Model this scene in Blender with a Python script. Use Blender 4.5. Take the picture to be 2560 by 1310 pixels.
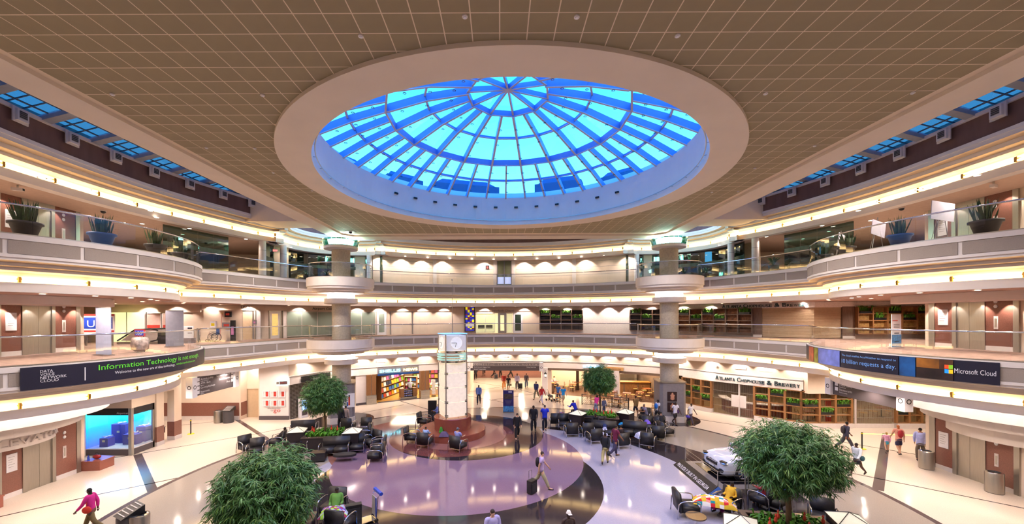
import bpy, bmesh, math, random
from math import pi, sin, cos, tan, radians, sqrt, atan2, hypot
from mathutils import Vector, Matrix
from mathutils.geometry import tessellate_polygon
for o in list(bpy.data.objects): bpy.data.objects.remove(o, do_unlink=True)
random.seed(7)
SC = bpy.context.scene; C = SC.collection
# ---------------- camera ----------------
X0, H0, F, CZ = 1250.0, 792.1, 1000.0, 8.0
RO = radians(0.25); RC, RS = cos(RO), sin(RO)
cd = bpy.data.cameras.new('camera'); cam = bpy.data.objects.new('camera', cd); C.objects.link(cam)
cd.sensor_width = 36.0; cd.lens = 36.0*F/2560; cd.shift_x = (1280-X0)/2560; cd.shift_y = (H0-655)/2560
cd.clip_start = 0.05; cd.clip_end = 600
cam.matrix_world = Matrix(((RC, RS, 0, 0), (0, 0, -1, 0), (-RS, RC, 0, CZ), (0, 0, 0, 1)))
SC.camera = cam
def ray(px, py):
    a = (px-X0)/F; b = (H0-py)/F
    return (a*RC+b*RS, 1.0, -a*RS+b*RC)
def GZ(px, py, z=0.0):            # world x, y of the point seen at a pixel on the level z
    d = ray(px, py); t = (z-CZ)/d[2]; return (d[0]*t, t)
def GY(px, py, y):                # world x, z at depth y
    d = ray(px, py); return (d[0]*y, CZ+d[2]*y)
# ---------------- world: dusk sky ----------------
w = bpy.data.worlds.new('dusk_sky'); SC.world = w; w.use_nodes = True
nt = w.node_tree; nt.nodes.clear()
wo = nt.nodes.new('ShaderNodeOutputWorld'); bg = nt.nodes.new('ShaderNodeBackground')
tc = nt.nodes.new('ShaderNodeTexCoord'); sp = nt.nodes.new('ShaderNodeSeparateXYZ'); cr = nt.nodes.new('ShaderNodeValToRGB')
nt.links.new(tc.outputs['Generated'], sp.inputs[0]); nt.links.new(sp.outputs['Z'], cr.inputs[0])
nt.links.new(cr.outputs[0], bg.inputs[0]); nt.links.new(bg.outputs[0], wo.inputs[0])
e = cr.color_ramp.elements
e[0].position = 0.0; e[0].color = (0.15, 0.60, 1.0, 1)
e[1].position = 1.0; e[1].color = (0.012, 0.17, 0.85, 1)
m_ = e.new(0.32); m_.color = (0.075, 0.46, 1.0, 1)
m_ = e.new(0.5); m_.color = (0.028, 0.32, 1.0, 1)
bg.inputs[1].default_value = 1.75
vs = SC.view_settings; vs.view_transform = 'Standard'; vs.look = 'None'; vs.gamma = 1; vs.use_curve_mapping = False
vs.exposure = 1.4
cy = SC.cycles
cy.max_bounces = 5; cy.diffuse_bounces = 3; cy.glossy_bounces = 2; cy.transmission_bounces = 4; cy.transparent_max_bounces = 14
cy.caustics_reflective = False; cy.caustics_refractive = False; cy.sample_clamp_indirect = 4.0; cy.use_denoising = True
cy.use_adaptive_sampling = True; cy.adaptive_threshold = 0.07
def light(name, kind, loc, power, col, rot=(0, 0, 0), **k):
    l = bpy.data.lights.new(name, kind); l.energy = power; l.color = col
    for a, b in k.items(): setattr(l, a, b)
    o = bpy.data.objects.new(name, l); o.location = loc; o.rotation_euler = rot; C.objects.link(o); return o
WARM = (1.0, 0.87, 0.76); COVE = (1.0, 0.66, 0.26)
# broad fill areas added under the arcade and gallery ceilings, pointing down
def field(x, y, z, sx, sy, p, col=WARM, rz=0):
    return light('arcade_fill', 'AREA', (x, y, z), p, col, (0, 0, rz), shape='RECTANGLE', size=sx, size_y=sy)
# ---------------- materials ----------------
def lin(h):
    h = h.lstrip('#'); c = [int(h[i:i+2], 16)/255 for i in (0, 2, 4)]
    return tuple(((v+0.055)/1.055)**2.4 if v > 0.04045 else v/12.92 for v in c)
MATS = {}
def mat(name, col, rough=0.6, metal=0.0, var=0.06, scale=6.0, em=0.0, emc=None, bump=0.0, coat=0.0, spec=0.5, stretch=None):
    if name in MATS: return MATS[name]
    m = bpy.data.materials.new(name); m.use_nodes = True; n = m.node_tree; b = n.nodes['Principled BSDF']
    c = lin(col) if isinstance(col, str) else col
    b.inputs['Base Color'].default_value = (*c, 1); b.inputs['Roughness'].default_value = rough; b.inputs['Metallic'].default_value = metal
    b.inputs['Specular IOR Level'].default_value = spec
    if coat: b.inputs['Coat Weight'].default_value = coat; b.inputs['Coat Roughness'].default_value = 0.05
    if em:
        b.inputs['Emission Color'].default_value = (*(emc or c), 1); b.inputs['Emission Strength'].default_value = em
    if var or bump:
        t = n.nodes.new('ShaderNodeTexCoord'); z = n.nodes.new('ShaderNodeTexNoise'); z.inputs['Scale'].default_value = scale; z.inputs['Detail'].default_value = 3
        src = t.outputs['Object']
        if stretch:
            mp = n.nodes.new('ShaderNodeMapping'); mp.inputs['Scale'].default_value = stretch; n.links.new(src, mp.inputs[0]); src = mp.outputs[0]
        n.links.new(src, z.inputs[0])
        if var:
            r = n.nodes.new('ShaderNodeValToRGB'); r.color_ramp.elements[0].position = 0.3; r.color_ramp.elements[1].position = 0.7
            r.color_ramp.elements[0].color = tuple(max(0, v*(1-var)) for v in c)+(1,)
            r.color_ramp.elements[1].color = tuple(min(1, v*(1+var)) for v in c)+(1,)
            n.links.new(z.outputs['Fac'], r.inputs[0]); n.links.new(r.outputs[0], b.inputs['Base Color'])
        if bump:
            bp = n.nodes.new('ShaderNodeBump'); bp.inputs['Strength'].default_value = bump; bp.inputs['Distance'].default_value = 0.02
            n.links.new(z.outputs['Fac'], bp.inputs['Height']); n.links.new(bp.outputs[0], b.inputs['Normal'])
    MATS[name] = m; return m
def glass(name, tint=(0.9, 0.97, 0.95), base=0.04, gl=1.0, rough=0.02, body=0.0, bodyc=(0.5, 0.5, 0.5)):
    if name in MATS: return MATS[name]
    m = bpy.data.materials.new(name); m.use_nodes = True; n = m.node_tree; n.nodes.clear()
    out = n.nodes.new('ShaderNodeOutputMaterial'); t = n.nodes.new('ShaderNodeBsdfTransparent'); g = n.nodes.new('ShaderNodeBsdfGlossy')
    t.inputs[0].default_value = (*tint, 1); g.inputs[0].default_value = (gl, gl, gl, 1); g.inputs['Roughness'].default_value = rough
    lw = n.nodes.new('ShaderNodeLayerWeight'); pw = n.nodes.new('ShaderNodeMath'); pw.operation = 'POWER'; pw.inputs[1].default_value = 4.5
    ad = n.nodes.new('ShaderNodeMath'); ad.operation = 'ADD'; ad.inputs[1].default_value = base+.03; ad.use_clamp = True
    mx = n.nodes.new('ShaderNodeMixShader'); n.links.new(lw.outputs['Facing'], pw.inputs[0]); n.links.new(pw.outputs[0], ad.inputs[0]); n.links.new(ad.outputs[0], mx.inputs[0])
    n.links.new(t.outputs[0], mx.inputs[1]); n.links.new(g.outputs[0], mx.inputs[2]); res = mx.outputs[0]
    if body:
        df = n.nodes.new('ShaderNodeBsdfDiffuse'); df.inputs[0].default_value = (*bodyc, 1); m2 = n.nodes.new('ShaderNodeMixShader'); m2.inputs[0].default_value = body
        n.links.new(res, m2.inputs[1]); n.links.new(df.outputs[0], m2.inputs[2]); res = m2.outputs[0]
    n.links.new(res, out.inputs[0]); MATS[name] = m; return m
def em(name, col, s):
    if name in MATS: return MATS[name]
    m = mat(name, (0.8, 0.8, 0.8), 0.5, var=0, em=s, emc=lin(col) if isinstance(col, str) else col)
    if s <= 3.0: m.cycles.emission_sampling = 'NONE'
    return m
M = dict(
 wall=mat('cream_paint', '#dcc8b4', 0.65, var=0.03, scale=1.5), white=mat('warm_white_plaster', '#e6dcd6', 0.6, var=0.03, scale=2),
 trim=mat('pale_trim', '#d6cbc6', 0.55, var=0.03), fabric=mat('taupe_fabric', '#a3968c', 0.95, var=0.08, scale=60),
 cream2=mat('deep_cream', '#c9ad8c', 0.6, var=0.04), brown=mat('dark_brown_fabric', '#70544d', 0.9, var=0.12, scale=3, stretch=(1, 1, 0.2)),
 tile=mat('taupe_ceiling_tile', '#9a8b6c', 0.75, var=0.07, scale=1.2), grid=mat('ceiling_grid', '#e8d3b8', 0.6, var=0.02),
 ringw=mat('ring_plaster', '#e6d5c2', 0.6, var=0.03, scale=1), steel=mat('brushed_steel', '#bdb7ad', 0.3, 0.9, var=0.05, scale=40, stretch=(1, 1, 0.05)),
 chrome=mat('chrome', '#d9d9dc', 0.12, 1.0, var=0), dsteel=mat('dark_steel', '#5b5653', 0.35, 0.8, var=0.05),
 granite=mat('red_granite', '#7f5347', 0.25, var=0.25, scale=55), granite2=mat('polished_red_granite', '#87493b', 0.12, var=0.2, scale=70),
 black=mat('black_plastic', '#19181b', 0.4, var=0.05), blackm=mat('black_metal', '#1b1a1c', 0.35, 0.5, var=0.05),
 leather=mat('black_leather', '#262326', 0.45, var=0.15, scale=25, bump=0.1), concrete=mat('column_concrete', '#bdb19f', 0.8, var=0.12, scale=9, bump=0.2),
 wood=mat('warm_wood', '#8a5f38', 0.45, var=0.22, scale=5, stretch=(6, 6, 0.6)), wood2=mat('grey_brown_wood', '#6e5748', 0.6, var=0.2, scale=5, stretch=(6, 6, 0.6)),
 red=mat('red_paint', '#c0392f', 0.5), yellow=mat('yellow_plastic', '#e6d21e', 0.5), green=mat('bright_leaf', '#4f8a1e', 0.55, var=0.35, scale=9),
 leaf=mat('tree_leaf', '#3f6b31', 0.5, var=0.45, scale=3), leaf2=mat('snake_leaf', '#35502a', 0.5, var=0.5, scale=8), soil=mat('soil', '#2b2019', 0.95, var=0.3),
 bark=mat('bark', '#6b543d', 0.9, var=0.3, scale=20, stretch=(1, 1, 0.3), bump=0.4), paper=mat('paper', '#e9e6ea', 0.7, var=0.02), dark=mat('dark_void', '#231f20', 0.8, var=0.1),
 navy=mat('navy_banner', '#17142c', 0.55, var=0.06), blue=mat('blue_plastic', '#1f3fae', 0.5), sign=mat('sign_taupe', '#50474a', 0.5, var=0.03), grey=mat('mid_grey', '#817b80', 0.6),
 shutter=mat('tan_shutter', '#b59c7d', 0.5, 0.2, var=0.04), brick=mat('white_brick', '#e3d9d3', 0.7, var=0.08, scale=14))
M['rail_glass'] = glass('rail_glass', (0.90, 0.95, 0.93), 0.05)
M['dark_glass'] = glass('dark_green_glass', (0.26, 0.40, 0.36), 0.10)
M['clear_glass'] = glass('clear_glass', (0.93, 0.96, 0.95), 0.03)
M['sky_glass'] = glass('skylight_glass', (0.92, 0.97, 1.0), 0.0)
M['frost'] = glass('frosted_glass', (0.55, 0.66, 0.6), 0.03, rough=0.25, body=0.35, bodyc=(0.62, 0.68, 0.58))
M['dim_sky_glass'] = glass('dim_skylight_glass', (0.36, 0.37, 0.38), 0.0)
M['green_glass'] = glass('green_edge_glass', (0.45, 0.85, 0.75), 0.15)
M['tube'] = em('cove_tube_glow', COVE, 3.3)
M['lamp'] = em('lamp_glow', (1, 0.86, 0.68), 4.0)
M['softlamp'] = em('soft_lamp', (1, 0.93, 0.80), 1.3)
# ---------------- mesh builder ----------------
KIDS = {}
class MB:
    def __init__(s): s.v = []; s.f = []
    def add(s, vs, fs):
        k = len(s.v); s.v += [tuple(p) for p in vs]; s.f += [tuple(i+k for i in q) for q in fs]; return s
    def box(s, x0, x1, y0, y1, z0, z1):
        return s.add([(x0, y0, z0), (x1, y0, z0), (x1, y1, z0), (x0, y1, z0), (x0, y0, z1), (x1, y0, z1), (x1, y1, z1), (x0, y1, z1)],
                     [(0, 3, 2, 1), (4, 5, 6, 7), (0, 1, 5, 4), (1, 2, 6, 5), (2, 3, 7, 6), (3, 0, 4, 7)])
    def cbox(s, x, y, z, sx, sy, sz, rz=0, rx=0, ry=0):     # centred box, rotated
        R = Matrix.Rotation(rz, 3, 'Z') @ Matrix.Rotation(ry, 3, 'Y') @ Matrix.Rotation(rx, 3, 'X')
        vs = [Vector((x, y, z)) + R @ Vector((a*sx/2, b*sy/2, c*sz/2)) for c in (-1, 1) for a, b in ((-1, -1), (1, -1), (1, 1), (-1, 1))]
        return s.add(vs, [(0, 3, 2, 1), (4, 5, 6, 7), (0, 1, 5, 4), (1, 2, 6, 5), (2, 3, 7, 6), (3, 0, 4, 7)])
    def wbox(s, a, b, t, z0, z1):     # wall slab between plan points a and b, thickness t to the left
        dx, dy = b[0]-a[0], b[1]-a[1]; l = hypot(dx, dy) or 1; nx, ny = -dy/l*t, dx/l*t
        p = [a, b, (b[0]+nx, b[1]+ny), (a[0]+nx, a[1]+ny)]
        return s.prism(p, z0, z1)
    def prism(s, poly, z0, z1):
        n = len(poly); vs = [(x, y, z0) for x, y in poly]+[(x, y, z1) for x, y in poly]
        return s.add(vs, [tuple(range(n-1, -1, -1)), tuple(range(n, 2*n))]+[(i, (i+1) % n, n+(i+1) % n, n+i) for i in range(n)])
    def lathe(s, prof, x=0, y=0, n=16, a0=0, a1=2*pi, caps=False):
        full = abs(a1-a0-2*pi) < 1e-6; m = n if full else n+1; vs = []
        for i in range(m):
            a = a0+(a1-a0)*i/n
            vs += [(x+r*cos(a), y+r*sin(a), z) for r, z in prof]
        k = len(prof); fs = []
        for i in range(n):
            j = (i+1) % m
            for q in range(k-1): fs.append((i*k+q, j*k+q, j*k+q+1, i*k+q+1))
        if caps and full: fs.append(tuple(i*k for i in range(m-1, -1, -1))); fs.append(tuple(i*k+k-1 for i in range(m)))
        return s.add(vs, fs)
    def cyl(s, x, y, z0, z1, r, r1=None, n=12): return s.lathe([(r, z0), (r if r1 is None else r1, z1)], x, y, n, caps=True)
    def ball(s, x, y, z, rx, ry=None, rz=None, n=8, m=6):
        ry = rx if ry is None else ry; rz = rx if rz is None else rz; vs = []; fs = []
        for j in range(m+1):
            t = -pi/2+pi*j/m
            for i in range(n): a = 2*pi*i/n; vs.append((x+rx*cos(t)*cos(a), y+ry*cos(t)*sin(a), z+rz*sin(t)))
        for j in range(m):
            for i in range(n): fs.append((j*n+i, j*n+(i+1) % n, (j+1)*n+(i+1) % n, (j+1)*n+i))
        return s.add(vs, fs)
    def tube(s, pts, r, n=6, closed=False, caps=True):
        P = [Vector(p) for p in pts]; L = len(P); rs = r if isinstance(r, (list, tuple)) else [r]*L; vs = []; fs = []; prev = None
        for i, p in enumerate(P):
            d = (P[(i+1) % L]-P[i-1]) if (closed or 0 < i < L-1) else (P[1]-P[0] if i == 0 else P[-1]-P[-2])
            d = d.normalized() if d.length > 1e-9 else Vector((0, 0, 1))
            if prev is None:
                u = d.cross(Vector((0, 0, 1)));
                if u.length < 1e-3: u = d.cross(Vector((1, 0, 0)))
            else:
                u = prev-d*prev.dot(d)
                if u.length < 1e-4: u = d.orthogonal()
            u.normalize(); prev = u; v = d.cross(u)
            vs += [p+(u*cos(2*pi*k/n)+v*sin(2*pi*k/n))*rs[i] for k in range(n)]
        for i in range(L if closed else L-1):
            j = (i+1) % L
            for k in range(n): fs.append((i*n+k, i*n+(k+1) % n, j*n+(k+1) % n, j*n+k))
        if caps and not closed: fs.append(tuple(range(n-1, -1, -1))); fs.append(tuple((L-1)*n+k for k in range(n)))
        return s.add(vs, fs)
    def sweep(s, path, prof):          # profile points (offset outwards, z), path of plan points
        k = len(prof); nr = normals(path); vs = []
        for (x, y), (a, b) in zip(path, nr): vs += [(x+a*d, y+b*d, z) for d, z in prof]
        fs = [(i*k+q, (i+1)*k+q, (i+1)*k+q+1, i*k+q+1) for i in range(len(path)-1) for q in range(k-1)]
        return s.add(vs, fs)
    def sweepc(s, path, prof):         # closed profile with end caps
        k = len(prof); self_n = len(s.v); s.sweep(path, list(prof)+[prof[0]]); e = self_n; L = (len(path)-1)*(k+1)
        s.f.append(tuple(e+i for i in range(k))); s.f.append(tuple(e+L+i for i in range(k-1, -1, -1))); return s
    def flat(s, polys, z, up=True):
        vs = [Vector((x, y, 0)) for p in polys for x, y in p]; T = tessellate_polygon([[Vector((x, y, 0)) for x, y in p] for p in polys])
        return s.add([(v.x, v.y, z) for v in vs], [tuple(t) for t in T])
    def xf(s, loc=(0, 0, 0), rz=0, sc=1.0):
        c, q = cos(rz), sin(rz); s.v = [(loc[0]+sc*(x*c-y*q), loc[1]+sc*(x*q+y*c), loc[2]+sc*z) for x, y, z in s.v]; return s
    def build(s, name, m, parent=None, smooth=False):
        me = bpy.data.meshes.new(name); me.from_pydata(s.v, [], s.f); me.materials.append(M[m] if isinstance(m, str) else m)
        if smooth: me.polygons.foreach_set('use_smooth', [True]*len(me.polygons))
        me.update(); o = bpy.data.objects.new(name, me); C.objects.link(o)
        if parent: o.parent = parent; KIDS.setdefault(parent.name, []).append(o)
        return o
def normals(path):
    n = len(path); out = []
    for i in range(n):
        a = path[max(0, i-1)]; b = path[min(n-1, i+1)]; dx, dy = b[0]-a[0], b[1]-a[1]; l = hypot(dx, dy) or 1; out.append((-dy/l, dx/l))
    return out
def offset(path, d): return [(x+a*d, y+b*d) for (x, y), (a, b) in zip(path, normals(path))]
def spline(pts, step=0.6):
    out = []; P = [pts[0]]+list(pts)+[pts[-1]]
    for i in range(1, len(P)-2):
        p0, p1, p2, p3 = P[i-1:i+3]; n = max(1, int(hypot(p2[0]-p1[0], p2[1]-p1[1])/step))
        for k in range(n):
            t = k/n; out.append(tuple(0.5*((2*b)+(-a+c)*t+(2*a-5*b+4*c-d)*t*t+(-a+3*b-3*c+d)*t**3) for a, b, c, d in zip(p0, p1, p2, p3)))
    out.append(tuple(pts[-1])); return out
def arcp(cx, cy, r, a0, a1, step=0.5):
    n = max(2, int(abs(a1-a0)*r/step)); return [(cx+r*cos(a0+(a1-a0)*i/n), cy+r*sin(a0+(a1-a0)*i/n)) for i in range(n+1)]
class Path:
    def __init__(s, pts):
        s.p = pts; s.l = [0]
        for a, b in zip(pts, pts[1:]): s.l.append(s.l[-1]+hypot(b[0]-a[0], b[1]-a[1]))
        s.L = s.l[-1]
    def at(s, t):
        t = min(max(t, 0), s.L)
        for i in range(1, len(s.l)):
            if s.l[i] >= t-1e-9:
                k = (t-s.l[i-1])/((s.l[i]-s.l[i-1]) or 1); a, b = s.p[i-1], s.p[i]; return (a[0]+(b[0]-a[0])*k, a[1]+(b[1]-a[1])*k)
        return s.p[-1]
    def cut(s, t0, t1):
        return [s.at(t0)]+[p for p, l in zip(s.p, s.l) if t0+0.02 < l < t1-0.02]+[s.at(t1)]
def P_(o, label=None, cat=None, group=None, kind=None):
    if label: o['label'] = label
    if cat: o['category'] = cat
    if group: o['group'] = group
    if kind: o['kind'] = kind
    return o
def struct(o): o['kind'] = 'structure'; return o
def thing(name, label, cat, loc=(0, 0, 0), rz=0, group=None):
    o = bpy.data.objects.new(name, None); C.objects.link(o); o.location = loc if len(loc) == 3 else (*loc, 0); o.rotation_euler = (0, 0, rz); o.empty_display_size = 0.2
    return P_(o, label, cat, group)
def holder(name, parent=None):
    o = bpy.data.objects.new(name, None); C.objects.link(o)
    if parent: o.parent = parent; KIDS.setdefault(parent.name, []).append(o)
    return o
def dup(root, loc, rz, label=None, group=None):
    def cp(o, par):
        c = o.copy(); C.objects.link(c); c.parent = par
        if par: KIDS.setdefault(par.name, []).append(c)
        for ch in KIDS.get(o.name, []): cp(ch, c)
        return c
    r = cp(root, None); r.location = loc if len(loc) == 3 else (*loc, 0); r.rotation_euler = (0, 0, rz)
    if label: r['label'] = label
    if group: r['group'] = group
    return r
def text_mb(body, size, depth=0.0, font_w=1.0, space=1.0, res=3):
    c = bpy.data.curves.new('lettering', 'FONT'); c.body = body; c.size = size; c.extrude = depth; c.space_character = space; c.resolution_u = res; c.offset = 0.0
    o = bpy.data.objects.new('lettering', c); me = o.to_mesh()
    mb = MB(); mb.v = [(v.co.x*font_w, v.co.y, v.co.z) for v in me.vertices]; mb.f = [tuple(p.vertices) for p in me.polygons]
    o.to_mesh_clear(); bpy.data.objects.remove(o); bpy.data.curves.remove(c); return mb
def text_on(body, size, a, b, z, m, parent=None, name='lettering', depth=0.0, fit=True, off=0.02, font_w=1.0, space=1.0):
    """lettering on a vertical wall running from plan point a to b (read left to right); fit scales it to the length"""
    mb = text_mb(body, size, depth, font_w, space); xs = [v[0] for v in mb.v]; x0, x1 = min(xs), max(xs); L = hypot(b[0]-a[0], b[1]-a[1])
    k = L/(x1-x0) if fit else 1.0; dx, dy = (b[0]-a[0])/L, (b[1]-a[1])/L
    mb.v = [(a[0]+(x-x0)*k*dx+dy*(off+d), a[1]+(x-x0)*k*dy-dx*(off+d), z+y) for x, y, d in mb.v]
    return mb.build(name, m, parent)
# ---------------- plan of the hall ----------------
Z2, Z3, ZC = 6.33, 10.94, 14.15          # gallery floors, underside of the ceiling ring
NEARL, NEARR = [(-18.2, -7), (-18.2, 12)], [(19.0, 12), (19.0, -7)]
ctr = spline([(-10.8, 33.8), (-5.4, 36.35), (0.45, 37.35), (6.3, 36.35), (11.7, 33.8)], 0.45)
linkL = spline([(-18.6, 22.0), (-18.05, 23.9), (-17.2, 25.6), (-16.55, 27.6), (-15.9, 29.4), (-15.1, 31.0), (-13.0, 32.7)], 0.5)+ctr[:1]
linkR = ctr[-1:]+spline([(13.9, 32.6), (15.9, 30.8), (16.8, 29.3), (17.4, 27.8), (18.1, 26.0), (18.75, 23.8), (19.2, 22.0)], 0.5)
MAIN = linkL[:-1]+ctr+linkR[1:]
BL, BR = (-23.5, 18.2, 8.0), (25.0, 18.6, 8.5)
bayL = arcp(*BL, radians(-62), radians(62), 0.4); bayR = arcp(*BR, radians(180+62), radians(180-62), 0.4)
bayR = bayR[::-1]
# order so that the hall lies on the right hand when walking the path: left bay goes far-ward, right bay comes near-ward
bayR = arcp(*BR, radians(118), radians(242), 0.4)
COLS = [(-12.3, 31.0), (13.1, 31.0)]
OUT = [(-34, -8), (-34, 49), (36, 49), (36, -8)]
def shift(path, d): return offset(path, d)
floor_mats = {}
fl = holder_root = None
# ---------------- floor ----------------
mf = {}
def terrazzo(name, col, rough=0.13): return mat(name, col, rough, var=0.07, scale=30, spec=0.6)
M['t_cream'] = terrazzo('cream_terrazzo', '#dccbb9'); M['t_grey'] = terrazzo('grey_terrazzo', '#a09589', 0.1)
M['t_blue'] = terrazzo('pale_terrazzo', '#a5a0b0', 0.08); M['t_purple'] = terrazzo('mauve_terrazzo', '#7d6376', 0.08)
M['t_dark'] = terrazzo('dark_terrazzo', '#2e272b', 0.08); M['t_red'] = terrazzo('red_terrazzo', '#6e403d', 0.08); M['t_pink'] = terrazzo('pink_terrazzo', '#93655c', 0.1)
M['t_line'] = terrazzo('dark_line_terrazzo', '#4e4143', 0.2)
M['carpet'] = mat('gallery_carpet', '#8f7165', 0.95, var=0.45, scale=2.2, stretch=(1, 2.5, 1)); M['carpet2'] = mat('corridor_carpet', '#96887b', 0.95, var=0.2, scale=3)
FL = struct(MB().box(-34, 36, -8, 70, -0.3, 0).build('floor', 't_cream'))
def disc(cx, cy, r, z, m, n=96, a0=0, a1=2*pi):
    return MB().lathe([(0.001, z), (r, z), (r, z-0.004)], cx, cy, n).build('inlay', m, FL)
disc(0.5, 18.7, 16.75, .004, 't_line', 128); disc(0.5, 18.7, 16.5, .006, 't_grey', 128)
disc(1.9, 17.7, 11.4, .008, 't_dark', 128); disc(0, 19.0, 10.0, .010, 't_blue', 128)
disc(-3.8, 25.7, 6.7, .0115, 't_pink', 96)
disc(-2.1, 19.9, 7.0, .013, 't_dark', 96); disc(-2.32, 23.0, 6.94, .0155, 't_purple', 96)
disc(-2.27, 27.4, 5.15, .018, 't_dark', 72); disc(-3.2, 26.95, 4.15, .020, 't_red', 72); disc(-2.9, 27.3, 3.3, .022, 't_pink', 72)
def strip(p, q, wd=0.12, z=.0035, m='t_line'):
    a = GZ(*p); b = GZ(*q); MB().wbox(a, b, wd, z-0.003, z).build('floor_strip', m, FL)
for p, q, wd in (((333, 1138), (371, 1238), .38), ((-90, 1313), (250, 1236), .09), ((250, 1236), (471, 1190), .09), ((258, 1150), (344, 1135), .07), ((344, 1135), (640, 1085), .07),
    ((587, 1050), (668, 1103), .3), ((640, 1085), (1010, 1012), .07), ((433, 1065), (560, 1052), .06), ((1000, 1003), (1080, 1027), .1), ((1130, 1050), (1080, 1027), .1),
    ((2206, 1083), (2180, 1222), .4), ((2060, 1098), (2300, 1138), .08), ((2062, 1170), (2650, 1290), .09), ((1690, 1040), (1860, 1066), .08), ((1860, 1066), (2060, 1098), .08),
    ((1130, 983), (1280, 1010), .09), ((1170, 980), (1250, 968), .09), ((1180, 955), (1270, 968), .08), ((1340, 985), (1280, 968), .09), ((1230, 1000), (1370, 980), .08)):
    strip(p, q, wd)
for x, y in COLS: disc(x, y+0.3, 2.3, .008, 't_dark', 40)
# ---------------- gallery slabs ----------------
pm = NEARL[:1]+[(-18.2, 20)]+linkL[1:-1]+ctr+linkR[1:-1]+[(19.0, 20)]+NEARR[1:]
def slab(name, z, m, d, par=None, thick=0.0):
    inner = offset(pm, d); inner = inner+[(36-0.01, -7), (36-.01, 49), (-34, 49), (-34, -7)]
    o = MB().flat([inner], z).build(name, m, par); return o
for z, c in ((Z2, 'carpet'), (Z3, 'carpet2')):
    s_ = struct(slab('gallery_floor', z, c, 0.05))
    for b in (BL, BR): MB().lathe([(0.01, z+.004), (b[2]-0.06, z+.004)], b[0], b[1], 72).build('floor_bay', c, s_)
    for x, y in COLS: MB().lathe([(0.01, z+.006), (2.38, z+.006)], x, y, 40).build('floor_ring', c, s_)
M['gal_ceil'] = mat('gallery_ceiling_tile', '#c3a796', 0.8, var=0.05)
for z in (Z2-1.89, Z3-1.945):
    s_ = struct(slab('ceiling', z, 'gal_ceil', 1.0))
    if True:
        for b in (BL, BR): MB().lathe([(0.01, z-.004), (b[2]-1.0, z-.004)], b[0], b[1], 72).build('ceiling_bay', 'gal_ceil', s_)
# ---------------- parapets with stepped soffit and light cove ----------------
def parapet(path, z, nm, panels=True, t0=0.0, t1=None, span=1.84, bands=True):
    """the white parapet; its fabric panels and cove tubes are parts"""
    pr = [(0.22, z), (0.0, z), (0.0, z-.19), (.05, z-.19), (.05, z-.70), (0, z-.70), (0, z-.80), (.06, z-.82), (.06, z-.90), (.45, z-.95), (.45, z-1.06), (.72, z-1.09), (.72, z-1.20), (1.15, z-1.24), (1.15, z-1.62), (1.0, z-1.62), (1.0, z-1.96), (1.3, z-1.96)]
    o = struct(MB().sweep(path, pr).build('trim_parapet', 'white'))
    cr_ = struct(MB().sweep(path, [(.10, z-.905), (.445, z-.955)]).sweep(path, [(.455, z-1.065), (.715, z-1.095)]).build('trim_soffit', 'cream2'))
    P = Path(path); t1 = P.L if t1 is None else t1
    n = max(1, round((t1-t0)/span)); st = (t1-t0)/n
    for i in range(n):
        a, b = t0+i*st+.06, t0+(i+1)*st-.06; seg = P.cut(a, b)
        if panels: MB().sweepc(seg, [(.02, z-.21), (.02, z-.67), (.06, z-.67), (.06, z-.21)]).build('fabric_panel', 'fabric', o)
        g = P.cut(t0+i*st+.0, t0+i*st+.04)
    return o
def cove(path, z, t0=0.0, t1=None, span=1.84, d=1.05):
    pc = offset(path, d); P = Path(pc); t1 = P.L if t1 is None else t1; n = max(1, round((t1-t0)/span)); st = (t1-t0)/n
    o = thing('cove_light', COVE_LABEL.pop(0), 'light', group=None)
    for i in range(n):
        a, b = t0+i*st+.05, t0+(i+1)*st-.05; q = P.cut(a, b)
        q = [q[0], q[len(q)//2], q[-1]] if len(q) > 3 else q
        MB().tube([(x, y, z+.02) for x, y in q], .05, 5).tube([(x, y, z+.15) for x, y in q], .035, 5).build('tube', 'tube', o)
        x, y = P.at(t0+i*st); MB().cbox(x, y, z+.07, .09, .09, .2).build('socket', 'dsteel' if 0 else mat('brass_socket', '#a07a35', .4, .4), o)
    return o
COVE_LABEL = ['warm cove light strip under the left upper gallery bay', 'warm cove light strip under the right upper gallery bay', 'warm cove light strip under the upper gallery at the back of the hall',
 'warm cove light strip under the left lower gallery bay with the black banner', 'warm cove light strip under the right lower gallery bay with the picture banner', 'warm cove light strip above the ground-floor shopfronts at the back',
 'warm cove light strip below the left dark brown frieze', 'warm cove light strip curving behind the left column', 'warm cove light strip below the ceiling over the top gallery, centre',
 'warm cove light strip curving behind the right column', 'warm cove light strip below the right dark brown frieze']
def near(path, x, y):
    return min(range(len(path)), key=lambda i: hypot(path[i][0]-x, path[i][1]-y))
for z in (Z3, Z2):
    parapet(bayL, z, 'l'); parapet(bayR, z, 'r'); parapet(MAIN, z, 'm')
    parapet(NEARL, z, 'n', False); parapet(NEARR, z, 'n', False)
    cove(bayL, z-1.58); cove(bayR, z-1.58); cove(MAIN, z-1.58)
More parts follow.
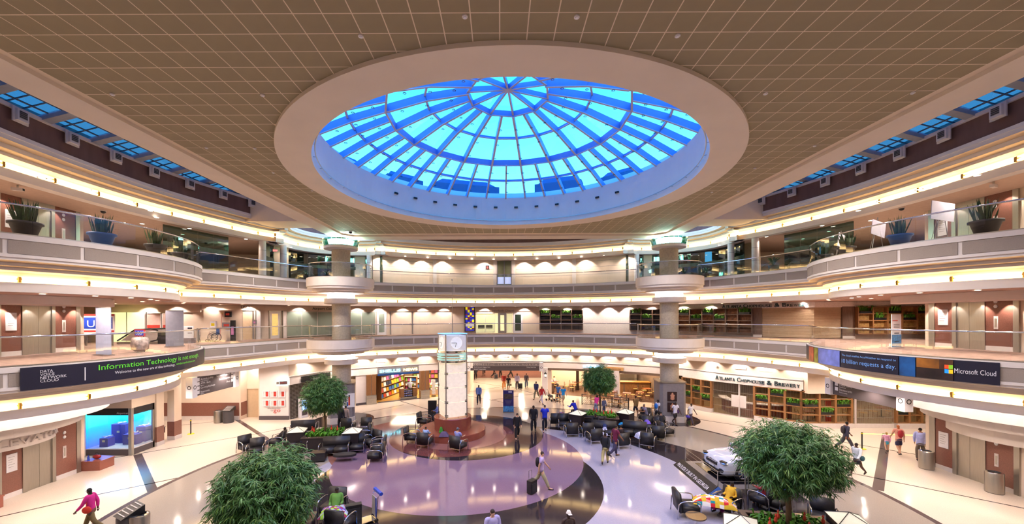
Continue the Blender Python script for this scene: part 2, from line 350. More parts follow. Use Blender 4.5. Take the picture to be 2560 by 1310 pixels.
# ---------------- glass balustrades ----------------
def balustrade(path, z, label, span=1.25, t0=0, t1=None, d=.1):
    p2 = offset(path, d); P = Path(p2); t1 = P.L if t1 is None else t1
    o = thing('glass_balustrade', label, 'railing')
    n = max(1, round((t1-t0)/span)); st = (t1-t0)/n
    for i in range(n):
        q = P.cut(t0+i*st+.012, t0+(i+1)*st-.012)
        MB().sweep(q, [(0, z+.02), (0, z+1.03)]).build('glass_pane', 'rail_glass', o)
    q = P.cut(t0, t1)
    MB().tube([(x, y, z+1.05) for x, y in q], .032, 8).build('handrail', 'chrome', o, True)
    MB().sweepc(q, [(-.03, z), (.03, z), (.03, z+.05), (-.03, z+.05)]).build('base_channel', 'steel', o)
    return o
PB = Path(bayL)
def trange(path, lo, hi):   # arc-length range of a path between two plan points
    P = Path(path); a = P.l[near(path, *lo)]; b = P.l[near(path, *hi)]; return min(a, b), max(a, b)
for z, wd in ((Z3, 'upper'), (Z2, 'lower')):
    t = trange(bayL, (-18.2, 12.2), (-18.0, 24.0)); balustrade(bayL, z, 'curved glass balustrade on the left %s gallery bay' % wd, t0=t[0], t1=t[1])
    t = trange(bayR, (19.3, 12.2), (18.7, 24.2)); balustrade(bayR, z, 'curved glass balustrade on the right %s gallery bay' % wd, t0=t[0], t1=t[1])
    t = trange(MAIN, (-18.05, 23.9), (-14.6, 31.5)); balustrade(MAIN, z, 'glass balustrade on the %s gallery between left bay and left column' % wd, t0=t[0], t1=t[1])
    t = trange(MAIN, (-10.9, 33.8), (11.7, 33.8)); balustrade(MAIN, z, 'long glass balustrade across the back of the %s gallery' % wd, t0=t[0], t1=t[1])
    t = trange(MAIN, (15.4, 31.3), (18.7, 23.9)); balustrade(MAIN, z, 'glass balustrade on the %s gallery between right column and right bay' % wd, t0=t[0], t1=t[1])
# ---------------- columns with their round balconies ----------------
for (x, y), sd in zip(COLS, ('left', 'right')):
    c = thing('column', 'round stone-coloured column with ring balconies, %s of the clock tower' % sd if sd == 'left' else 'round stone-coloured column with ring balconies, right of the clock tower by the grill', 'column', (x, y, 0))
    MB().lathe([(.68, 2.9), (.68, 14.0)], n=32).build('shaft', 'concrete', c, True)
    for z in (Z2, Z3):
        MB().lathe([(2.28, z+.01), (2.45, z+.01), (2.45, z-.62), (2.38, z-.66), (2.38, z-.80), (2.05, z-.84), (2.05, z-.95), (1.7, z-.99), (1.7, z-1.08), (1.2, z-1.12), (.72, z-1.15)], n=64).build('balcony_ring', 'white', c)
        MB().lathe([(.95, z-1.20), (1.0, z-1.20), (1.0, z-1.48), (.95, z-1.48), (.95, z-1.20)], n=32).build('glass_light_ring', em('ring_glow', (1, .88, .82), 5.0), c)
        MB().lathe([(.7, z-1.5), (1.22, z-1.5), (1.22, z-1.86), (.98, z-1.92), (.69, z-1.92)], n=40).build('collar', 'white', c)
    MB().lathe([(.7, 13.2), (1.25, 13.26), (1.25, 13.48), (.7, 13.5)], n=40).build('capital', 'white', c)
    MB().lathe([(.78, 13.5), (.85, 13.55), (.95, 13.95), (.78, 13.98)], n=32).build('capital_lamp', em('capital_glow', (.88, 1, .97), 12.0), c)
    for k in range(24):
        a = 2*pi*k/24; MB().cbox(1.30*cos(a), 1.30*sin(a), 13.68, .012, .30, .62, a, 0, radians(14)).build('glass_blade', 'green_glass', c)
    for z, wd in ((Z2, 'lower'), (Z3, 'upper')):
        a0 = radians(150) if x < 0 else radians(140)
        a0, a1 = (radians(172), radians(400)) if x < 0 else (radians(140), radians(368))
        pts = arcp(x, y, 2.33, a0, a1, .3)
        balustrade(pts, z, 'curved glass balustrade on the %s ring balcony of the %s column' % (wd, sd), 1.1, d=0)
# ---------------- top cornice, niches, frieze ----------------
topL = spline([(-18.2, -7), (-18.0, 6), (-17.95, 12), (-18.25, 16), (-18.3, 19), (-18.0, 22), (-17.2, 25.0), (-16.35, 27.6), (-15.3, 29.4)], .8)
topR = spline([(16.3, 29.4), (17.3, 27.6), (18.2, 25.0), (18.9, 22), (19.1, 19), (19.0, 16), (18.8, 12), (18.8, 6), (19.0, -7)], .8)
nicheL = spline([(-15.3, 29.4), (-15.75, 30.6), (-15.55, 32.3), (-14.7, 33.6), (-13.2, 34.5), (-11.6, 34.7), (-10.5, 34.3)], .35)
nicheR = spline([(11.3, 34.3), (12.4, 34.7), (14.0, 34.5), (15.5, 33.6), (16.4, 32.3), (16.6, 30.6), (16.3, 29.4)], .35)
topC = spline([(-10.5, 34.3), (-5.4, 36.9), (0.45, 37.8), (6.3, 36.9), (11.3, 34.3)], .6)
zt = 15.0
prT = [(1.5, zt-1.455), (1.0, zt-1.455), (1.0, zt-1.12), (1.15, zt-1.12), (1.15, zt-.76), (.78, zt-.72), (.78, zt-.58), (.45, zt-.54), (.45, zt-.36), (.12, zt-.32), (.12, zt-.16), (.08, zt-.15), (.08, zt), (.16, zt)]
for nm, p in (('left', topL), ('niche', nicheL), ('back', topC), ('niche', nicheR), ('right', topR)):
    o = struct(MB().sweep(p, prT).build('trim_cornice', 'white')); 
    MB().sweep(p, [(.1, zt-.33), (.44, zt-.55+.17)]).sweep(p, [(.46, zt-.55), (.77, zt-.73+.13)]).build('soffit_band', 'cream2', o)
    st = struct(MB().sweep(p, [(.14, zt), (.14, 16.0)]).build('wall_frieze', 'brown'))
    z1_ = struct(MB().sweepc(p, [(.04, 15.9), (.30, 15.9), (.30, 16.04), (.04, 16.04)]).build('trim_frieze', 'trim'))
cove(topL, zt-1.06); cove(nicheL, zt-1.06); cove(topC, zt-1.06); cove(nicheR, zt-1.06); cove(topR, zt-1.06)
for sgn, P, xs, ln in ((1, Path(topL), -12.9, 'left'), (-1, Path(topR), 13.65, 'right')):
    for k in range(10):        # air vents hanging from the frieze trim
        yv = 9.3+k*1.95; pts = P.p; i = min(range(1, len(pts)-1), key=lambda i: abs(pts[i][1]-yv)); a, b = (i, i+1) if (pts[i+1][1] > yv) == (pts[i][1] < yv) else (i-1, i)
        (xa, ya), (xb, yb) = pts[a], pts[b]; tt = (yv-ya)/(yb-ya) if yb != ya else 0; x = xa+(xb-xa)*tt; an = atan2(yb-ya, xb-xa)
        ordn = ['first', 'second', 'third', 'fourth', 'fifth', 'sixth', 'seventh', 'eighth', 'ninth', 'tenth'][9-k]
        v = thing('air_vent', 'square white air vent on the %s brown frieze, %s from the back of the hall' % (ln, ordn), 'vent', (x, yv, 15.72), an, 'air vents along the brown frieze')
        MB().box(-.27, .27, -.07, -.02, -.31, .25).build('plate', 'trim', v); MB().box(-.2, .2, -.16, -.07, -.24, .18).build('frame', 'trim', v)
        MB().box(-.14, .14, -.165, -.16, -.15, .12).build('grille', 'grey', v)
        for q in range(4): MB().cbox(0, -.175, -.11+q*.07, .26, .012, .035, 0, .6).build('louvre', 'dark', v)
struct(MB().flat([[(36, -7), (36, 49), (-34, 49), (-34, -7)]+offset(topL, 1.0)+offset(nicheL, 1.0)[1:-1]+offset(topC, 1.0)+offset(nicheR, 1.0)[1:-1]+offset(topR, 1.0)], 13.56).build('ceiling', 'gal_ceil'))
# side skylights: glazing that rises from the frieze towards the hall
def skystrip(xo, xi, num):
    o = struct(holder('window_%d' % num)); s_ = 1 if xi > xo else -1; L = abs(xi-xo); zo, k = 16.06, .25
    def sh(mb): mb.v = [(x, y, z+abs(x-xo)*k) for x, y, z in mb.v]; return mb
    X = lambda u: xo+s_*u
    def bx(u0, u1, y0, y1, z0, z1, mb): a, b = sorted((X(u0), X(u1))); return mb.box(a, b, y0, y1, z0, z1)
    nj = 10
    for q in range(16):
        y = -4+q*2.0
        sh(bx(0, L, y, y+.36, zo-.18, zo+.05, MB())).build('beam', mat('skylight_beam', '#8d8e98', .6), o)
        for j in range(nj):
            for w_ in range(3):
                ya = y+.36+w_*(1.64/3); sh(bx(L*j/nj+.015, L*(j+1)/nj-.015, ya+.015, ya+1.64/3-.015, zo+.02, zo+.03, MB())).build('pane', 'dim_sky_glass', o)
    mb = MB()
    for j in range(nj+1): bx(L*j/nj-.015, L*j/nj+.015, -4, 28, zo-.01, zo+.04, mb)
    for q in range(16):
        for w_ in range(1, 3): ya = -4+q*2.0+.36+w_*(1.64/3); bx(0, L, ya-.015, ya+.015, zo-.01, zo+.04, mb)
    sh(mb).build('mullion', mat('skylight_mullion', '#5b636e', .5), o)
skystrip(-18.6, -13.0, 2); skystrip(19.4, 13.8, 3)
struct(MB().box(-17.9, -12.9, 26.9, 27.2, 14.5, 17.6).box(-16.6, -12.9, 27.2, 29.0, 14.5, 14.6).build('trim_end', 'wall')); struct(MB().box(13.7, 18.9, 26.9, 27.2, 14.5, 17.6).box(13.7, 17.4, 27.2, 29.0, 14.5, 14.6).build('trim_end', 'wall'))
struct(MB().box(-40, -18.62, -8, 50, 16.03, 16.3).box(19.42, 40, -8, 50, 16.03, 16.3).box(-9.8, 10.8, 31.7, 50, 17.3, 17.5).box(-18.9, 19.8, 38, 50, 17.3, 17.5).build('ceiling_roof', 'wall'))
struct(MB().flat([[(-34, -8), (-34, 49), (36, 49), (36, -8), (19.1, -8)]+offset(topR[::-1], -.2)[1:]+offset(nicheR[::-1], -.2)+offset(topC[::-1], -.2)+offset(nicheL[::-1], -.2)+offset(topL[::-1], -.2)], 16.02).build('ceiling_void', 'wall'))
for x in (-10.15, 10.6): struct(MB().box(x, x+.3, 35.2, 38, 15.2, 17.4).build('wall_niche', 'brown'))
# ---------------- main ceiling ----------------
RX, RY, RR, RI = 0.42, 18.5, 9.45, 8.25
rect = [(-11.75, -7), (-11.75, 29.8), (-11.1, 30.5), (11.8, 30.5), (12.45, 29.8), (12.45, -7)]
rect2 = [(-12.85, -7), (-12.85, 30.3), (-11.6, 31.75), (12.4, 31.75), (13.6, 30.3), (13.6, -7)]
circ = lambda r, n=96: [(RX+r*cos(2*pi*i/n), RY+r*sin(2*pi*i/n)) for i in range(n)]
ce = struct(MB().flat([rect, circ(RR-.1)], 14.2685).build('ceiling', 'grid'))
band = MB().flat([rect2, rect], ZC)
for i in range(len(rect)-1): (xa, ya), (xb, yb) = rect[i], rect[i+1]; band.add([(xa, ya, ZC), (xb, yb, ZC), (xb, yb, 14.29), (xa, ya, 14.29)], [(0, 1, 2, 3)])
for i in range(len(rect2)-1): (xa, ya), (xb, yb) = rect2[i], rect2[i+1]; band.add([(xa, ya, ZC), (xb, yb, ZC), (xb, yb, 17.4), (xa, ya, 17.4)], [(0, 1, 2, 3)])
struct(band.build('trim_ceiling', 'ringw'))
tiles = []; TS, TY = .61, .5875
for i in range(-20, 22):
    for j in range(-2, 53):
        x = i*TS+.02; y = j*TY+.02; cx, cy_ = x+TS/2, y+TY/2
        if x < -11.75 or x+TS > 12.46 or y+TY > 30.5 or y < -1.2: continue
        if hypot(cx-RX, cy_-RY) < RR-.35: continue
        tiles.append((cx, cy_))
vis = [t for t in tiles if t[1] > 7.2 and abs(t[0])/t[1] < 1.28]; vis.sort(key=lambda t: t[1]+abs(t[0])*.1)
tm = MB().box(-TS/2+.013, TS/2-.013, -TY/2+.013, TY/2-.013, -.015, 0)
t0 = tm.build('ceiling_tile', 'tile', ce); t0.location = (vis[0][0], vis[0][1], 14.282)
for x, y in vis[1:300]:
    o = t0.copy(); C.objects.link(o); o.location = (x, y, 14.282)
near_set = set(vis[:300]); mb = MB()
for x, y in tiles:
    if (x, y) not in near_set: mb.box(x-TS/2+.013, x+TS/2-.013, y-TY/2+.013, y+TY/2-.013, 14.267, 14.282)
P_(mb.build('ceiling_tiles', 'tile', ce), kind='stuff')
rg = struct(MB().lathe([(RR, 14.29), (RR, ZC), (RI, ZC), (RI, 15.95), (8.75, 15.95), (8.75, 16.4)], RX, RY, 128).build('trim_skylight_ring', 'ringw'))
rl = thing('ring_handrail', 'thin metal rail running around inside the skylight ring', 'railing', (RX, RY, 0))
MB().tube([(8.13*cos(2*pi*i/96), 8.13*sin(2*pi*i/96), 14.42) for i in range(96)], .025, 5, True).build('rail', 'steel', rl)
for i in range(40):
    a = 2*pi*i/40; MB().tube([(8.25*cos(a), 8.25*sin(a), 14.42), (8.12*cos(a), 8.12*sin(a), 14.42)], .015, 4).build('bracket', 'steel', rl)
for k in range(12):
    a = radians(90+(k-5.5)*9.5); x, y = RX+8.2*cos(a), RY+8.2*sin(a)
    v = thing('well_vent', 'small dark slot vent in the blue skylight well', 'vent', (x, y, 15.3), a-pi/2, 'slot vents around the skylight well')
    MB().box(-.12, .12, -.03, .03, -.05, .05).build('frame', 'dsteel', v)
    for q in range(4): MB().box(-.1+q*.06, -.07+q*.06, -.05, -.03, -.04, .04).build('slot', 'dark', v)
# dome
DM = mat('dome_steel', '#6f8fcc', .45, var=.03); DW = mat('dome_cap_strip', '#cdbfc6', .5, var=.02)  # pale ribs: the blue of the sky light is put into their colour
rings = [(0.0, 18.72), (1.9, 18.46), (3.8, 18.0), (5.5, 17.37), (7.1, 16.77), (8.65, 16.05)]
dm = struct(holder('window_1'))
def rp(k, a): r, z = rings[k]; return Vector((RX+r*cos(a), RY+r*sin(a), z))
def fin(p, q, h, wd):
    d = (q-p).normalized(); s_ = d.cross(Vector((0, 0, 1))).normalized()*wd/2; u = s_.normalized().cross(d); u = u if u.z > 0 else -u
    mb = MB(); mb.add([p-s_, q-s_, q+s_, p+s_, p-s_-u*h, q-s_-u*h, q+s_-u*h, p+s_-u*h], [(0, 1, 2, 3), (7, 6, 5, 4), (0, 4, 5, 1), (1, 5, 6, 2), (2, 6, 7, 3), (3, 7, 4, 0)])
    return mb, MB().add([p-s_*1.25-u*h, q-s_*1.25-u*h, q+s_*1.25-u*h, p+s_*1.25-u*h, p-s_*1.25-u*(h+.03), q-s_*1.25-u*(h+.03), q+s_*1.25-u*(h+.03), p+s_*1.25-u*(h+.03)], [(0, 1, 2, 3), (7, 6, 5, 4), (0, 4, 5, 1), (1, 5, 6, 2), (2, 6, 7, 3), (3, 7, 4, 0)])
OFFA = radians(9)
cnt = [0, 10, 20, 20, 40, 40]
for n, k0, k1, h, wd in ((10, 0, 1, .22, .07), (20, 1, 3, .32, .09), (40, 3, 5, .30, .08)):
    for i in range(n):
        a = OFFA+2*pi*i/n; ks = range(k0, k1)
        for k in ks:
            p, q = rp(k, a), rp(k+1, a); f1, f2 = fin(p, q, h, wd); r_ = f1.build('rib', DM, dm); f2.build('cap_strip', DW, r_)
for k, n, h in ((1, 10, .26), (2, 20, .1), (3, 20, .32), (4, 40, .1), (5, 40, .2)):
    for i in range(n):
        a, b = OFFA+2*pi*i/n, OFFA+2*pi*(i+1)/n
        f1, f2 = fin(rp(k, a), rp(k, b), h, .07); r_ = f1.build('ring_beam', DM, dm); f2.build('cap_strip', DW, r_)
for k, n in ((0, 10), (1, 20), (2, 20), (3, 40), (4, 40)):
    for i in range(n):
        a, b = OFFA+2*pi*i/n, OFFA+2*pi*(i+1)/n
        if k == 0: MB().add([rp(0, 0), rp(1, a), rp(1, b)], [(0, 1, 2)]).build('pane', 'sky_glass', dm)
        else:
            MB().add([rp(k, a), rp(k+1, a), rp(k+1, b), rp(k, b)], [(0, 1, 2, 3)]).build('pane', 'sky_glass', dm)
hk = MB()
for i in range(40):
    a = OFFA+2*pi*i/40
    for k0, k1, ts in ((3, 5, (.15, .4, .65, .9)),) + (((1, 3, (.2, .5, .8)),) if i % 2 == 0 else ()):
        for t in ts:
            p = rp(k0, a).lerp(rp(k1, a), t); hk.lathe([(.05, p.z-.42), (.075, p.z-.42), (.075, p.z-.40)], p.x+.07*sin(a), p.y-.07*cos(a), 6)
P_(hk.build('cable_hooks', 'dsteel', dm), kind='stuff')
# roof plant seen through the lowest panes
for i, (a, wdt, h) in enumerate(((radians(128), 2.6, 1.3), (radians(105), 5.0, 1.5), (radians(70), 3.4, 1.6), (radians(48), 2.6, 1.3), (radians(150), 3.0, 1.3))):
    x, y = RX+11.5*cos(a), RY+11.5*sin(a)
    lab = ['dark roof ridge outside the dome, left of the far side', 'low dark roof block outside the far left panes of the dome', 'stepped dark roof block outside the far right panes', 'dark roof slope outside the right panes', 'dark roof slope outside the leftmost panes'][i]
    t = thing('roof_block', lab, 'roof', (x, y, 16.6), a-pi/2)
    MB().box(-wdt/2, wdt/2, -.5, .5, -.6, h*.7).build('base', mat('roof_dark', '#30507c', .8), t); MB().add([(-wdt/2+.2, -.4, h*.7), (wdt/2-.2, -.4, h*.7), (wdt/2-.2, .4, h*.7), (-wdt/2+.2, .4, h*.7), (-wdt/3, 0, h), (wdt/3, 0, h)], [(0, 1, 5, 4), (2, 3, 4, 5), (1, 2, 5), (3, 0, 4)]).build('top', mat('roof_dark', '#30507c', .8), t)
# small ceiling fittings
for i, (px, py) in enumerate(((1162, 40), (1442, 41), (902, 89), (1694, 88), (656, 237), (281, 235), (1914, 233), (2282, 231), (516, 369), (2037, 364), (683, 431), (1887, 420), (780, 476), (1780, 480), (637, 370), (740, 547), (1845, 478), (790, 545), (1650, 545))):
    x, y = GZ(px, py, 14.26)
    t = thing('ceiling_disc', 'small white disc fitting flush in the brown tiled ceiling', 'sensor', (x, y, 14.262), 0, 'disc fittings in the tiled ceiling')
    light('hall_fill_spot', 'SPOT', (x, y, 14.2), 430, (1.0, .88, .80), spot_size=radians(150), spot_blend=.7, shadow_soft_size=.06)  # wide fill spot added at each disc to brighten the hall
    MB().cyl(0, 0, -.03, 0, .06, n=12).build('disc', 'white', t); MB().cyl(0, 0, -.045, -.03, .035, n=8).build('cap', 'paper', t)
# ---------------- outer walls ----------------
W = 0.25
def wall(nm, pts, z0, z1, m='wall', t=W):
    mb = MB()
    for a, b in zip(pts, pts[1:]): mb.wbox(a, b, t, z0, z1)
    return struct(mb.build(nm, m))
struct(MB().box(-34, 36, -8.3, -8, -.3, 17.5).build('wall_front', 'wall'))
struct(MB().box(-34.3, -34, -8, 70, -.3, 17.5).build('wall_left', 'wall')); struct(MB().box(36, 36.3, -8, 70, -.3, 17.5).build('wall_right', 'wall'))
struct(MB().box(-34, 36, 69.7, 70, -.3, 17.5).build('wall_back', 'wall'))
Wp = [(-34, 28.8), (-21.5, 29.3), (-18.6, 31.6), (-17.2, 34.0), (-14.2, 36.4), (-11.2, 38.2), (-6, 40.0), (.45, 40.9), (7, 40.0), (12.2, 38.2), (15.2, 36.4), (18.0, 34.0), (19.6, 31.6), (22.6, 28.8), (36, 28.4)]
Wc = spline(Wp[5:10], 1.5)
wall('wall_gallery', Wp[:6]+Wc[1:-1]+Wp[9:], Z2, Z3-1.9)
# elevator cores (all three floors)
def core(x, y0, y1, sgn, nm):
    b = min(x, x+sgn*5.5), max(x, x+sgn*5.5)
    struct(MB().box(b[0], b[1], y0-2.2, y1+.25, 0, Z2-1.6).box(b[0], b[1], y0-2.2, y1+.25, Z2, Z3-1.8).box(b[0], b[1], y0-2.2, y1+.25, Z3, 13.6).build(nm, 'wall'))
core(-22.0, 17.3, 20.9, -1, 'wall_elevator_left'); core(22.9, 17.6, 21.3, 1, 'wall_elevator_right')
def elevator(x, sgn, y0, y1, z, label, plaque_right):
    """front faces the hall; sgn +1 faces +x (left core), -1 faces -x (right core). parts are laid out along y"""
    t = thing('elevator_front', label, 'elevator', (x, (y0+y1)/2, z)); h = (y1-y0)/2; s = sgn
    def bx(a, b, c, d, e0, e1, nm, m):
        X = sorted((s*c, s*d)); a, b = sorted((s*a, s*b)); return MB().box(X[0], X[1], a, b, e0, e1).build(nm, m, t)
    bx(-h, -h+.28, -.02, .08, 0, 2.75, 'pilaster', 'steel'); bx(h-.2, h, -.02, .08, 0, 2.75, 'pilaster', 'steel')
    bx(-h+.28, -.75, .0, .05, .22, 2.75, 'granite_panel', 'granite'); bx(.62, h-.2, .0, .05, .22, 2.75, 'granite_panel', 'granite')
    bx(-h+.28, -.75, .0, .06, 0, .22, 'skirting', 'trim'); bx(.62, h-.2, .0, .06, 0, .22, 'skirting', 'trim')
    bx(-.75, -.57, -.02, .09, 0, 2.75, 'door_frame', 'steel'); bx(.47, .62, -.02, .09, 0, 2.75, 'door_frame', 'steel'); bx(-.57, .47, -.02, .09, 2.42, 2.75, 'door_frame', 'steel')
    bx(-.57, -.055, 0, .03, 0, 2.42, 'door', 'steel'); bx(-.045, .47, 0, .03, 0, 2.42, 'door', 'steel')
    a = bx(-h+.45, -.95, .05, .075, 1.15, 1.95, 'notice_board', 'paper'); 
    for q in range(5): X = sorted((s*.075, s*.08)); Y = sorted((s*(-h+.52), s*(-1.05-.05*(q % 3)))); MB().box(X[0], X[1], Y[0], Y[1], 1.8-q*.11, 1.815-q*.11).build('text_line', 'grey', a)
    bx(.95, 1.1, .05, .07, 1.0, 1.6, 'call_panel', 'trim')
    k = bx(.99, 1.06, .07, .08, 1.1, 1.5, 'button_plate', 'steel')
    for q in (0, 1): MB().ball(s*.07, s*1.02, 2.05+q*.22, .03, .08, .08).build('hall_lamp', 'paper', t)
    return t
for z, wd in ((0, 'ground floor'), (Z2, 'lower gallery'), (Z3, 'upper gallery')):
    elevator(-22.0, 1, 17.3, 20.9, z, 'steel elevator door between red granite panels, left side, %s' % wd, True)
    elevator(22.9, -1, 17.6, 21.3, z, 'steel elevator door between red granite panels, right side, %s' % wd, False)
for x, sgn, y0, y1, nm in ((-22.0, 1, 8, 15.1, 'left'), (22.9, -1, 8, 15.4, 'right')):
    X = sorted((x, x-sgn*.3)); struct(MB().box(X[0], X[1], y0, y1, 0, 4.4).box(X[0], X[1], y0, y1, Z2, 9).box(X[0], X[1], y0, y1, Z3, 13.5).build('wall_side_'+nm, 'wall'))
    for z in (0, Z2): X = sorted((x, x+sgn*.04)); struct(MB().box(X[0], X[1], y0, 17.25, z+.22, z+1.3).build('trim_wainscot', 'granite'))
# curved steps of the soffit above the ground-floor elevators
for (cx, cy_, R, s) in ((BL[0], BL[1], 7.0, 'left'), (BR[0], BR[1], 7.5, 'right')):
    a0, a1 = (radians(-70), radians(62)) if s == 'left' else (radians(118), radians(250))
    d = (-1.2, -3.0, -4.1, -4.75)
    k = 1 if s == 'left' else -1
    x = -22.0 if s == 'left' else 22.9
    # three curved fascias hung under the bay, each set further in
    def arc_fascia(r, z0, z1, nm, m='white'):
        pts = arcp(cx, cy_, r, a0, a1, .4); mb = MB().sweep(pts, [(0, z1), (0, z0), (1.2, z0)]); return struct(mb.build(nm, m))
    arc_fascia(4.1 if s == 'left' else 4.8, 3.5, 4.44, 'trim_soffit'); arc_fascia(3.1 if s == 'left' else 3.8, 2.95, 3.55, 'trim_soffit'); arc_fascia(2.2 if s == 'left' else 2.9, 2.25, 3.0, 'trim_soffit')
    # the same eyebrow over the lower gallery elevators, with washlights under it
    pts = arcp(cx, cy_, 4.3 if s == 'left' else 4.9, a0, a1, .4); struct(MB().sweep(pts, [(0, 8.98), (0, 8.62), (3, 8.62)]).build('trim_soffit', 'white'))
# ---------------- ground floor walls ----------------
GZTOP = Z2-1.89
wall('wall_left_far', [(-34, 31.4), (-20.5, 31.4)], 0, GZTOP, 'wall')
struct(MB().box(-34, -20.5, 31.34, 31.4, .32, 1.35).build('trim_wainscot', 'granite')); struct(MB().box(-34, -20.5, 31.32, 31.4, 0, .32).build('baseboard_left', 'trim'))
struct(MB().box(-20.5, -20.4, 31.4, 32.2, 0, GZTOP).box(-20.5, -18.9, 32.2, 32.4, 2.3, GZTOP).box(-18.98, -18.9, 31.4, 32.3, 0, GZTOP).build('wall_door_recess', 'wall'))
struct(MB().box(-20.45, -20.38, 31.45, 32.2, .3, 1.35).build('trim_wainscot', 'granite'))
d_ = struct(MB().box(-20.4, -18.98, 32.25, 32.3, 0, 2.3).build('door_1', 'cream2')); MB().cbox(-19.2, 32.2, 1.0, .05, .06, .16).build('door_handle', 'steel', d_)
# ---------------- helpers for things set on a wall line ----------------
def hit(path, px):
    """where the sight line of a photo column meets a wall line in plan: x, y, wall direction"""
    k = (px-X0)/F; best = None
    for a, b in zip(path, path[1:]):
        fa = a[0]-k*a[1]; fb = b[0]-k*b[1]
        if fa*fb <= 0 and fa != fb:
            t = fa/(fa-fb); x = a[0]+(b[0]-a[0])*t; y = a[1]+(b[1]-a[1])*t
            if y > 0 and (best is None or y < best[1]): best = (x, y, atan2(b[1]-a[1], b[0]-a[0]))
    return best or (path[0][0], path[0][1], 0)
def seg(path, p0, p1, off=0.0):
    """plan points of a wall stretch between two photo columns, moved off the wall towards the hall"""
    a = hit(path, p0); b = hit(path, p1); pts = [a[:2]]+[p for p in path if min(a[0], b[0])+.05 < p[0] < max(a[0], b[0])-.05]+[b[:2]]
    return offset(pts, -off)
def on(path, p0, p1, z0, z1, nm, m, par=None, t=.05, off=0.0):
    return MB().sweepc(seg(path, p0, p1, 0), [(-off, z0), (-off, z1), (-off-t, z1), (-off-t, z0)][::-1]).build(nm, m, par)
def at_(path, px, z, nm, label, cat, group=None, off=0.0):
    x, y, a = hit(path, px); x += off*sin(a); y -= off*cos(a); return thing(nm, label, cat, (x, y, z), a, group)
def scallop(x, y, z, p, dx=0, dy=0, tilt=.25, size=112):
    """recessed wall washer: a small lit disc and its spot"""
    o = light('wall_washer_lamp', 'SPOT', (x, y, z-.03), p*1.5, (1, .86, .76), spot_size=radians(size), spot_blend=.4, shadow_soft_size=.04)
    v = Vector((dx, dy, -1/tilt)).normalized(); o.rotation_euler = v.to_track_quat('-Z', 'Y').to_euler(); return o
def plant(mb, x, y, z, w, d, h, n, rnd=random):
    for _ in range(n):
        a = rnd.uniform(0, 2*pi); cx, cy_ = x+rnd.uniform(-w, w), y+rnd.uniform(-d, d); L = h*rnd.uniform(.35, 1.1); r = L*.7; wd = L*.15
        u = Vector((cos(a), sin(a), 0)); v = Vector((-sin(a), cos(a), 0))*wd; b = Vector((cx, cy_, z)); m_ = b+u*r*.5+Vector((0, 0, L)); e_ = b+u*r*1.2+Vector((0, 0, L*.72))
        mb.add([b, m_-v, e_, m_+v], [(0, 1, 2, 3)])
DL = None
def downlight(x, y, z, p=30, rim=True):
    global DL
    light('downlight_lamp', 'SPOT', (x, y, z-.05), p, (1, .84, .72), spot_size=radians(150), spot_blend=.6, shadow_soft_size=.08)
    lab = 'round recessed downlight glowing in the gallery ceiling'; g = 'gallery downlights'
    if DL is None:
        DL = thing('downlight', lab, 'light', (x, y, z), 0, g); MB().lathe([(.10, -.004), (.14, -.012), (.15, -.002)], n=14).build('rim', 'trim', DL); MB().cyl(0, 0, -.008, -.004, .10, n=12).build('lens', 'lamp', DL)
    else: dup(DL, (x, y, z), 0)
for z in (Z2-.0+2.65, 13.56):
    for cx, cy_, R, a0, a1 in ((*BL[:2], 6.0, -40, 40), (*BR[:2], 6.5, 220, 140)):
        for i in range(6): a = radians(a0+(a1-a0)*i/5); downlight(cx+R*cos(a), cy_+R*sin(a), z-.002, 130)
    for x, y in ((-20.6, 15.6), (-20.6, 13.4), (21.4, 15.8), (21.4, 13.6), (-20.5, 29.3), (22.0, 29.0)): downlight(x, y, z, 120)  # extra downlights added to brighten the dark gallery ends
    for y in (23.5, 26.5): downlight(-21.0, y, z, 190); downlight(21.8, y, z, 190); downlight(-25.5, y, z, 190); downlight(26.5, y, z, 190)
for z, d_ in ((Z2+2.65, 2.0), (13.56, 1.45)):
    P = Path(offset(ctr, d_)); n = 12
    for i in range(n): x, y = P.at(P.L*(i+.5)/n); downlight(x, y, z, 26)
    for lk in (linkL, linkR):
        P = Path(offset(lk, d_))
        for i in range(4): x, y = P.at(P.L*(i+.7)/4.4); downlight(x, y, z, 40)
# ground-floor arcade fill: unseen downlights added to brighten the floor
GZc = Z2-1.9
for (cx, cy_, R, a0, a1) in ((*BL[:2], 6.3, -45, 45), (*BR[:2], 6.8, 225, 135)):
    for i in range(7): a = radians(a0+(a1-a0)*i/6); downlight(cx+R*cos(a), cy_+R*sin(a), GZc, 98)
for (cx, cy_, R, a0, a1) in ((*BL[:2], 4.9, -42, 42), (*BR[:2], 5.6, 222, 138)):
    for i in range(7):
        a = radians(a0+(a1-a0)*i/6); scallop(cx+R*cos(a), cy_+R*sin(a), GZc, 16, -cos(a), -sin(a), .8)
for lk in (linkL, linkR):
    for d_ in (1.5, 4.2):
        P = Path(offset(lk, d_))
        for i in range(5): x, y = P.at(P.L*(i+.6)/5.2); downlight(x, y, GZc, 98)
P = Path(offset(ctr, 1.6))
for i in range(9): x, y = P.at(P.L*(i+.5)/9); downlight(x, y, GZc, 60)
for x, y in ((-24, 27.5), (-24, 29.8), (-21, 27.8), (-20, 30.0), (24, 26.5), (27, 26.5), (24, 24), (28, 24), (21.3, 26), (-26, 27), (31, 26)): downlight(x, y, GZc, 105)
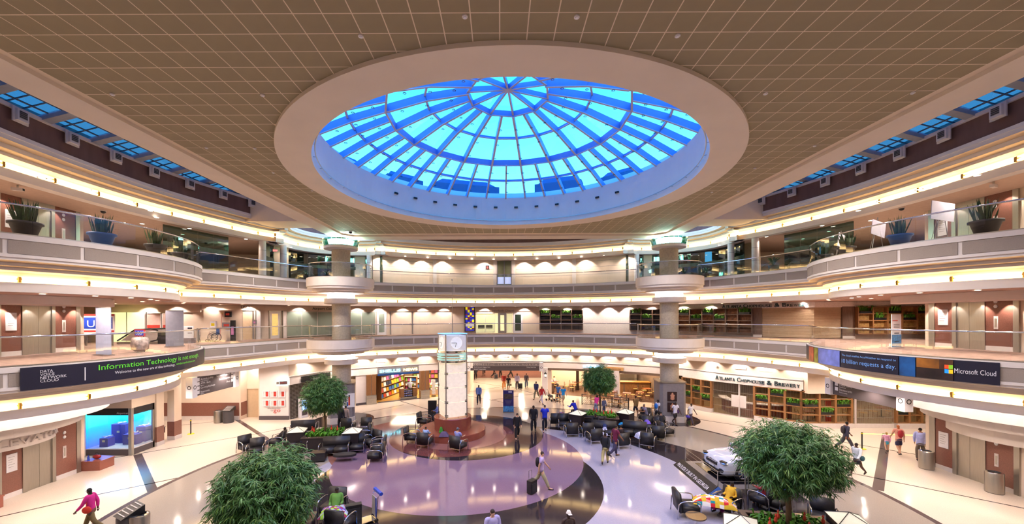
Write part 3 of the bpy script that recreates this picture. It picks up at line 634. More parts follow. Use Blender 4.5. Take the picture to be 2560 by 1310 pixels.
# ---------------- upper wall line of the ground floor ----------------
GP = [(-18.9, 31.4), (-16.6, 31.4), (-15.1, 34.4), (-12.9, 36.4), (-7.9, 39.3), (-4.0, 41.2), (.45, 41.9), (4.7, 41.3), (9, 39.9), (13, 37.8), (16.2, 35.4), (17.6, 33.0), (19.4, 30.9), (21.6, 28.5), (36, 28.2)]
GT = spline(GP[1:14], 1.2)
struct(MB().sweepc(GT, [(.0, 3.4), (.25, 3.4), (.25, 4.44), (.0, 4.44)]).build('wall_upper', 'wall'))
struct(MB().sweepc(GT, [(-.14, 3.36), (-.14, 3.42), (0, 3.42), (.02, 3.36)]).sweepc(GT, [(-.10, 2.72), (-.10, 3.3), (.3, 3.3), (.3, 2.72)]).sweepc(GT, [(-.03, 3.3), (-.03, 3.36), (.3, 3.36), (.3, 3.3)]).build('trim_shopfront', 'white'))
wall('wall_shop', [(-18.9, 31.4), (-16.62, 31.4)], 0, GZTOP, 'white'); 
struct(MB().box(-18.92, -16.58, 31.34, 31.4, 0, .3).build('baseboard_shop', 'sign')); struct(MB().box(21.6, 26.0, 28.1, 28.5, 2.5, 4.44).box(26, 36, 28.2, 28.4, 2.8, 4.44).build('wall_right_shop', 'wall'))
for px in (747, 845, 905, 951, 1007, 1061, 1165, 1213, 1262, 1314, 1362, 1413, 1466, 1522, 1578, 1630, 1703, 1781, 1851, 1915, 1990):
    x, y, a = hit(GT, px); nx, ny = sin(a), -cos(a); scallop(x+nx*.5, y+ny*.5, 4.43, 44, -nx, -ny, .5)
    if 935 < px < 1960:
        v = thing('wall_grille', 'small slotted air grille high on the wall over the shopfronts', 'vent', (x+nx*.0, y+ny*.0, 3.88), a, 'air grilles over the shopfronts')
        MB().box(-.4, .4, -.035, 0, -.1, .1).build('frame', 'trim', v)
        for q in range(3): MB().box(-.36, .36, -.05, -.035, -.075+q*.06, -.05+q*.06).build('slat', 'white', v)
# corridor beyond the middle opening
struct(MB().box(-3.6, -3.3, 41.5, 50, 0, 4.4).box(-12.6, -3.6, 49.8, 50, 0, 4.4).build('wall_corridor_left', 'wall')); struct(MB().box(4.75, 5.3, 41.3, 46.5, 0, 4.4).build('wall_corridor_right', 'wall'))
struct(MB().box(-34, 36, 66, 66.3, 0, 5).build('wall_far', 'cream2')); struct(MB().box(-12, 14, 42.5, 66, 4.41, 4.45).build('ceiling_corridor', 'gal_ceil')); MB().box(-34, 36, 52.5, 66, 0, .01).build('far_carpet', mat('rust_carpet', '#7c4836', .95, var=.15), FL)
struct(MB().box(-34, 36, 42.6, 43.0, 4.44, 6.2).build('wall_mid', 'wall'))
for x in (-2, 3, 8): light('corridor_lamp', 'AREA', (x, 47, 4.3), 150, (1, .86, .66), shape='RECTANGLE', size=.6, size_y=5); light('corridor_lamp', 'AREA', (x, 58, 4.3), 170, (1, .84, .6), shape='RECTANGLE', size=.6, size_y=6)
# directory band over the opening
d1 = at_(GT, 1262, 0, 'directory_sign', 'long dark directory sign with white arrow boards over the back corridor', 'sign', off=.62)
sg = MB().box(-3.55, 3.55, -.06, .06, 2.45, 2.93).build('board', 'sign', d1); hb = MB().box(-3.55, 3.55, -.05, .05, 2.95, 3.24).build('header_board', 'grey', d1)
for s_ in (-1, 1):
    e_ = MB().box(s_*3.75-.2, s_*3.75+.2, -.2, .2, 2.4, 3.3).build('end_box', 'paper', d1); MB().lathe([(.075, 0), (.115, 0), (.115, .01), (.075, .01)], n=16).xf().build('arrow_ring', 'dark', e_)
    o = [c for c in KIDS[e_.name]][-1]; o.rotation_euler = (pi/2, 0, 0); o.location = (s_*3.75, -.205, 2.78)
    a_ = text_mb('\u2191' if 0 else 'A', .12); 
def flat_text(body, size, x, z, y, m, par, w=None, align='l', depth=0.0, font_w=1.0, space=1.0, nm='lettering'):
    mb = text_mb(body, size, depth, font_w, space); xs = [v[0] for v in mb.v]; a, b = min(xs), max(xs); k = (w/(b-a)) if w else 1
    sh = {'l': 0, 'c': -(b-a)*k/2, 'r': -(b-a)*k}[align]
    mb.v = [(x+sh+(v[0]-a)*k, y-v[2], z+v[1]) for v in mb.v]; return mb.build(nm, m, par)
flat_text('DOMESTIC TERMINAL NORTH', .24, 0, 3.0, -.07, 'trim', hb, 6.6, 'c', space=1.6)
flat_text('North Domestic Baggage Claim', .14, -3.2, 2.77, -.07, 'paper', sg, 1.7); flat_text('Ground Transportation', .14, -3.2, 2.56, -.07, 'paper', sg, 1.25); flat_text('Parking  Rental Cars', .14, 3.2, 2.77, -.07, 'paper', sg, .95, 'r')
# ---------------- newsstand ----------------
NP = GT
def rowbooks(par_name, x, y, z, rz, n, w, hgt, label, group, cat='magazine', cols=('#c94a2f', '#e8e2d8', '#2d62a8', '#d9a024', '#7aa53a', '#b8478c', '#f0f0f0', '#222a44')):
    c, s_ = cos(rz), sin(rz)
    for i in range(n):
        u = (i-(n-1)/2)*w/n; hh = hgt*random.uniform(.8, 1.0); col = random.choice(cols)
        o = MB().box(-w/n*.42, w/n*.42, -.015, .015, 0, hh).build(par_name, mat('cover_'+{'#c94a2f': 'red', '#e8e2d8': 'cream', '#2d62a8': 'blue', '#d9a024': 'gold', '#7aa53a': 'green', '#b8478c': 'pink', '#f0f0f0': 'white', '#222a44': 'navy'}[col], col, .5))
        o.location = (x+u*c, y+u*s_, z); o.rotation_euler = (-.18, 0, rz); P_(o, label, cat, group)
def shelf_unit(x, y, rz, w, d, h, rows, label, books=None, m='wood', bn=6):
    t = thing('display_shelf', label, 'shelf', (x, y, 0), rz)
    for s_ in (-1, 1): MB().box(s_*w/2-.03, s_*w/2+.03, -d/2, d/2, 0, h).build('side_panel', m, t)
    MB().box(-w/2, w/2, d/2-.03, d/2, 0, h).build('back_panel', m, t)
    for r in range(rows+1): z = .12+r*(h-.12)/rows-.03; MB().box(-w/2+.03, w/2-.03, -d/2, d/2-.03, z, z+.03).build('shelf', m, t)
    if books:
        for r in range(rows):
            z = .12+r*(h-.12)/rows; yy = -d/2+.1; rowbooks('magazine', x-yy*sin(rz), y+yy*cos(rz), z, rz, bn, w-.12, (h-.12)/rows*.75, books, books+' (row)' if 0 else 'covers on the newsstand shelves')
    return t
struct(MB().sweepc(seg(GT, 889, 918), [(0, .0), (.25, .0), (.25, 2.75), (0, 2.75)]).build('wall_shop', 'white')); on(GT, 889, 918, 0, .2, 'baseboard_shop', 'sign', t=.03).__setitem__('kind', 'structure')
struct(MB().box(-12.6, -3.6, 45.4, 45.7, 0, 2.8).build('wall_news_back', 'cream2')); struct(MB().wbox((-12.0, 36.9), (-12.6, 45.5), .2, 0, 2.8).build('wall_news_side', 'wood')); struct(MB().flat([[(-12.3, 37.0), (-7.9, 39.5), (-4.0, 41.4), (-3.6, 45.5), (-12.6, 45.5)]], 2.74).build('ceiling_news', 'gal_ceil'))
MB().flat([[(-12.1, 36.9), (-7.9, 39.35), (-4.1, 41.3), (-3.6, 45.4), (-12.6, 45.4)]], .012).build('shop_floor', mat('amber_floor', '#c79343', .35, var=.1), FL)
light('shop_lamp', 'AREA', (-8.6, 41.5, 2.7), 210, (1, .86, .62), shape='RECTANGLE', size=5, size_y=3)
ns = at_(GT, 995, 0, 'neon_sign', 'blue and yellow neon shop name on a grey board over the newsstand', 'sign', off=.16)
nb = MB().box(-1.95, 1.95, -.05, .05, 2.72, 3.3).build('board', 'grey', ns); MB().box(-1.98, 1.98, -.09, .05, 2.55, 2.72).build('blue_sill', mat('deep_blue', '#0b3f7d', .4), ns)
flat_text('SHELLIS', .36, -1.8, 2.84, -.08, em('neon_cyan', (.12, .85, 1), 3.0), nb, 1.95, depth=.02); flat_text('NEWS', .36, 1.8, 2.84, -.08, em('neon_yellow', (1, .85, .22), 3.0), nb, 1.35, 'r', depth=.02)
for px, lb in ((926, 'wooden pier with steel-banded foot at the left edge of the newsstand'), (1060, 'wooden pier with steel-banded foot right of the newsstand window')):
    x, y, a = hit(GT, px); t = thing('shop_pier', lb, 'column', (x, y, 0), a)
    MB().box(-.42, -.02, -.3, .3, .85, 2.72).box(.02, .42, -.3, .3, .85, 2.72).build('wood_panel', 'wood', t); MB().box(-.02, .02, -.28, .28, .85, 2.72).build('joint', 'steel', t); MB().box(-.44, .44, -.32, .32, 0, .85).build('foot', 'steel', t)
    for q in range(4): MB().box(-.46, .46, -.34, .34, .14+q*.2, .17+q*.2).build('band', 'chrome', t)
struct(MB().sweepc(seg(GT, 945, 1048), [(-.05, 0), (-.05, .035), (.3, .035), (.3, 0)]).build('trim_shop_sill', 'sign'))
shelf_unit(-11.2, 41.2, pi/2-.22, 5.0, .5, 2.3, 4, 'long angled magazine rack along the left newsstand wall', 'magazine facing out on the newsstand racks', bn=9)
shelf_unit(-9.2, 41.2, 0, 1.2, .5, 1.9, 4, 'dark book rack behind the newsstand mannequin', 'magazine facing out on the newsstand racks', bn=5)
shelf_unit(-7.0, 44.9, 0, 5.6, .4, 2.3, 4, 'wide snack shelf on the newsstand back wall', 'magazine facing out on the newsstand racks', bn=14)
shelf_unit(-5.0, 43.6, 0, 1.5, .5, 2.0, 4, 'bright gift shelf at the right end of the newsstand', 'magazine facing out on the newsstand racks', bn=5)
cn = thing('display_counter', 'wooden shop display with blue-lit shelves in the newsstand doorway', 'counter', (-9.1, 39.4, 0), .5)
MB().box(-.8, -.45, -.3, .3, .2, 1.05).box(.45, .8, -.3, .3, .2, 1.05).build('side_panel', 'wood', cn); MB().box(-.82, .82, -.32, .32, 0, .2).build('plinth', 'steel', cn)
for q in range(4): MB().box(-.45, .45, -.25, .25, .24+q*.22, .27+q*.22).build('shelf', 'blackm', cn)
for q in range(3):
    for k in range(4):
        c2 = MB().box(-.08, .08, -.06, .06, 0, .12).build('boxed_gift', mat('lilac_box', '#9aa0d8', .5)); c2.location = (-9.1+(-.33+k*.22)*cos(.5), 39.4+(-.33+k*.22)*sin(.5)-.1, .27+q*.22); c2.rotation_euler = (0, 0, .5); P_(c2, 'small pale blue boxed gift on the low display in the newsstand doorway', 'box', 'boxed gifts on the doorway display')
cn = thing('snack_counter', 'glass-fronted snack counter inside the newsstand', 'counter', (-7.2, 41.3, 0), .3)
MB().box(-1.1, 1.1, -.3, .3, 0, .5).build('base', 'cream2', cn); MB().box(-1.1, 1.1, -.3, .3, .5, .53).box(-1.05, 1.05, -.15, .3, .75, .78).box(-1.0, 1.0, 0, .3, 1.0, 1.03).build('tray', 'wood', cn)
for q in range(3): rowbooks('snack_packet', -7.2+.15*sin(.3)*(q-1), 41.2+.15*(q-1)*cos(.3), (.53, .78, 1.03)[q], .3, 11, 2.0, .2, 'bright snack packet on the stepped newsstand counter', 'snack packets on the counter', 'packet')
mq = thing('mannequin', 'headless white mannequin bust in a white t-shirt in the newsstand', 'mannequin', (-8.95, 39.75, 0), .3)
MB().lathe([(.16, 1.02), (.17, 1.2), (.21, 1.4), (.2, 1.5), (.07, 1.56), (.06, 1.62)], n=14).build('torso', 'paper', mq, True); MB().ball(-.24, 0, 1.42, .09, .07, .1).ball(.24, 0, 1.42, .09, .07, .1).build('sleeve', 'paper', mq, True); MB().cyl(0, 0, 0, 1.02, .03).build('stand', 'steel', mq)
for x, y, lb, col in ((-6.75, 40.45, 'revolving postcard rack by the newsstand entrance', '#e6e0da'), (-4.7, 42.3, 'black spinner rack of caps right of the newsstand pier', '#2a2d35')):
    t = thing('spinner_rack', lb, 'rack', (x, y, 0)); MB().cyl(0, 0, 0, .06, .25).build('foot', 'black', t); MB().cyl(0, 0, .06, 1.7, .02).build('pole', 'steel', t)
    for q in range(5):
        for k in range(4): a = k*pi/2; MB().cbox(.16*cos(a), .16*sin(a), .35+q*.3, .02, .22, .24, a).build('card_pocket', mat('rack_'+lb[:5].strip(), col, .5), t)
gt = thing('hanging_clothes', 'bright green souvenir shirt hanging right of the newsstand', 'shirt', (-4.85, 41.7, 0)); MB().lathe([(.08, 1.25), (.13, 1.1), (.2, .55), (.27, .3)], n=8).build('shirt', mat('lime_cloth', '#58c41e', .8), gt, True); MB().tube([(0, 0, 1.2), (0, 0, 1.55)], .012).build('hanger', 'steel', gt)
# ---------------- left: closed shop with red niches ----------------
ew = thing('niche_display', 'white wall panel with six red-backed niches beside the cream door', 'display', (-17.75, 31.38, 0))
for r in range(2):
    for c in range(3):
        x, z = -.62+c*.62, 2.02-r*.72; f = MB()
        f.box(x-.25, x+.25, -.05, 0, z-.25, z-.2).box(x-.25, x+.25, -.05, 0, z+.2, z+.25).box(x-.25, x-.2, -.05, 0, z-.2, z+.2).box(x+.2, x+.25, -.05, 0, z-.2, z+.2)
        n_ = f.build('niche', 'paper', ew); MB().box(x-.2, x+.2, -.012, 0, z-.2, z+.2).build('lining', 'white', n_); MB().box(x-.03, x+.2, -.02, -.012, z-.18, z+.2).build('red_back', 'red', n_)
et = text_mb('electronics', .16); t_ = thing('wall_lettering', 'grey and red shop lettering low on the white panel', 'lettering', (-17.75, 31.37, 0))
flat_text('electronics', .2, -.5, .86, -.01, 'sign', t_, 1.0); flat_text('to', .2, -.26, .68, -.01, 'sign', t_, .16); flat_text('go', .42, -.05, .62, -.01, 'red', t_, .55)
bs = thing('projecting_sign', 'white lightbox sign with red lettering jutting out over the red niches', 'sign', (-16.95, 31.1, 2.95), .35); MB().box(-.38, .38, -.1, .1, -.22, .22).build('case', 'softlamp', bs); MB().box(-.18, .36, -.115, -.1, -.13, .13).build('face', 'sign', bs); flat_text('OPEN', .14, .09, -.05, -.125, 'red', bs, .42, 'c'); MB().box(-.38, -.2, -.12, .12, -.1, .1).build('bracket', 'steel', bs)
gr = thing('rolling_grille', 'closed steel rolling grille of the shop behind the left tree', 'grille', (0, 0, 0)); sp_ = seg([(-16.6, 31.4), (-15.1, 34.4), (-12.9, 36.4)], 724, 800, .02)
for i in range(24): z = .12+i*.108; MB().sweepc(sp_, [(0, z), (0, z+.03), (.02, z+.03), (.02, z)]).build('bar', 'steel', gr)
Pg = Path(sp_)
for i in range(22): x, y = Pg.at(Pg.L*i/21); MB().cyl(x, y, 0, 2.7, .012, n=4).build('link_rod', 'dsteel', gr)
struct(MB().sweepc(offset(sp_, .5), [(0, 0), (0, 2.75), (.1, 2.75), (.1, 0)]).build('wall_shop_dim', mat('dim_stone', '#6d6258', .8, var=.4, scale=9)))
bb = at_([(-16.6, 31.4), (-15.1, 34.4), (-12.9, 36.4)], 800, 2.75, 'shop_sign', 'dark shop sign board half hidden by the left tree', 'sign', off=.15); MB().box(-1.9, 1.6, -.06, .06, .02, .5).build('board', 'dark', bb); flat_text('Airport Shop' if 0 else 'mori', .3, -.9, .12, -.07, 'paper', bb, .7)
vm = thing('ticket_machine', 'white vending machine with glowing blue screens at the grille', 'machine', (-15.95, 32.2, 0), radians(62)); MB().box(-.3, .3, -.3, .1, 0, 1.5).build('case', 'paper', vm); MB().box(-.24, .24, -.31, -.3, 1.05, 1.38).build('upper_screen', em('screen_blue', (.15, .4, 1), 2.2), vm); MB().box(-.24, .24, -.31, -.3, .65, .95).build('lower_screen', em('screen_blue', (.15, .4, 1), 2.2), vm); MB().box(-.24, .24, -.31, -.3, .2, .55).build('product_tray', 'sign', vm)
# ---------------- column claddings ----------------
for (x, y), lb, sd in ((COLS[0], 'grey cladding around the foot of the left column with a framed poster', 0), (COLS[1], 'grey cladding around the foot of the right column with dance posters', 1)):
    t = thing('column_cladding', lb, 'cladding', (x, y, 0), .35 if not sd else -.1)
    MB().prism([(-.95, -.75), (-.75, -.95), (.75, -.95), (.95, -.75), (.95, .75), (.75, .95), (-.75, .95), (-.95, .75)], .45, 3.0).build('panel', 'grey', t); MB().prism([(-1, -.78), (-.78, -1), (.78, -1), (1, -.78), (1, .78), (.78, 1), (-.78, 1), (-1, .78)], 0, .45).build('plinth', 'trim', t)
    MB().prism([(-1.02, -.8), (-.8, -1.02), (.8, -1.02), (1.02, -.8), (1.02, .8), (.8, 1.02), (-.8, 1.02), (-1.02, .8)], 2.97, 3.04).build('cap', 'steel', t)
    if sd:
        for z, nm in ((1.95, 'dancer'), (1.15, 'dancer')):
            p = MB().box(-.45, .25, -.975, -.955, z-.36, z+.36).build('poster', mat('poster_dark', '#2a1216', .5), t)
            MB().lathe([(0.01, -.26), (.16, -.2), (.14, 0), (.17, .12), (.06, .18), (.075, .24), (0.01, .3)], -.08, -.97, 10).build('figure', mat('poster_flesh', '#c08a72', .6), p, True).scale = (1, 1, 1)
            f_ = KIDS[p.name][-1]; f_.location = (0, 0, z); f_.data.transform(Matrix.Diagonal((1, .08, 1, 1))); f_.location = (0, -.90, z)
        MB().box(.955, .975, -.5, .3, .95, 2.2).build('picture_frame', 'black', t); MB().box(.975, .985, -.42, .22, 1.05, 2.1).build('picture', 'trim', t)
    else:
        p = MB().box(.1, .95, -.975, -.955, 1.2, 2.25).build('poster', 'paper', t); MB().box(.5, .62, -.985, -.975, 1.35, 2.0).build('red_figure', 'red', p); MB().box(.38, .48, -.985, -.975, 1.3, 1.6).build('blue_figure', 'blue', p); MB().lathe([(.01, -.09), (.07, 0), (.01, .09)], .56, -.98, 8).build('head', 'dark', p).location = (0, 0, 2.06)
struct(MB().wbox((-15.4, 34.6), (-12.6, 37.4), .2, 0, 4.4).box(-34, -12.6, 45.5, 45.7, 0, 4.4).build('wall_shop_back', 'cream2'))
# ---------------- cafe (open front, right of the corridor) ----------------
struct(MB().box(5.3, 15.8, 46.3, 46.6, 0, 4.4).build('wall_cafe_back', 'wall')); struct(MB().wbox((15.6, 36.2), (16.0, 46.4), .2, 0, 4.4).build('wall_cafe_side', 'wood2'))
MB().flat([[(5.3, 41.3), (9, 39.6), (13, 37.2), (16.0, 35.4), (15.8, 46.3), (5.3, 46.3)]], .012).build('cafe_floor', mat('dark_wood_floor', '#5c3a28', .4, var=.25, scale=4, stretch=(8, 1, 1)), FL)
MB().flat([[(8.2, 39.9), (9, 36.4), (14.6, 34.0), (15.6, 35.6), (13, 37.5)]], .016).build('patio_floor', mat('tan_tile', '#c3ab93', .35, var=.1, scale=5), FL)
struct(MB().sweepc(seg(GT, 1369, 1660), [(-.08, 2.5), (-.08, 2.74), (.3, 2.74), (.3, 2.5)]).build('trim_cafe_beam', 'wood2'))
for x, y, px in ((8, 43, 0), (13, 41, 0)): light('cafe_lamp', 'AREA', (x, y, 3.9), 230, (1, .80, .50), shape='RECTANGLE', size=4, size_y=2.5)
for p0, p1, nm in ((1355, 1369, 'white pier with a wall lantern between corridor and cafe'), (1535, 1548, 'cream pier in the middle of the cafe front')):
    a, b = hit(GT, p0), hit(GT, p1); t = thing('cafe_pier', nm, 'column', ((a[0]+b[0])/2, (a[1]+b[1])/2, 0), a[2]); w_ = hypot(a[0]-b[0], a[1]-b[1])/2
    MB().box(-w_, w_, -.25, .25, .25, 2.74).build('shaft', 'white', t); MB().box(-w_-.04, w_+.04, -.29, .29, 0, .25).build('foot', 'trim', t)
x, y, a = hit(GT, 1362); t = thing('wall_lantern', 'lit glass wall lantern on the white pier by the cafe', 'lamp', (x, y-.33, 1.9), a)
MB().lathe([(.01, .42), (.05, .38), (.16, .26), (.17, .24)], n=8).tube([(0, 0, .42), (0, .0, .6), (0, .1, .62)], .015).build('bracket', 'black', t); MB().lathe([(.14, .24), (.09, -.08)], n=8).build('glass_shade', 'clear_glass', t); MB().ball(0, 0, .06, .05, .05, .1).build('flame_bulb', 'lamp', t); MB().cyl(0, 0, -.12, -.08, .1, n=8).build('base_cap', 'black', t)
cs = at_(GT, 1483, 0, 'neon_sign', 'blue-white neon name over the cafe, partly behind the tree', 'sign', off=.14); MB().box(-.95, .95, -.03, .02, 2.85, 2.9).build('mount_bar', 'steel', cs); flat_text('La Madeleine', .34, 0, 2.9, -.05, em('neon_blue', (.25, .62, 1), 3.0), cs, 1.9, 'c', depth=.02)
cs = at_(GT, 1533, 0, 'shop_sign', 'tan wooden sign board beside the blue neon cafe name', 'sign', off=.16); MB().prism([(-.95, -.05), (.9, -.05), (.98, 0), (.9, .04), (-.95, .04)], 2.76, 3.08).build('board', mat('tan_board', '#c79a63', .6), cs); flat_text('COUNTRY FRENCH CAFE', .12, 0, 2.86, -.065, 'dark', cs, 1.5, 'c')
kb = thing('cafe_counter', 'long wooden service counter with glass guard in the cafe', 'counter', (13.0, 42.2, 0), -.12)
MB().box(-3.2, 2.6, -.4, .4, 0, 1.1).build('base', 'wood', kb); MB().box(-3.3, 2.7, -.5, .45, 1.1, 1.16).build('top', mat('honey_wood', '#b9803f', .4, var=.15), kb)
for q in range(5): MB().box(-3.1+q*1.15, -2.02+q*1.15, -.4, -.38, 1.2, 1.6).build('glass_guard', 'clear_glass', kb)
for q in range(4): MB().box(-2.9+q*1.4, -2.75+q*1.4, -.42, -.4, .1, 1.0).build('stile', 'wood2', kb)
kp = thing('food_pass', 'bright stainless kitchen pass with heat lamps behind the cafe counter', 'kitchen', (13.6, 45.6, 0)); MB().box(-1.6, 1.6, -.3, .3, 0, 1.5).build('unit', 'steel', kp); MB().box(-1.5, 1.5, -.3, .2, 1.95, 2.1).build('lamp_canopy', 'lamp', kp); MB().box(-1.65, -1.55, -.3, .3, 1.5, 2.3).box(1.55, 1.65, -.3, .3, 1.5, 2.3).build('post', 'steel', kp)
hh = thing('menu_screen', 'glowing green menu screens above the cafe kitchen', 'screen', (12.2, 46.2, 2.3)); MB().box(-.5, .5, -.06, 0, -.25, .3).build('screen', em('menu_green', (.2, .6, .4), 1.4), hh); MB().box(-.54, .54, -.05, .02, -.29, .34).box(-.03, .03, -.02, .12, .3, 2.1).box(-.2, .2, .0, .11, -.1, .1).build('frame', 'black', hh)
fb = thing('flower_bowl', 'big bowl of dried yellow flowers on the cafe counter', 'flowers', (11.2, 42.2, 1.16)); MB().lathe([(.1, 0), (.3, .15), (.34, .2)], n=12).build('bowl', 'wood2', fb, True); mb = MB(); plant(mb, 0, 0, .15, .2, .2, .45, 60); mb.build('flowers', mat('dried_yellow', '#c9a33a', .8), fb)
for px, y_, lb in ((1443, 43.5, 'dark carved pergola post in the cafe, left'), (1463, 42.6, 'dark carved pergola post in the cafe, behind the tree')):
    x = (px-X0)/F*y_; t = thing('pergola_post', lb, 'column', (x, y_, 0)); MB().box(-.14, .14, -.14, .14, 0, 2.5).build('post', mat('espresso_wood', '#33221b', .5), t); MB().box(-.35, .35, -.3, .3, 2.5, 2.6).box(-.5, .5, -.4, .4, 2.6, 2.72).build('capital', 'espresso_wood' if 0 else MATS['espresso_wood'], t)
pn = thing('framed_poster', 'dark framed poster on the cafe side panel', 'picture', (9.9, 42.0, 1.9), -.2); MB().box(-.55, .55, 0, .08, -1.9, .6).build('panel', 'wood', pn); MB().box(-.4, .4, -.03, 0, -.5, .5).build('frame', 'black', pn); MB().box(-.33, .33, -.035, -.03, -.43, .43).build('print', mat('poster_dark', '#2a1216', .5), pn)
# cafe chairs and tables
def cafe_chair():
    t = thing('cafe_chair', 'wooden ladder-back cafe chair', 'chair', (0, 0, 0)); wd = mat('chair_wood', '#7e5230', .5, var=.2)
    MB().prism([(-.2, -.2), (.2, -.2), (.19, .2), (-.19, .2)], .44, .475).build('seat', mat('rush_seat', '#c49a5d', .8), t)
    for a in (-1, 1):
        MB().tube([(a*.18, -.18, 0), (a*.18, -.18, .45)], .016, 5).build('leg', wd, t); MB().tube([(a*.17, .19, 0), (a*.175, .19, .48), (a*.17, .25, .92)], .016, 5).build('rear_leg', wd, t)
    m_ = MB()
    for z, y in ((.6, .2), (.72, .22), (.85, .24)): m_.tube([(-.17, y, z), (0, y+.03, z+.01), (.17, y, z)], .018, 5)
    m_.build('ladder_back', wd, t); MB().tube([(-.18, -.18, .2), (.18, -.18, .2)], .01, 4).tube([(-.18, -.18, .15), (-.17, .19, .15)], .01, 4).tube([(.18, -.18, .15), (.17, .19, .15)], .01, 4).build('stretcher', wd, t)
    return t
def cafe_table():
    t = thing('cafe_table', 'square wooden cafe table on a black pedestal', 'table', (0, 0, 0)); MB().box(-.36, .36, -.36, .36, .72, .76).build('tabletop', mat('table_wood', '#9a5733', .3, var=.15), t)
    MB().cyl(0, 0, .03, .72, .035, n=8).build('pedestal', 'black', t); MB().cbox(0, 0, .015, .55, .06, .03).cbox(0, 0, .015, .06, .55, .03).build('cross_foot', 'black', t); return t
cc, ct = cafe_chair(), cafe_table(); fc = ft = True
# px, py on the floor
tabs = [(1380, 976), (1432, 977), (1445, 972), (1490, 998), (1530, 998), (1546, 1018), (1567, 1002), (1585, 980), (1618, 990), (1502, 1012), (1395, 1003), (1600, 1000)]
i = 0; ORD = ['first', 'second', 'third', 'fourth', 'fifth', 'sixth', 'seventh', 'eighth', 'ninth', 'tenth', 'eleventh', 'twelfth']
for k, (px, py) in enumerate(tabs):
    x, y = GZ(px, py); lb = 'square wooden cafe table, %s from the left of the cafe' % ORD[sorted(tabs).index((px, py))]
    rz = random.uniform(-.3, .3)-.2
    if ft: ct.location = (x, y, 0); ct.rotation_euler = (0, 0, rz); ct['label'] = lb; ct['group'] = 'cafe tables'; ft = False
    else: dup(ct, (x, y, 0), rz, lb, 'cafe tables')
    for q, a in enumerate((0, pi/2, pi, 3*pi/2)[: 2+(k % 3)]):
        an = rz+a+random.uniform(-.15, .15); cx, cy_ = x+.66*sin(an), y-.66*cos(an)*-1 if 0 else y+.66*cos(an)
        cx = x-.68*sin(an); cy_ = y+.68*cos(an)
        if fc: cc.location = (cx, cy_, 0); cc.rotation_euler = (0, 0, an); cc['label'] = 'wooden ladder-back chair at one of the cafe tables'; cc['group'] = 'ladder-back cafe chairs'; fc = False
        else: dup(cc, (cx, cy_, 0), an, 'wooden ladder-back chair at one of the cafe tables', 'ladder-back cafe chairs')
x, y = GZ(1635, 1034); dup(cc, (x, y, 0), 2.9, 'lone wooden ladder-back chair at the foot of the right column', 'ladder-back cafe chairs')
# scrolled patio fence
fn = thing('patio_fence', 'black iron patio fence with scrollwork around the cafe tables', 'fence', (0, 0, 0))
FP = [GZ(1455, 1012), GZ(1530, 1020), GZ(1571, 1024)]
for a, b in zip(FP, FP[1:]):
    L = hypot(b[0]-a[0], b[1]-a[1]); n = max(2, int(L/1.3))
    for q in range(n):
        p = (a[0]+(b[0]-a[0])*q/n, a[1]+(b[1]-a[1])*q/n); r = (a[0]+(b[0]-a[0])*(q+1)/n, a[1]+(b[1]-a[1])*(q+1)/n)
        MB().cbox(p[0], p[1], .5, .06, .06, 1.0).build('post', 'black', fn); MB().tube([(*p, .97), (*r, .97)], .035, 4).build('top_rail', 'wood2', fn); m_ = MB().tube([(*p, .1), (*r, .1)], .02, 4).tube([(*p, .78), (*r, .78)], .015, 4)
        for u in range(8):
            for z in (.22, .44, .66):
                f_ = (u+.5)/8; c0 = Vector((p[0]+(r[0]-p[0])*f_, p[1]+(r[1]-p[1])*f_, z)); d = Vector((r[0]-p[0], r[1]-p[1], 0)).normalized()
                m_.tube([c0+d*.07*cos(w_*pi/3)+Vector((0, 0, .09*sin(w_*pi/3))) for w_ in range(6)], .010, 3, True)
        m_.build('scroll_panel', 'black', fn)
x, y = FP[-1]; MB().cbox(x, y, .5, .06, .06, 1.0).build('post', 'black', fn)
bc = thing('waiter_station', 'wooden slatted waiter station at the left of the cafe front', 'cabinet', (*GZ(1372, 981), 0)); MB().box(-.55, .55, -.3, .3, .08, 1.0).build('body', 'wood', bc); MB().box(-.6, .6, -.34, .34, 1.0, 1.05).build('top', MATS['honey_wood'], bc)
for q in range(8): MB().box(-.52+q*.13, -.42+q*.13, -.32, -.3, .12, .96).build('slat', 'wood2', bc)
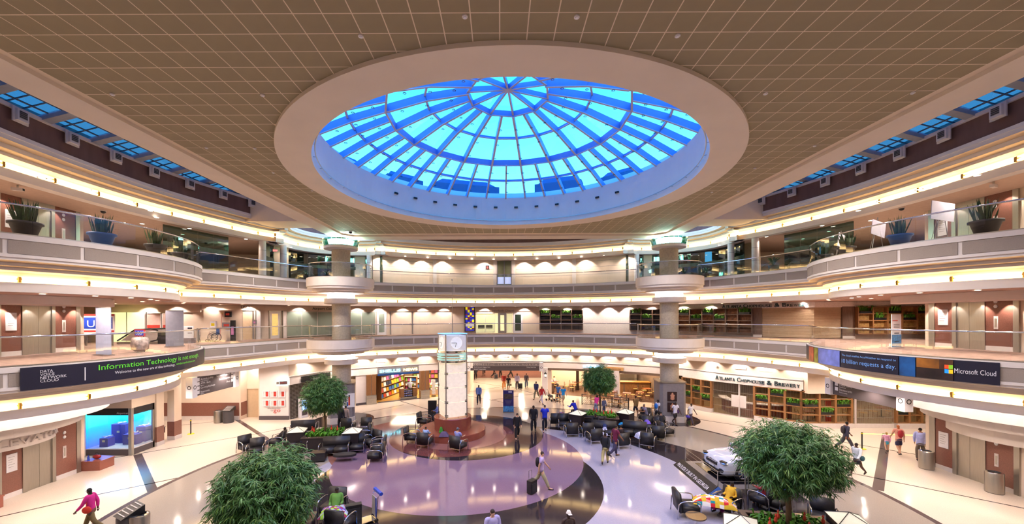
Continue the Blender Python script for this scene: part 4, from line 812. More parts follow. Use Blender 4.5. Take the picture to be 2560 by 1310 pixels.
# ---------------- grill restaurant: open timber lattice with planters ----------------
CP = [(16.2, 35.4), (17.6, 33.0), (19.4, 30.9), (21.6, 28.5), (36, 28.2)]
def lattice(nm, path, p0, p1, z0, z1, cols, rows, plants, label, back=None, m='wood', post=.14, bars=False, dep=.35, where=''):
    t = thing(nm, label, 'shelving', (0, 0, 0)); sg_ = seg(path, p0, p1, dep/2+.12 if z0 > 5 else 0); P = Path(sg_); L = P.L; c0 = [P.at(L*i/cols) for i in range(cols+1)]
    for i, (x, y) in enumerate(c0):
        a = atan2(P.at(L*i/cols+.02)[1]-P.at(L*i/cols-.02)[1], P.at(L*i/cols+.02)[0]-P.at(L*i/cols-.02)[0]); MB().cbox(x, y, (z0+z1)/2, post, dep, z1-z0, a).build('post', m, t)
    for i in range(cols):
        s_ = P.cut(L*i/cols+post/2, L*(i+1)/cols-post/2)
        for r in range(rows+1): z = z0+(z1-z0)*r/rows; MB().sweepc(s_, [(-dep/2+.02, z-.03), (-dep/2+.02, z+.03), (dep/2-.02, z+.03), (dep/2-.02, z-.03)]).build('shelf', m, t)
        if back: MB().sweepc(s_, [(dep/2-.03, z0), (dep/2-.03, z1), (dep/2, z1), (dep/2, z0)]).build('back_panel', back, t)
        if bars:
            b_ = MB(); Lw = hypot(s_[0][0]-s_[-1][0], s_[0][1]-s_[-1][1]); n = 9
            for k in range(n): x = s_[0][0]+(s_[-1][0]-s_[0][0])*(k+.5)/n; y = s_[0][1]+(s_[-1][1]-s_[0][1])*(k+.5)/n; b_.cbox(x, y+.28, (z0+z1)/2, .014, .014, z1-z0)
            P_(b_.build('grille_bars', 'steel', t), kind='stuff')
    for (i, r) in plants:
        x, y = P.at(L*(i+.5)/cols); z = z0+(z1-z0)*r/rows+.03; q = P.at(L*(i+.5)/cols+.1); a = atan2(q[1]-y, q[0]-x); w_ = L/cols*.40
        b = thing('planter_box', 'planter box, %s row, %s bay, %s' % (('top', 'second', 'third', 'fourth')[rows-1-r], ORD[i], where), 'planter', (x, y, z), a, 'planter boxes on the grill shelving')
        MB().box(-w_, w_, -.14, .14, 0, .16).build('box', 'black', b); mb = MB(); plant(mb, 0, 0, .10, w_*.95, .14, .42, 60); mb.build('foliage', 'green', b)
    return t
L0, L1 = .38, 2.6
lattice('timber_screen', CP, 1700, 1779, L0, L1, 3, 4, [(1, 2), (2, 1), (0, 1)], 'timber lattice screen of the grill, just right of the right column', bars=True, where='grill screen by the right column')
lattice('timber_screen', CP, 1886, 2003, L0, L1, 3, 4, [(0, 2), (1, 3), (2, 2)], 'timber lattice screen of the grill, under the right end of its sign', bars=True, where='grill screen under the sign end')
lattice('timber_screen', CP, 2003, 2124, L0, L1, 3, 4, [(0, 2), (1, 1), (2, 2)], 'timber lattice screen of the grill, left of the walk-in grille', bars=True, where='grill screen left of the hanging sign')
lattice('timber_screen', CP, 2236, 2330, L0, L1, 3, 4, [(0, 1), (1, 2), (2, 1)], 'timber lattice screen of the grill, beside the right elevator', bars=True, where='grill screen by the right elevator')
struct(MB().sweepc(seg(CP, 1700, 1780), [(-.2, 0), (-.2, L0-.03), (.2, L0-.03), (.2, 0)]).sweepc(seg(CP, 1886, 2124), [(-.2, 0), (-.2, L0-.03), (.2, L0-.03), (.2, 0)]).sweepc(seg(CP, 2236, 2420), [(-.2, 0), (-.2, L0-.03), (.2, L0-.03), (.2, 0)]).build('trim_low_wall', 'trim'))
for p0, p1, lb in ((1782, 1884, 'wide folding steel grille across the closed grill entrance under its sign'), (2127, 2233, 'folding steel grille of the grill beside the hanging sign')):
    g = thing('folding_grille', lb, 'grille', (0, 0, 0)); s_ = seg(CP, p0, p1); P = Path(s_); n = 46
    for i in range(n+1): x, y = P.at(P.L*i/n); MB().cyl(x, y, 0.05, 2.62, .011, n=4).build('bar', 'steel', g)
    for z in (.05, .7, 1.3, 1.9, 2.6): MB().sweepc(s_, [(-.015, z), (-.015, z+.03), (.015, z+.03), (.015, z)]).build('cross_rail', 'steel', g)
    for f_ in ((.66,) if p0 < 2000 else (.1,)): x, y = P.at(P.L*f_); MB().cbox(x, y, 1.3, .14, .08, 2.6, .6).build('door_post', 'trim', g)
    if p0 < 2000:
        for f_ in (.57, .72): x, y = P.at(P.L*f_); q = P.at(P.L*f_+.1); a = atan2(q[1]-y, q[0]-x); MB().cbox(x, y, 1.25, .62, .05, .95, a).build('lock_plate', 'trim', g)
struct(MB().sweepc(seg(CP, 1783, 1884), [(-.05, 0), (-.05, .05), (.05, .05), (.05, 0)]).sweepc(seg(CP, 2127, 2233), [(-.05, 0), (-.05, .3), (.05, .3), (.05, 0)]).build('trim_grille_sill', 'trim'))
struct(MB().box(16.4, 36, 41.5, 41.8, 0, 4.4).build('wall_grill_back', mat('grill_back', '#5e4a3a', .8, var=.25, scale=1.5))); MB().flat([[(16.4, 35.4), (17.6, 33.05), (19.4, 31), (21.6, 28.6), (36, 28.3), (36, 41.5), (16.4, 41.5)]], .012).build('grill_floor', mat('honey_floor', '#94744a', .4, var=.15, scale=3), FL)
for x, y in ((21, 35), (29, 34)): light('grill_lamp', 'AREA', (x, y, 4.2), 75, (1, .82, .55), shape='RECTANGLE', size=5, size_y=4)
bw = thing('bar_counter', 'curved dining bar with pale top behind the grill lattice', 'counter', (21.5, 33.5, 0)); MB().lathe([(2.6, 0), (2.6, 1.05)], n=20, a0=2.6, a1=5.2).build('front', mat('brick_red', '#7d3a2a', .8, var=.3, scale=10), bw); MB().lathe([(2.2, 1.05), (2.85, 1.05), (2.85, 1.12), (2.2, 1.12)], n=20, a0=2.6, a1=5.2).build('top', 'trim', bw)
rp_ = thing('red_notice_stand', 'red notice panel standing behind the lattice of the grill', 'sign', (24.4, 29.6, 0)); MB().box(-.35, .35, -.03, .03, 0, 1.7).build('panel', 'red', rp_); MB().box(-.3, .3, -.04, -.03, .5, .75).build('white_strip', 'paper', rp_)
for k, (x, y) in enumerate(((19.5, 33), (24.5, 31.2), (27.5, 31), (26, 33), (30, 31.5), (23.3, 30.3))):
    dup(ct, (x, y, 0), .3*k, 'square table in the closed grill behind the timber lattice', 'tables inside the grill'); dup(cc, (x+.65, y, 0), -pi/2, 'chair at a table in the closed grill behind the lattice', 'chairs inside the grill'); dup(cc, (x-.65, y, 0), pi/2, 'chair at a table in the closed grill behind the lattice', 'chairs inside the grill')
struct(MB().sweepc(seg(CP, 1700, 2004), [(-.12, 2.63), (-.12, 3.3), (.2, 3.3), (.2, 2.63)]).build('trim_brick_band', 'brick'))
def path_text(body, path, p0, p1, z, h, m, par, off=.2, depth=.025, nm='lettering'):
    mb = text_mb(body, h, depth); xs = [v[0] for v in mb.v]; x0, x1 = min(xs), max(xs); s_ = seg(path, p0, p1, off); P = Path(s_); k = P.L/(x1-x0); out = []
    for x, y, d in mb.v:
        t_ = (x-x0)*k; p = P.at(t_); q = P.at(min(t_+.05, P.L)) if t_ < P.L-.06 else P.L; r = P.at(max(t_-.05, 0)); q = P.at(min(t_+.05, P.L)); dx, dy = q[0]-r[0], q[1]-r[1]; l = hypot(dx, dy); out.append((p[0]+dy/l*d, p[1]-dx/l*d, z+y))
    mb.v = out; return mb.build(nm, m, par)
NL = mat('sign_dark_letter', '#123238', .35)
cs = thing('shop_lettering', 'dark letters of the grill name on white brick, ground floor', 'sign', (0, 0, 0))
def smallcaps(path, words, p0, p1, z, big, small, par, off=.2):
    """first letters tall, the rest in small capitals"""
    tot = sum((1.35 if c in 'W&' else 1)*(1.25 if i == 0 else .92) if c != ' ' else .5 for w_ in words for i, c in enumerate(w_))+.55*(len(words)-1); P = Path(seg(path, p0, p1, off)); u = P.L/tot; t_ = 0
    for w_ in words:
        for i, c in enumerate(w_):
            wd = (1.35 if c in 'W&' else 1)*(1.25 if i == 0 else .92)*u; mb = text_mb(c, big if i == 0 else small, .03); xs = [v[0] for v in mb.v]; x0, x1 = min(xs), max(xs); p = P.at(t_); q = P.at(t_+wd*.86); l = hypot(q[0]-p[0], q[1]-p[1]) or 1; dx, dy = (q[0]-p[0])/l, (q[1]-p[1])/l; k = l/(x1-x0)
            mb.v = [(p[0]+(x-x0)*k*dx+dy*d, p[1]+(x-x0)*k*dy-dx*d, z+y) for x, y, d in mb.v]; mb.build('letter', NL, par); t_ += wd
        t_ += .55*u
smallcaps(CP, ['ATLANTA', 'CHOPHOUSE', '&', 'BREWERY'], 1790, 2001, 2.82, .48, .36, cs, .16)
# ---------------- lower gallery fronts ----------------
WP = Wp[:6]+Wc[1:-1]+Wp[9:]
CE2 = Z3-1.96
def band2(p0, p1, z0=Z2+2.25, m='wall', off=.12, nm='trim_bulkhead'): return struct(MB().sweepc(seg(WP, p0, p1), [(-off, z0), (-off, CE2), (0, CE2), (0, z0)]).build(nm, m))
band2(507, 1160); band2(1160, 1348); band2(1348, 1700, m='brick')
struct(MB().sweepc(seg(WP, 1348, 1700), [(-.08, Z2), (-.08, Z2+2.3), (0, Z2+2.3), (0, Z2)]).build('wall_brick_gallery', 'brick')); band2(1700, 2316, m='brick', off=.16)
struct(MB().sweepc(seg(WP, 400, 506), [(-.2, Z2+2.1), (-.2, CE2), (0, CE2), (0, Z2+2.1)]).build('trim_bulkhead', 'wall'))
ut = thing('wall_lettering', 'dark letters USO on the cream bulkhead of the lower gallery', 'lettering', (0, 0, 0)); path_text('USO', WP, 602, 623, Z2+2.38, .32, 'dark', ut, .14, .01)
ut = thing('wall_lettering', 'dark letters Airport Guest on the bulkhead left of the left column', 'lettering', (0, 0, 0)); path_text('Airport Guest', WP, 780, 838, Z2+2.36, .3, 'dark', ut, .14, .01)
ut = thing('wall_lettering', 'dark letters Interfaith Chapel over the chapel doors', 'lettering', (0, 0, 0)); path_text('Interfaith Chapel', WP, 1230, 1285, Z2+2.2, .3, 'grey', ut, .14, .01)
for px in (622, 744, 893, 947, 1007, 1057, 1110, 1212, 1311, 1364, 1418, 1466, 1523, 1573, 1631, 1711, 1781, 530):
    x, y, a = hit(WP, px); nx, ny = sin(a), -cos(a); scallop(x+nx*.6, y+ny*.6, CE2-.01, 46, -nx, -ny, .45)
for sx, sgn, ys in ((-22.0, 1, (17.6, 18.6, 19.6, 20.6)), (22.9, -1, (17.9, 18.9, 20.0, 21.0))):
    for y in ys:
        for z in (8.6,): scallop(sx+sgn*.35, y, z, 34, -sgn, 0, .45, 80)
    for y in ys[::2]: scallop(sx+sgn*.5, y, 13.5, 26, -sgn, 0, .5, 80)
for px in (322, 400):
    y = 27.5; x = (px-X0)/F*y; scallop(x, 28.3, CE2-.01, 50, 0, 1, .5)
def door2(p0, p1, label, m_leaf, frame='steel', h=2.15, glassy=None, z=Z2, path=None, handle=True):
    t = thing('gallery_door', label, 'door', (0, 0, 0)); path = path or WP; s_ = seg(path, p0, p1); P = Path(s_); fw = .09
    MB().sweepc(P.cut(0, fw), [(-.06, z), (-.06, z+h+fw), (0, z+h+fw), (0, z)]).sweepc(P.cut(P.L-fw, P.L), [(-.06, z), (-.06, z+h+fw), (0, z+h+fw), (0, z)]).sweepc(P.cut(fw, P.L-fw), [(-.06, z+h), (-.06, z+h+fw), (0, z+h+fw), (0, z+h)]).build('frame', frame, t)
    l = MB().sweepc(P.cut(fw, P.L-fw), [(-.03, z), (-.03, z+h), (0, z+h), (0, z)]).build('leaf', m_leaf, t)
    if glassy: MB().sweepc(P.cut(fw+.14, P.L-fw-.14), [(-.04, z+.25), (-.04, z+h-.15), (-.03, z+h-.15), (-.03, z+.25)]).build('glass_pane', glassy, l)
    if handle: x, y = P.at(P.L-.22); MB().cbox(x, y-.07, z+1.02, .12, .05, .04).build('door_handle', 'chrome', l)
    return t
GW = mat('warm_lit_pane', '#c9a75c', .4, var=.15, em=.25, emc=(.9, .6, .2)); GY = mat('pale_office_pane', '#a6a183', .3, var=.1)
door2(597, 634, 'pale door under the USO letters', 'cream2'); door2(672, 701, 'white door with a warm lit glass and a plant behind it', 'trim', glassy=GW); door2(941, 967, 'white door with frosted glass right of the left column', 'paper', 'trim', glassy='frost'); door2(975, 1032, 'wide pale double panel door on the lower gallery', 'wall')
for px, lb in ((645, 'steel-edged pilaster right of the USO door'), (709, 'steel-edged pilaster left of the frosted office glass')):
    x, y, a = hit(WP, px); t = thing('pilaster', lb, 'column', (x, y, Z2), a); MB().box(-.16, .16, -.2, 0, 0, 2.25).build('shaft', 'trim', t); MB().box(-.18, -.15, -.22, 0, 0, 2.25).box(.15, .18, -.22, 0, 0, 2.25).build('edge', 'steel', t)
def glaze(p0, p1, n, label, m, z0, z1, path, fr='trim', off=.08, back=None, nm='glass_screen'):
    t = thing(nm, label, 'window', (0, 0, 0)); P = Path(seg(path, p0, p1, off))
    for i in range(n):
        MB().sweepc(P.cut(P.L*i/n+.02, P.L*(i+1)/n-.02), [(-.01, z0+.04), (-.01, z1-.04), (.01, z1-.04), (.01, z0+.04)]).build('glass_pane', m, t)
    f_ = MB().sweepc(P.cut(0, P.L), [(-.03, z0), (-.03, z0+.05), (.03, z0+.05), (.03, z0)]).sweepc(P.cut(0, P.L), [(-.03, z1-.05), (-.03, z1), (.03, z1), (.03, z1-.05)])
    for i in range(n+1): x, y = P.at(P.L*i/n); f_.cbox(x, y, (z0+z1)/2, .035, .05, z1-z0)
    f_.build('frame', fr, t); return t
OG = mat('office_behind_glass', '#8d9077', .5, var=.25, scale=1.5)
on(WP, 716, 938, Z2, Z2+2.2, 'office_backing', OG, None, .02, 0)['kind'] = 'structure'
glaze(716, 938, 6, 'frosted green office glass of the lower gallery on both sides of the left column', 'frost', Z2+.1, Z2+2.2, WP)
stg = at_(WP, 1174, Z2, 'stained_glass', 'tall stained glass panel of blue, purple and yellow squares in a dark frame', 'window', off=.14); MB().box(-.52, .52, -.04, .02, .2, 2.75).build('frame', 'black', stg)
random.seed(3)
SG = [mat('stained_%s' % n, c, .3, em=.35, emc=lin(c)) for n, c in (('yellow', '#d8c81e'), ('blue', '#2b2fae'), ('violet', '#5a2a8a'), ('maroon', '#6d1f33'), ('indigo', '#1a1d6e'))]
for r in range(17):
    for c in range(4):
        if r in (3, 4): continue
        MB().box(-.44+c*.22+.005, -.23+c*.22, -.055, -.04, .28+r*.142, .41+r*.142).build('glass_square', SG[random.choice((0, 1, 2, 0, 1, 3, 4))], stg)
MB().box(-.44, .44, -.055, -.04, .71, .97).build('plaque', 'paper', stg)
CHB = mat('chapel_glow', '#d9cfa0', .5, em=.35, emc=(.9, .75, .4)); on(WP, 1190, 1308, Z2, Z2+2.05, 'chapel_backing', CHB, None, .02, 0)['kind'] = 'structure'
glaze(1190, 1236, 2, 'chapel window of two lit panes over dark seats', 'clear_glass', Z2+.1, Z2+2.05, WP, 'trim'); door2(1245, 1266, 'steel chapel door with a warm lit glass', 'steel', glassy=CHB, h=2.0); glaze(1267, 1280, 1, 'narrow glass side light between the chapel doors', 'clear_glass', Z2+.05, Z2+2.05, WP, 'trim'); door2(1282, 1308, 'white door with a white swirl on dark glass beside the chapel', 'paper', 'trim', glassy=mat('dark_green_pane', '#2c3a2e', .2), h=2.05)
for k, (a, b) in enumerate(((1194, 1212), (1213, 1233))): 
    x, y, an = hit(WP, (a+b)/2); t = thing('dark_bench', 'row of dark seats inside the chapel window, %s' % ('left pane', 'right pane')[k], 'seat', (x, y, Z2), an); MB().box(-.33, .33, -.06, -.02, .62, .85).build('back', 'black', t); MB().box(-.33, .33, -.065, -.02, .5, .6).build('seat', 'black', t)
lattice('planter_shelves', WP, 1350, 1457, Z2+.35, Z2+2.3, 4, 4, [(0, 3), (2, 3), (1, 2), (3, 2)], 'dark timber planter shelves set in white brick, right of the chapel', back='dark', m='wood2', post=.08, dep=.3, where='gallery shelves right of the chapel')
lattice('planter_shelves', WP, 1577, 1692, Z2+.35, Z2+2.3, 4, 4, [(0, 3), (1, 2)], 'dark timber planter shelves behind the right column', back='dark', m='wood2', post=.08, dep=.3, where='gallery shelves behind the right column')
lattice('planter_shelves', WP, 1698, 1882, Z2+.3, Z2+2.25, 6, 4, [(0, 3), (1, 2), (2, 3), (3, 2), (5, 3)], 'dark timber planter shelves under the upper grill sign', back=mat('rust_back', '#6e4326', .8, var=.4), m='wood2', post=.08, dep=.3, where='gallery shelves under the grill sign')
lattice('planter_shelves', WP, 2134, 2316, Z2+.35, Z2+2.25, 5, 4, [(0, 3), (1, 2), (2, 3), (3, 2), (4, 3)], 'timber planter shelves beside the right gallery elevator', back=mat('tan_back', '#96733f', .8, var=.4), m='wood', post=.08, dep=.3, where='gallery shelves by the right elevator')
door2(1500, 1522, 'narrow dark timber window panel on the white brick gallery wall', 'wood2', 'wood2', handle=False, glassy=mat('dim_pane', '#7b5a42', .3)); door2(1531, 1572, 'closed tan roller door on the white brick gallery wall', 'shutter', 'wood2', handle=False)
sh = thing('roller_shutter', 'wide tan roller shutter on the lower gallery, right of the grill sign', 'shutter', (0, 0, 0)); P = Path(seg(WP, 1906, 2100, .06))
for i in range(26): z = Z2+.05+i*.085; MB().sweepc(P.cut(0, P.L), [(-.02, z), (-.035, z+.04), (-.02, z+.08), (0, z+.08), (0, z)]).build('slat', 'shutter', sh)
for p0, p1, lb in ((1884, 1906, 'dark timber pier left of the wide roller shutter'), (2101, 2132, 'dark timber pier right of the wide roller shutter')):
    t = thing('timber_pier', lb, 'column', (0, 0, 0)); on(WP, p0, p1, Z2, Z2+2.3, 'shaft', 'wood2', t, .18); on(WP, p0, p1, Z2, Z2+.2, 'foot', 'trim', t, .02, .18)
cs = thing('shop_lettering', 'dark letters of the grill name over the lower gallery planters', 'sign', (0, 0, 0)); smallcaps(WP, ['ATLANTA', 'CHOPHOUSE', '&', 'BREWERY'], 1809, 2024, Z2+2.32, .42, .31, cs, .2)
# ---------------- upper gallery fronts ----------------
UP = offset(topC, 1.9)
wall('wall_upper_gallery', UP, Z3, 13.58)
UPL = [(-34, 30.0), (-21.5, 30.0)]; wall('wall_upper_left', [(-34, 33.5), (-12.2, 36.4)], Z3, 13.58, 'wall'); wall('wall_upper_right', [(13.0, 36.4), (36, 33.5)], Z3, 13.58, 'wall')
topLn = offset(topL, 2.1); topRn = offset(topR, 2.1); nL = offset(nicheL, 1.7); nR = offset(nicheR, 1.7)
GL = [p for p in topLn if 22.5 < p[1] < 29.0]; GR = [p for p in topRn if 22.5 < p[1] < 29.0]
def glass_wall(pts, label, n, z0=Z3+.02, z1=13.54):
    t = thing('glass_wall', label, 'window', (0, 0, 0)); P = Path(pts)
    for i in range(n):
        q = P.cut(P.L*i/n+.01, P.L*(i+1)/n-.01); p = MB().sweepc(q, [(0, z0), (0, z1), (.02, z1), (.02, z0)]).build('glass_pane', 'dark_glass', t)
        MB().sweepc(q, [(-.004, z0+1.35), (-.004, z0+1.62), (0, z0+1.62), (0, z0+1.35)]).build('etched_band', mat('etched_band', '#3f4a3a', .4, var=.3, scale=4), p)
    return t
glass_wall([p for p in GL if p[1] < 27.6], 'dark green glass wall of the upper gallery left of the white round pillars', 4); glass_wall(nL[2:-2], 'curved dark glass wall behind the left column on the upper gallery', 7)
glass_wall([p for p in GR if p[1] < 27.6], 'dark green glass wall of the upper gallery right of the white round pillars', 4); glass_wall(nR[2:-2], 'curved dark glass wall behind the right column on the upper gallery', 7)
for k, (px, y_) in enumerate(((657, 28.8), (709, 30.6), (1828, 30.8), (1889, 28.6), (1592, 35.8), (924, 35.6))):
    x = (px-X0)/F*y_; lb = ['white round pillar of the upper gallery left of the exit sign', 'white round pillar of the upper gallery right of the exit sign', 'white round pillar at the right end of the curved dark glass', 'white round pillar left of the potted palm', 'white round pillar right of the back gallery wall', 'white round pillar left of the back gallery wall'][k]
    t = thing('round_pillar', lb, 'column', (x, y_, Z3)); MB().lathe([(.23, .15), (.23, 2.6)], n=20).build('shaft', 'white', t, True); MB().lathe([(.25, 0), (.25, .15), (.23, .15)], n=20).build('base', 'trim', t)
    for z in (1.0, 1.9): MB().lathe([(.232, z), (.236, z+.01), (.232, z+.02)], n=20).build('joint_ring', 'grey', t)
wall('wall_recess_left', [((648-X0)/F*29.9, 29.9), ((722-X0)/F*32, 32)], Z3, 13.56, 'cream2', .1); wall('wall_recess_right', [((1822-X0)/F*32, 32), ((1900-X0)/F*29.9, 29.9)], Z3, 13.56, 'cream2', .1)
ex = thing('exit_sign', 'small red lit exit sign hanging between the white round pillars', 'sign', ((689-X0)/F*30.0, 30.0, 13.05), .4); MB().box(-.17, .17, -.03, .03, -.1, .1).build('case', 'paper', ex); flat_text('EXIT', .16, 0, -.06, -.035, em('exit_red', (1, .06, .04), 3.0), ex, .28, 'c'); MB().box(-.02, .02, -.02, .02, .1, .5).build('stem', 'steel', ex)
for px in (949, 1005, 1055, 1107, 1211, 1311, 1362, 1413, 1465, 1570):
    x, y, a = hit(UP, px); nx, ny = sin(a), -cos(a); scallop(x+nx*.6, y+ny*.6, 13.54, 50, -nx, -ny, .45)
for k, px in enumerate((1087, 1238, 1284, 1436)):
    x, y, a = hit(UP, px); t = thing('pilaster', 'pale flat pilaster on the back upper gallery wall, %s of four from the left' % ORD[k], 'column', (x, y, Z3), a); MB().box(-.17, .17, -.14, 0, .12, 2.6).build('shaft', 'trim', t); MB().box(-.2, .2, -.17, 0, 0, .12).build('base', 'trim', t)
for p0, p1 in ((950, 1082), (1093, 1232), (1290, 1430), (1442, 1585)):
    for z in (1.05, 1.75, 2.3): on(UP, p0, p1, Z3+z, Z3+z+.02, 'wall_joint', 'grey', None, .008)['kind'] = 'structure'
dr = at_(UP, 1261, Z3, 'window_opening', 'glazed opening in the middle of the upper gallery wall with blue dusk behind', 'window', off=.05); MB().box(-.72, .72, -.05, 0, .1, 2.58).build('dark_backing', mat('dim_hall', '#6a6c50', .6), dr); MB().box(-.66, .66, -.06, -.05, .3, 1.0).build('dusk_pane', em('dusk_pane', (.06, .16, .5), .5), dr); MB().box(-.72, -.66, -.1, 0, 0, 2.6).box(.66, .72, -.1, 0, 0, 2.6).box(-.72, .72, -.1, 0, 0, .1).box(-.04, .04, -.1, 0, .1, 2.6).build('frame', 'grey', dr)
sq = at_(UP, 1219, Z3+1.95, 'wall_notice', 'small dark square notice left of the glazed opening', 'sign', off=.03); MB().box(-.18, .18, -.03, 0, -.2, .2).build('panel', 'dark', sq); MB().box(-.06, .06, -.04, -.03, -.1, .1).build('mark', 'red', sq)
# ---------------- clock tower ----------------
tw = thing('clock_tower', 'glowing glass clock tower on a round red granite drum', 'clock', (-3.27, 27.4, 0))
MB().lathe([(0.01, .45), (2.2, .45), (2.24, .42), (2.24, 0)], n=64).build('seat_drum', 'granite2', tw); MB().lathe([(0.01, 1.27), (1.24, 1.27), (1.27, 1.24), (1.27, .45)], n=56).build('upper_drum', 'granite2', tw)
an = atan2(.46, .89); S = .74
tb = holder('glass_shaft', tw); tb.rotation_euler = (0, 0, an)
MILK = mat('milky_glass', '#ddd0c0', .35, var=.08, em=.2, emc=(1, .80, .58)); MILK2 = mat('etched_glass', '#d5cdc2', .4, var=.05, em=.1, emc=(1, .92, .85))
def side(k):     # four faces of the square shaft
    h = holder('shaft_face', tb); h.rotation_euler = (0, 0, k*pi/2); return h
for k in range(4):
    for r in range(3): pass
z0_ = 1.3
for k in range(4):
    c, s_ = cos(k*pi/2), sin(k*pi/2)
    def R_(mb): return mb.xf((0, 0, 0), k*pi/2)
    for r in range(3): R_(MB().box(-S+.05, S-.05, -S, -S+.02, 1.33+r*.98, 2.29+r*.98)).build('milk_panel', MILK, tb)
    R_(MB().add([(-S+.05, -S-.01, 4.9), (S-.05, -S-.01, 4.9), (.0, -S-.01, 4.25)], [(0, 1, 2)]).add([(-S+.05, -S+.01, 4.28), (-S+.05, -S+.01, 4.9), (-.05, -S+.01, 4.28)], [(0, 1, 2)]).add([(S-.05, -S+.01, 4.28), (.05, -S+.01, 4.28), (S-.05, -S+.01, 4.9)], [(0, 1, 2)])).build('pointed_panel', MILK, tb)
    R_(MB().box(-S+.04, S-.04, -S, -S+.02, 5.75, 6.75)).build('clock_pane', MILK2, tb)
    f_ = R_(MB().lathe([(.01, .02), (.42, .02), (.42, .0)], n=28)); f_ = MB(); m_ = MB().lathe([(.001, 0), (.40, 0), (.40, .02)], 0, 0, 28); f_.v = [(x, -S-.03-z, 6.27+y) for x, y, z in m_.v]; f_.f = m_.f; fo = R_(f_).build('clock_face', mat('clock_white', '#e8e4dc', .4, em=.16, emc=(1, .96, .9)), tb)
    R_(MB().tube([(0, -S-.06, 6.27), (-.36, -S-.06, 6.28)], .012, 4)).build('minute_hand', 'black', fo); R_(MB().tube([(0, -S-.06, 6.27), (-.1, -S-.06, 6.0)], .015, 4)).build('hour_hand', 'black', fo)
    for z in (2.3, 3.28, 4.2, 1.4): R_(MB().box(-S+.02, -S+.14, -S-.05, -S, z-.02, z+.02).box(-S+.02, -S+.14, -S-.05, -S, z+.07, z+.11).box(S-.14, S-.02, -S-.05, -S, z-.02, z+.02).box(S-.14, S-.02, -S-.05, -S, z+.07, z+.11)).build('clamp', 'blackm', tb)
for a, b in ((-S, -S), (S, -S), (S, S), (-S, S)): MB().cyl(a, b, 1.27, 6.85, .045, n=8).build('corner_post', 'steel', tb)
for z in (5.62, 4.95): MB().lathe([(.93, z), (.96, z), (.96, z+.12), (.93, z+.12)], n=40).build('mirror_band', 'chrome', tb)
for q in range(3): MB().lathe([(.88, 5.12+q*.17), (1.04, 5.12+q*.17), (1.04, 5.18+q*.17), (.88, 5.18+q*.17), (.88, 5.12+q*.17)], n=40).build('glass_ring', mat('lit_green_ring', '#7fc9b8', .15, var=0, em=.14, emc=(.75, 1, .92)), tb)
MB().lathe([(.01, 5.76), (.9, 5.76), (.9, 5.72)], n=32).build('light_disc', MILK, tb); MB().box(-S-.04, S+.04, -S-.04, S+.04, 6.85, 6.9).build('cap', mat('blue_lit_cap', '#6fa8ff', .4, em=.6, emc=(.15, .4, 1)), tb)
for a, b in ((-.15, 0), (.15, 0), (0, .2)): MB().cyl(a, b, 5.74, 6.0, .02, n=6).build('hanger_rod', 'chrome', tb)
MB().tube([(0, .0, 6.9), (0, 0, 10.5)], [.03, .012], 5).ball(0, 0, 10.55, .05).build('mast', 'steel', tw)
light('tower_lamp', 'POINT', (-3.27, 27.4, 2.2), 8, (1, .9, .75), shadow_soft_size=.2)
# ---------------- lounge seats ----------------
def armchair(n=1, nm='armchair'):
    w_ = .31*n+.02*(n-1); t = thing(nm, 'x', 'chair' if n == 1 else 'sofa', (0, 0, 0))
    def cush(x0, x1, y0, y1, z0, z1, name, lean=0):
        b = .022; m_ = MB(); m_.v = []; bm = bmesh.new(); bmesh.ops.create_cube(bm, size=1)
        for v in bm.verts: v.co = Vector((x0+(v.co.x+.5)*(x1-x0), y0+(v.co.y+.5)*(y1-y0), z0+(v.co.z+.5)*(z1-z0)))
        bmesh.ops.bevel(bm, geom=bm.edges[:], offset=b, segments=2, affect='EDGES')
        for v in bm.verts: v.co.y += lean*(v.co.z-z0)
        me = bpy.data.meshes.new(name); bm.to_mesh(me); bm.free(); me.materials.append(M['leather']); me.polygons.foreach_set('use_smooth', [True]*len(me.polygons))
        o = bpy.data.objects.new(name, me); C.objects.link(o); o.parent = t; KIDS.setdefault(t.name, []).append(o)
    for i in range(n):
        x0 = -w_+i*.64; cush(x0, x0+.62, -.33, .22, .20, .44, 'seat')
    cush(-w_, w_, .20, .33, .2, .88, 'backrest', .10)
    for s_ in (-1, 1):
        x = s_*(w_+.035); MB().tube([(x, -.33, 0), (x, -.335, .5), (x, -.31, .58), (x, -.22, .62), (x, 0, .64), (x, .2, .62), (x, .3, .58), (x, .36, .5), (x, .38, .3), (x, .40, 0)], .022, 6).build('arm_loop', 'chrome', t, True)
    MB().box(-w_, w_, -.3, -.27, .17, .2).box(-w_, w_, .27, .3, .17, .2).build('rail', 'chrome', t)
    return t
ac, sf = armchair(), armchair(2, 'sofa'); acu = sfu = False
ac.scale = (1.22, 1.2, 1.12); sf.scale = (1.2, 1.2, 1.12)
def seat(px, py, rz, label, kind='a', grp='black leather lounge armchairs'):
    global acu, sfu
    x, y = GZ(px, py)
    if kind == 'a':
        if not acu: ac.location = (x, y, 0); ac.rotation_euler = (0, 0, rz); ac['label'] = label; ac['group'] = grp; acu = True; return ac
        return dup(ac, (x, y, 0), rz, label, grp)
    if not sfu: sf.location = (x, y, 0); sf.rotation_euler = (0, 0, rz); sf['label'] = label; sf['group'] = 'two-seat lounge sofas'; sfu = True; return sf
    return dup(sf, (x, y, 0), rz, label, 'two-seat lounge sofas')
d_ = radians
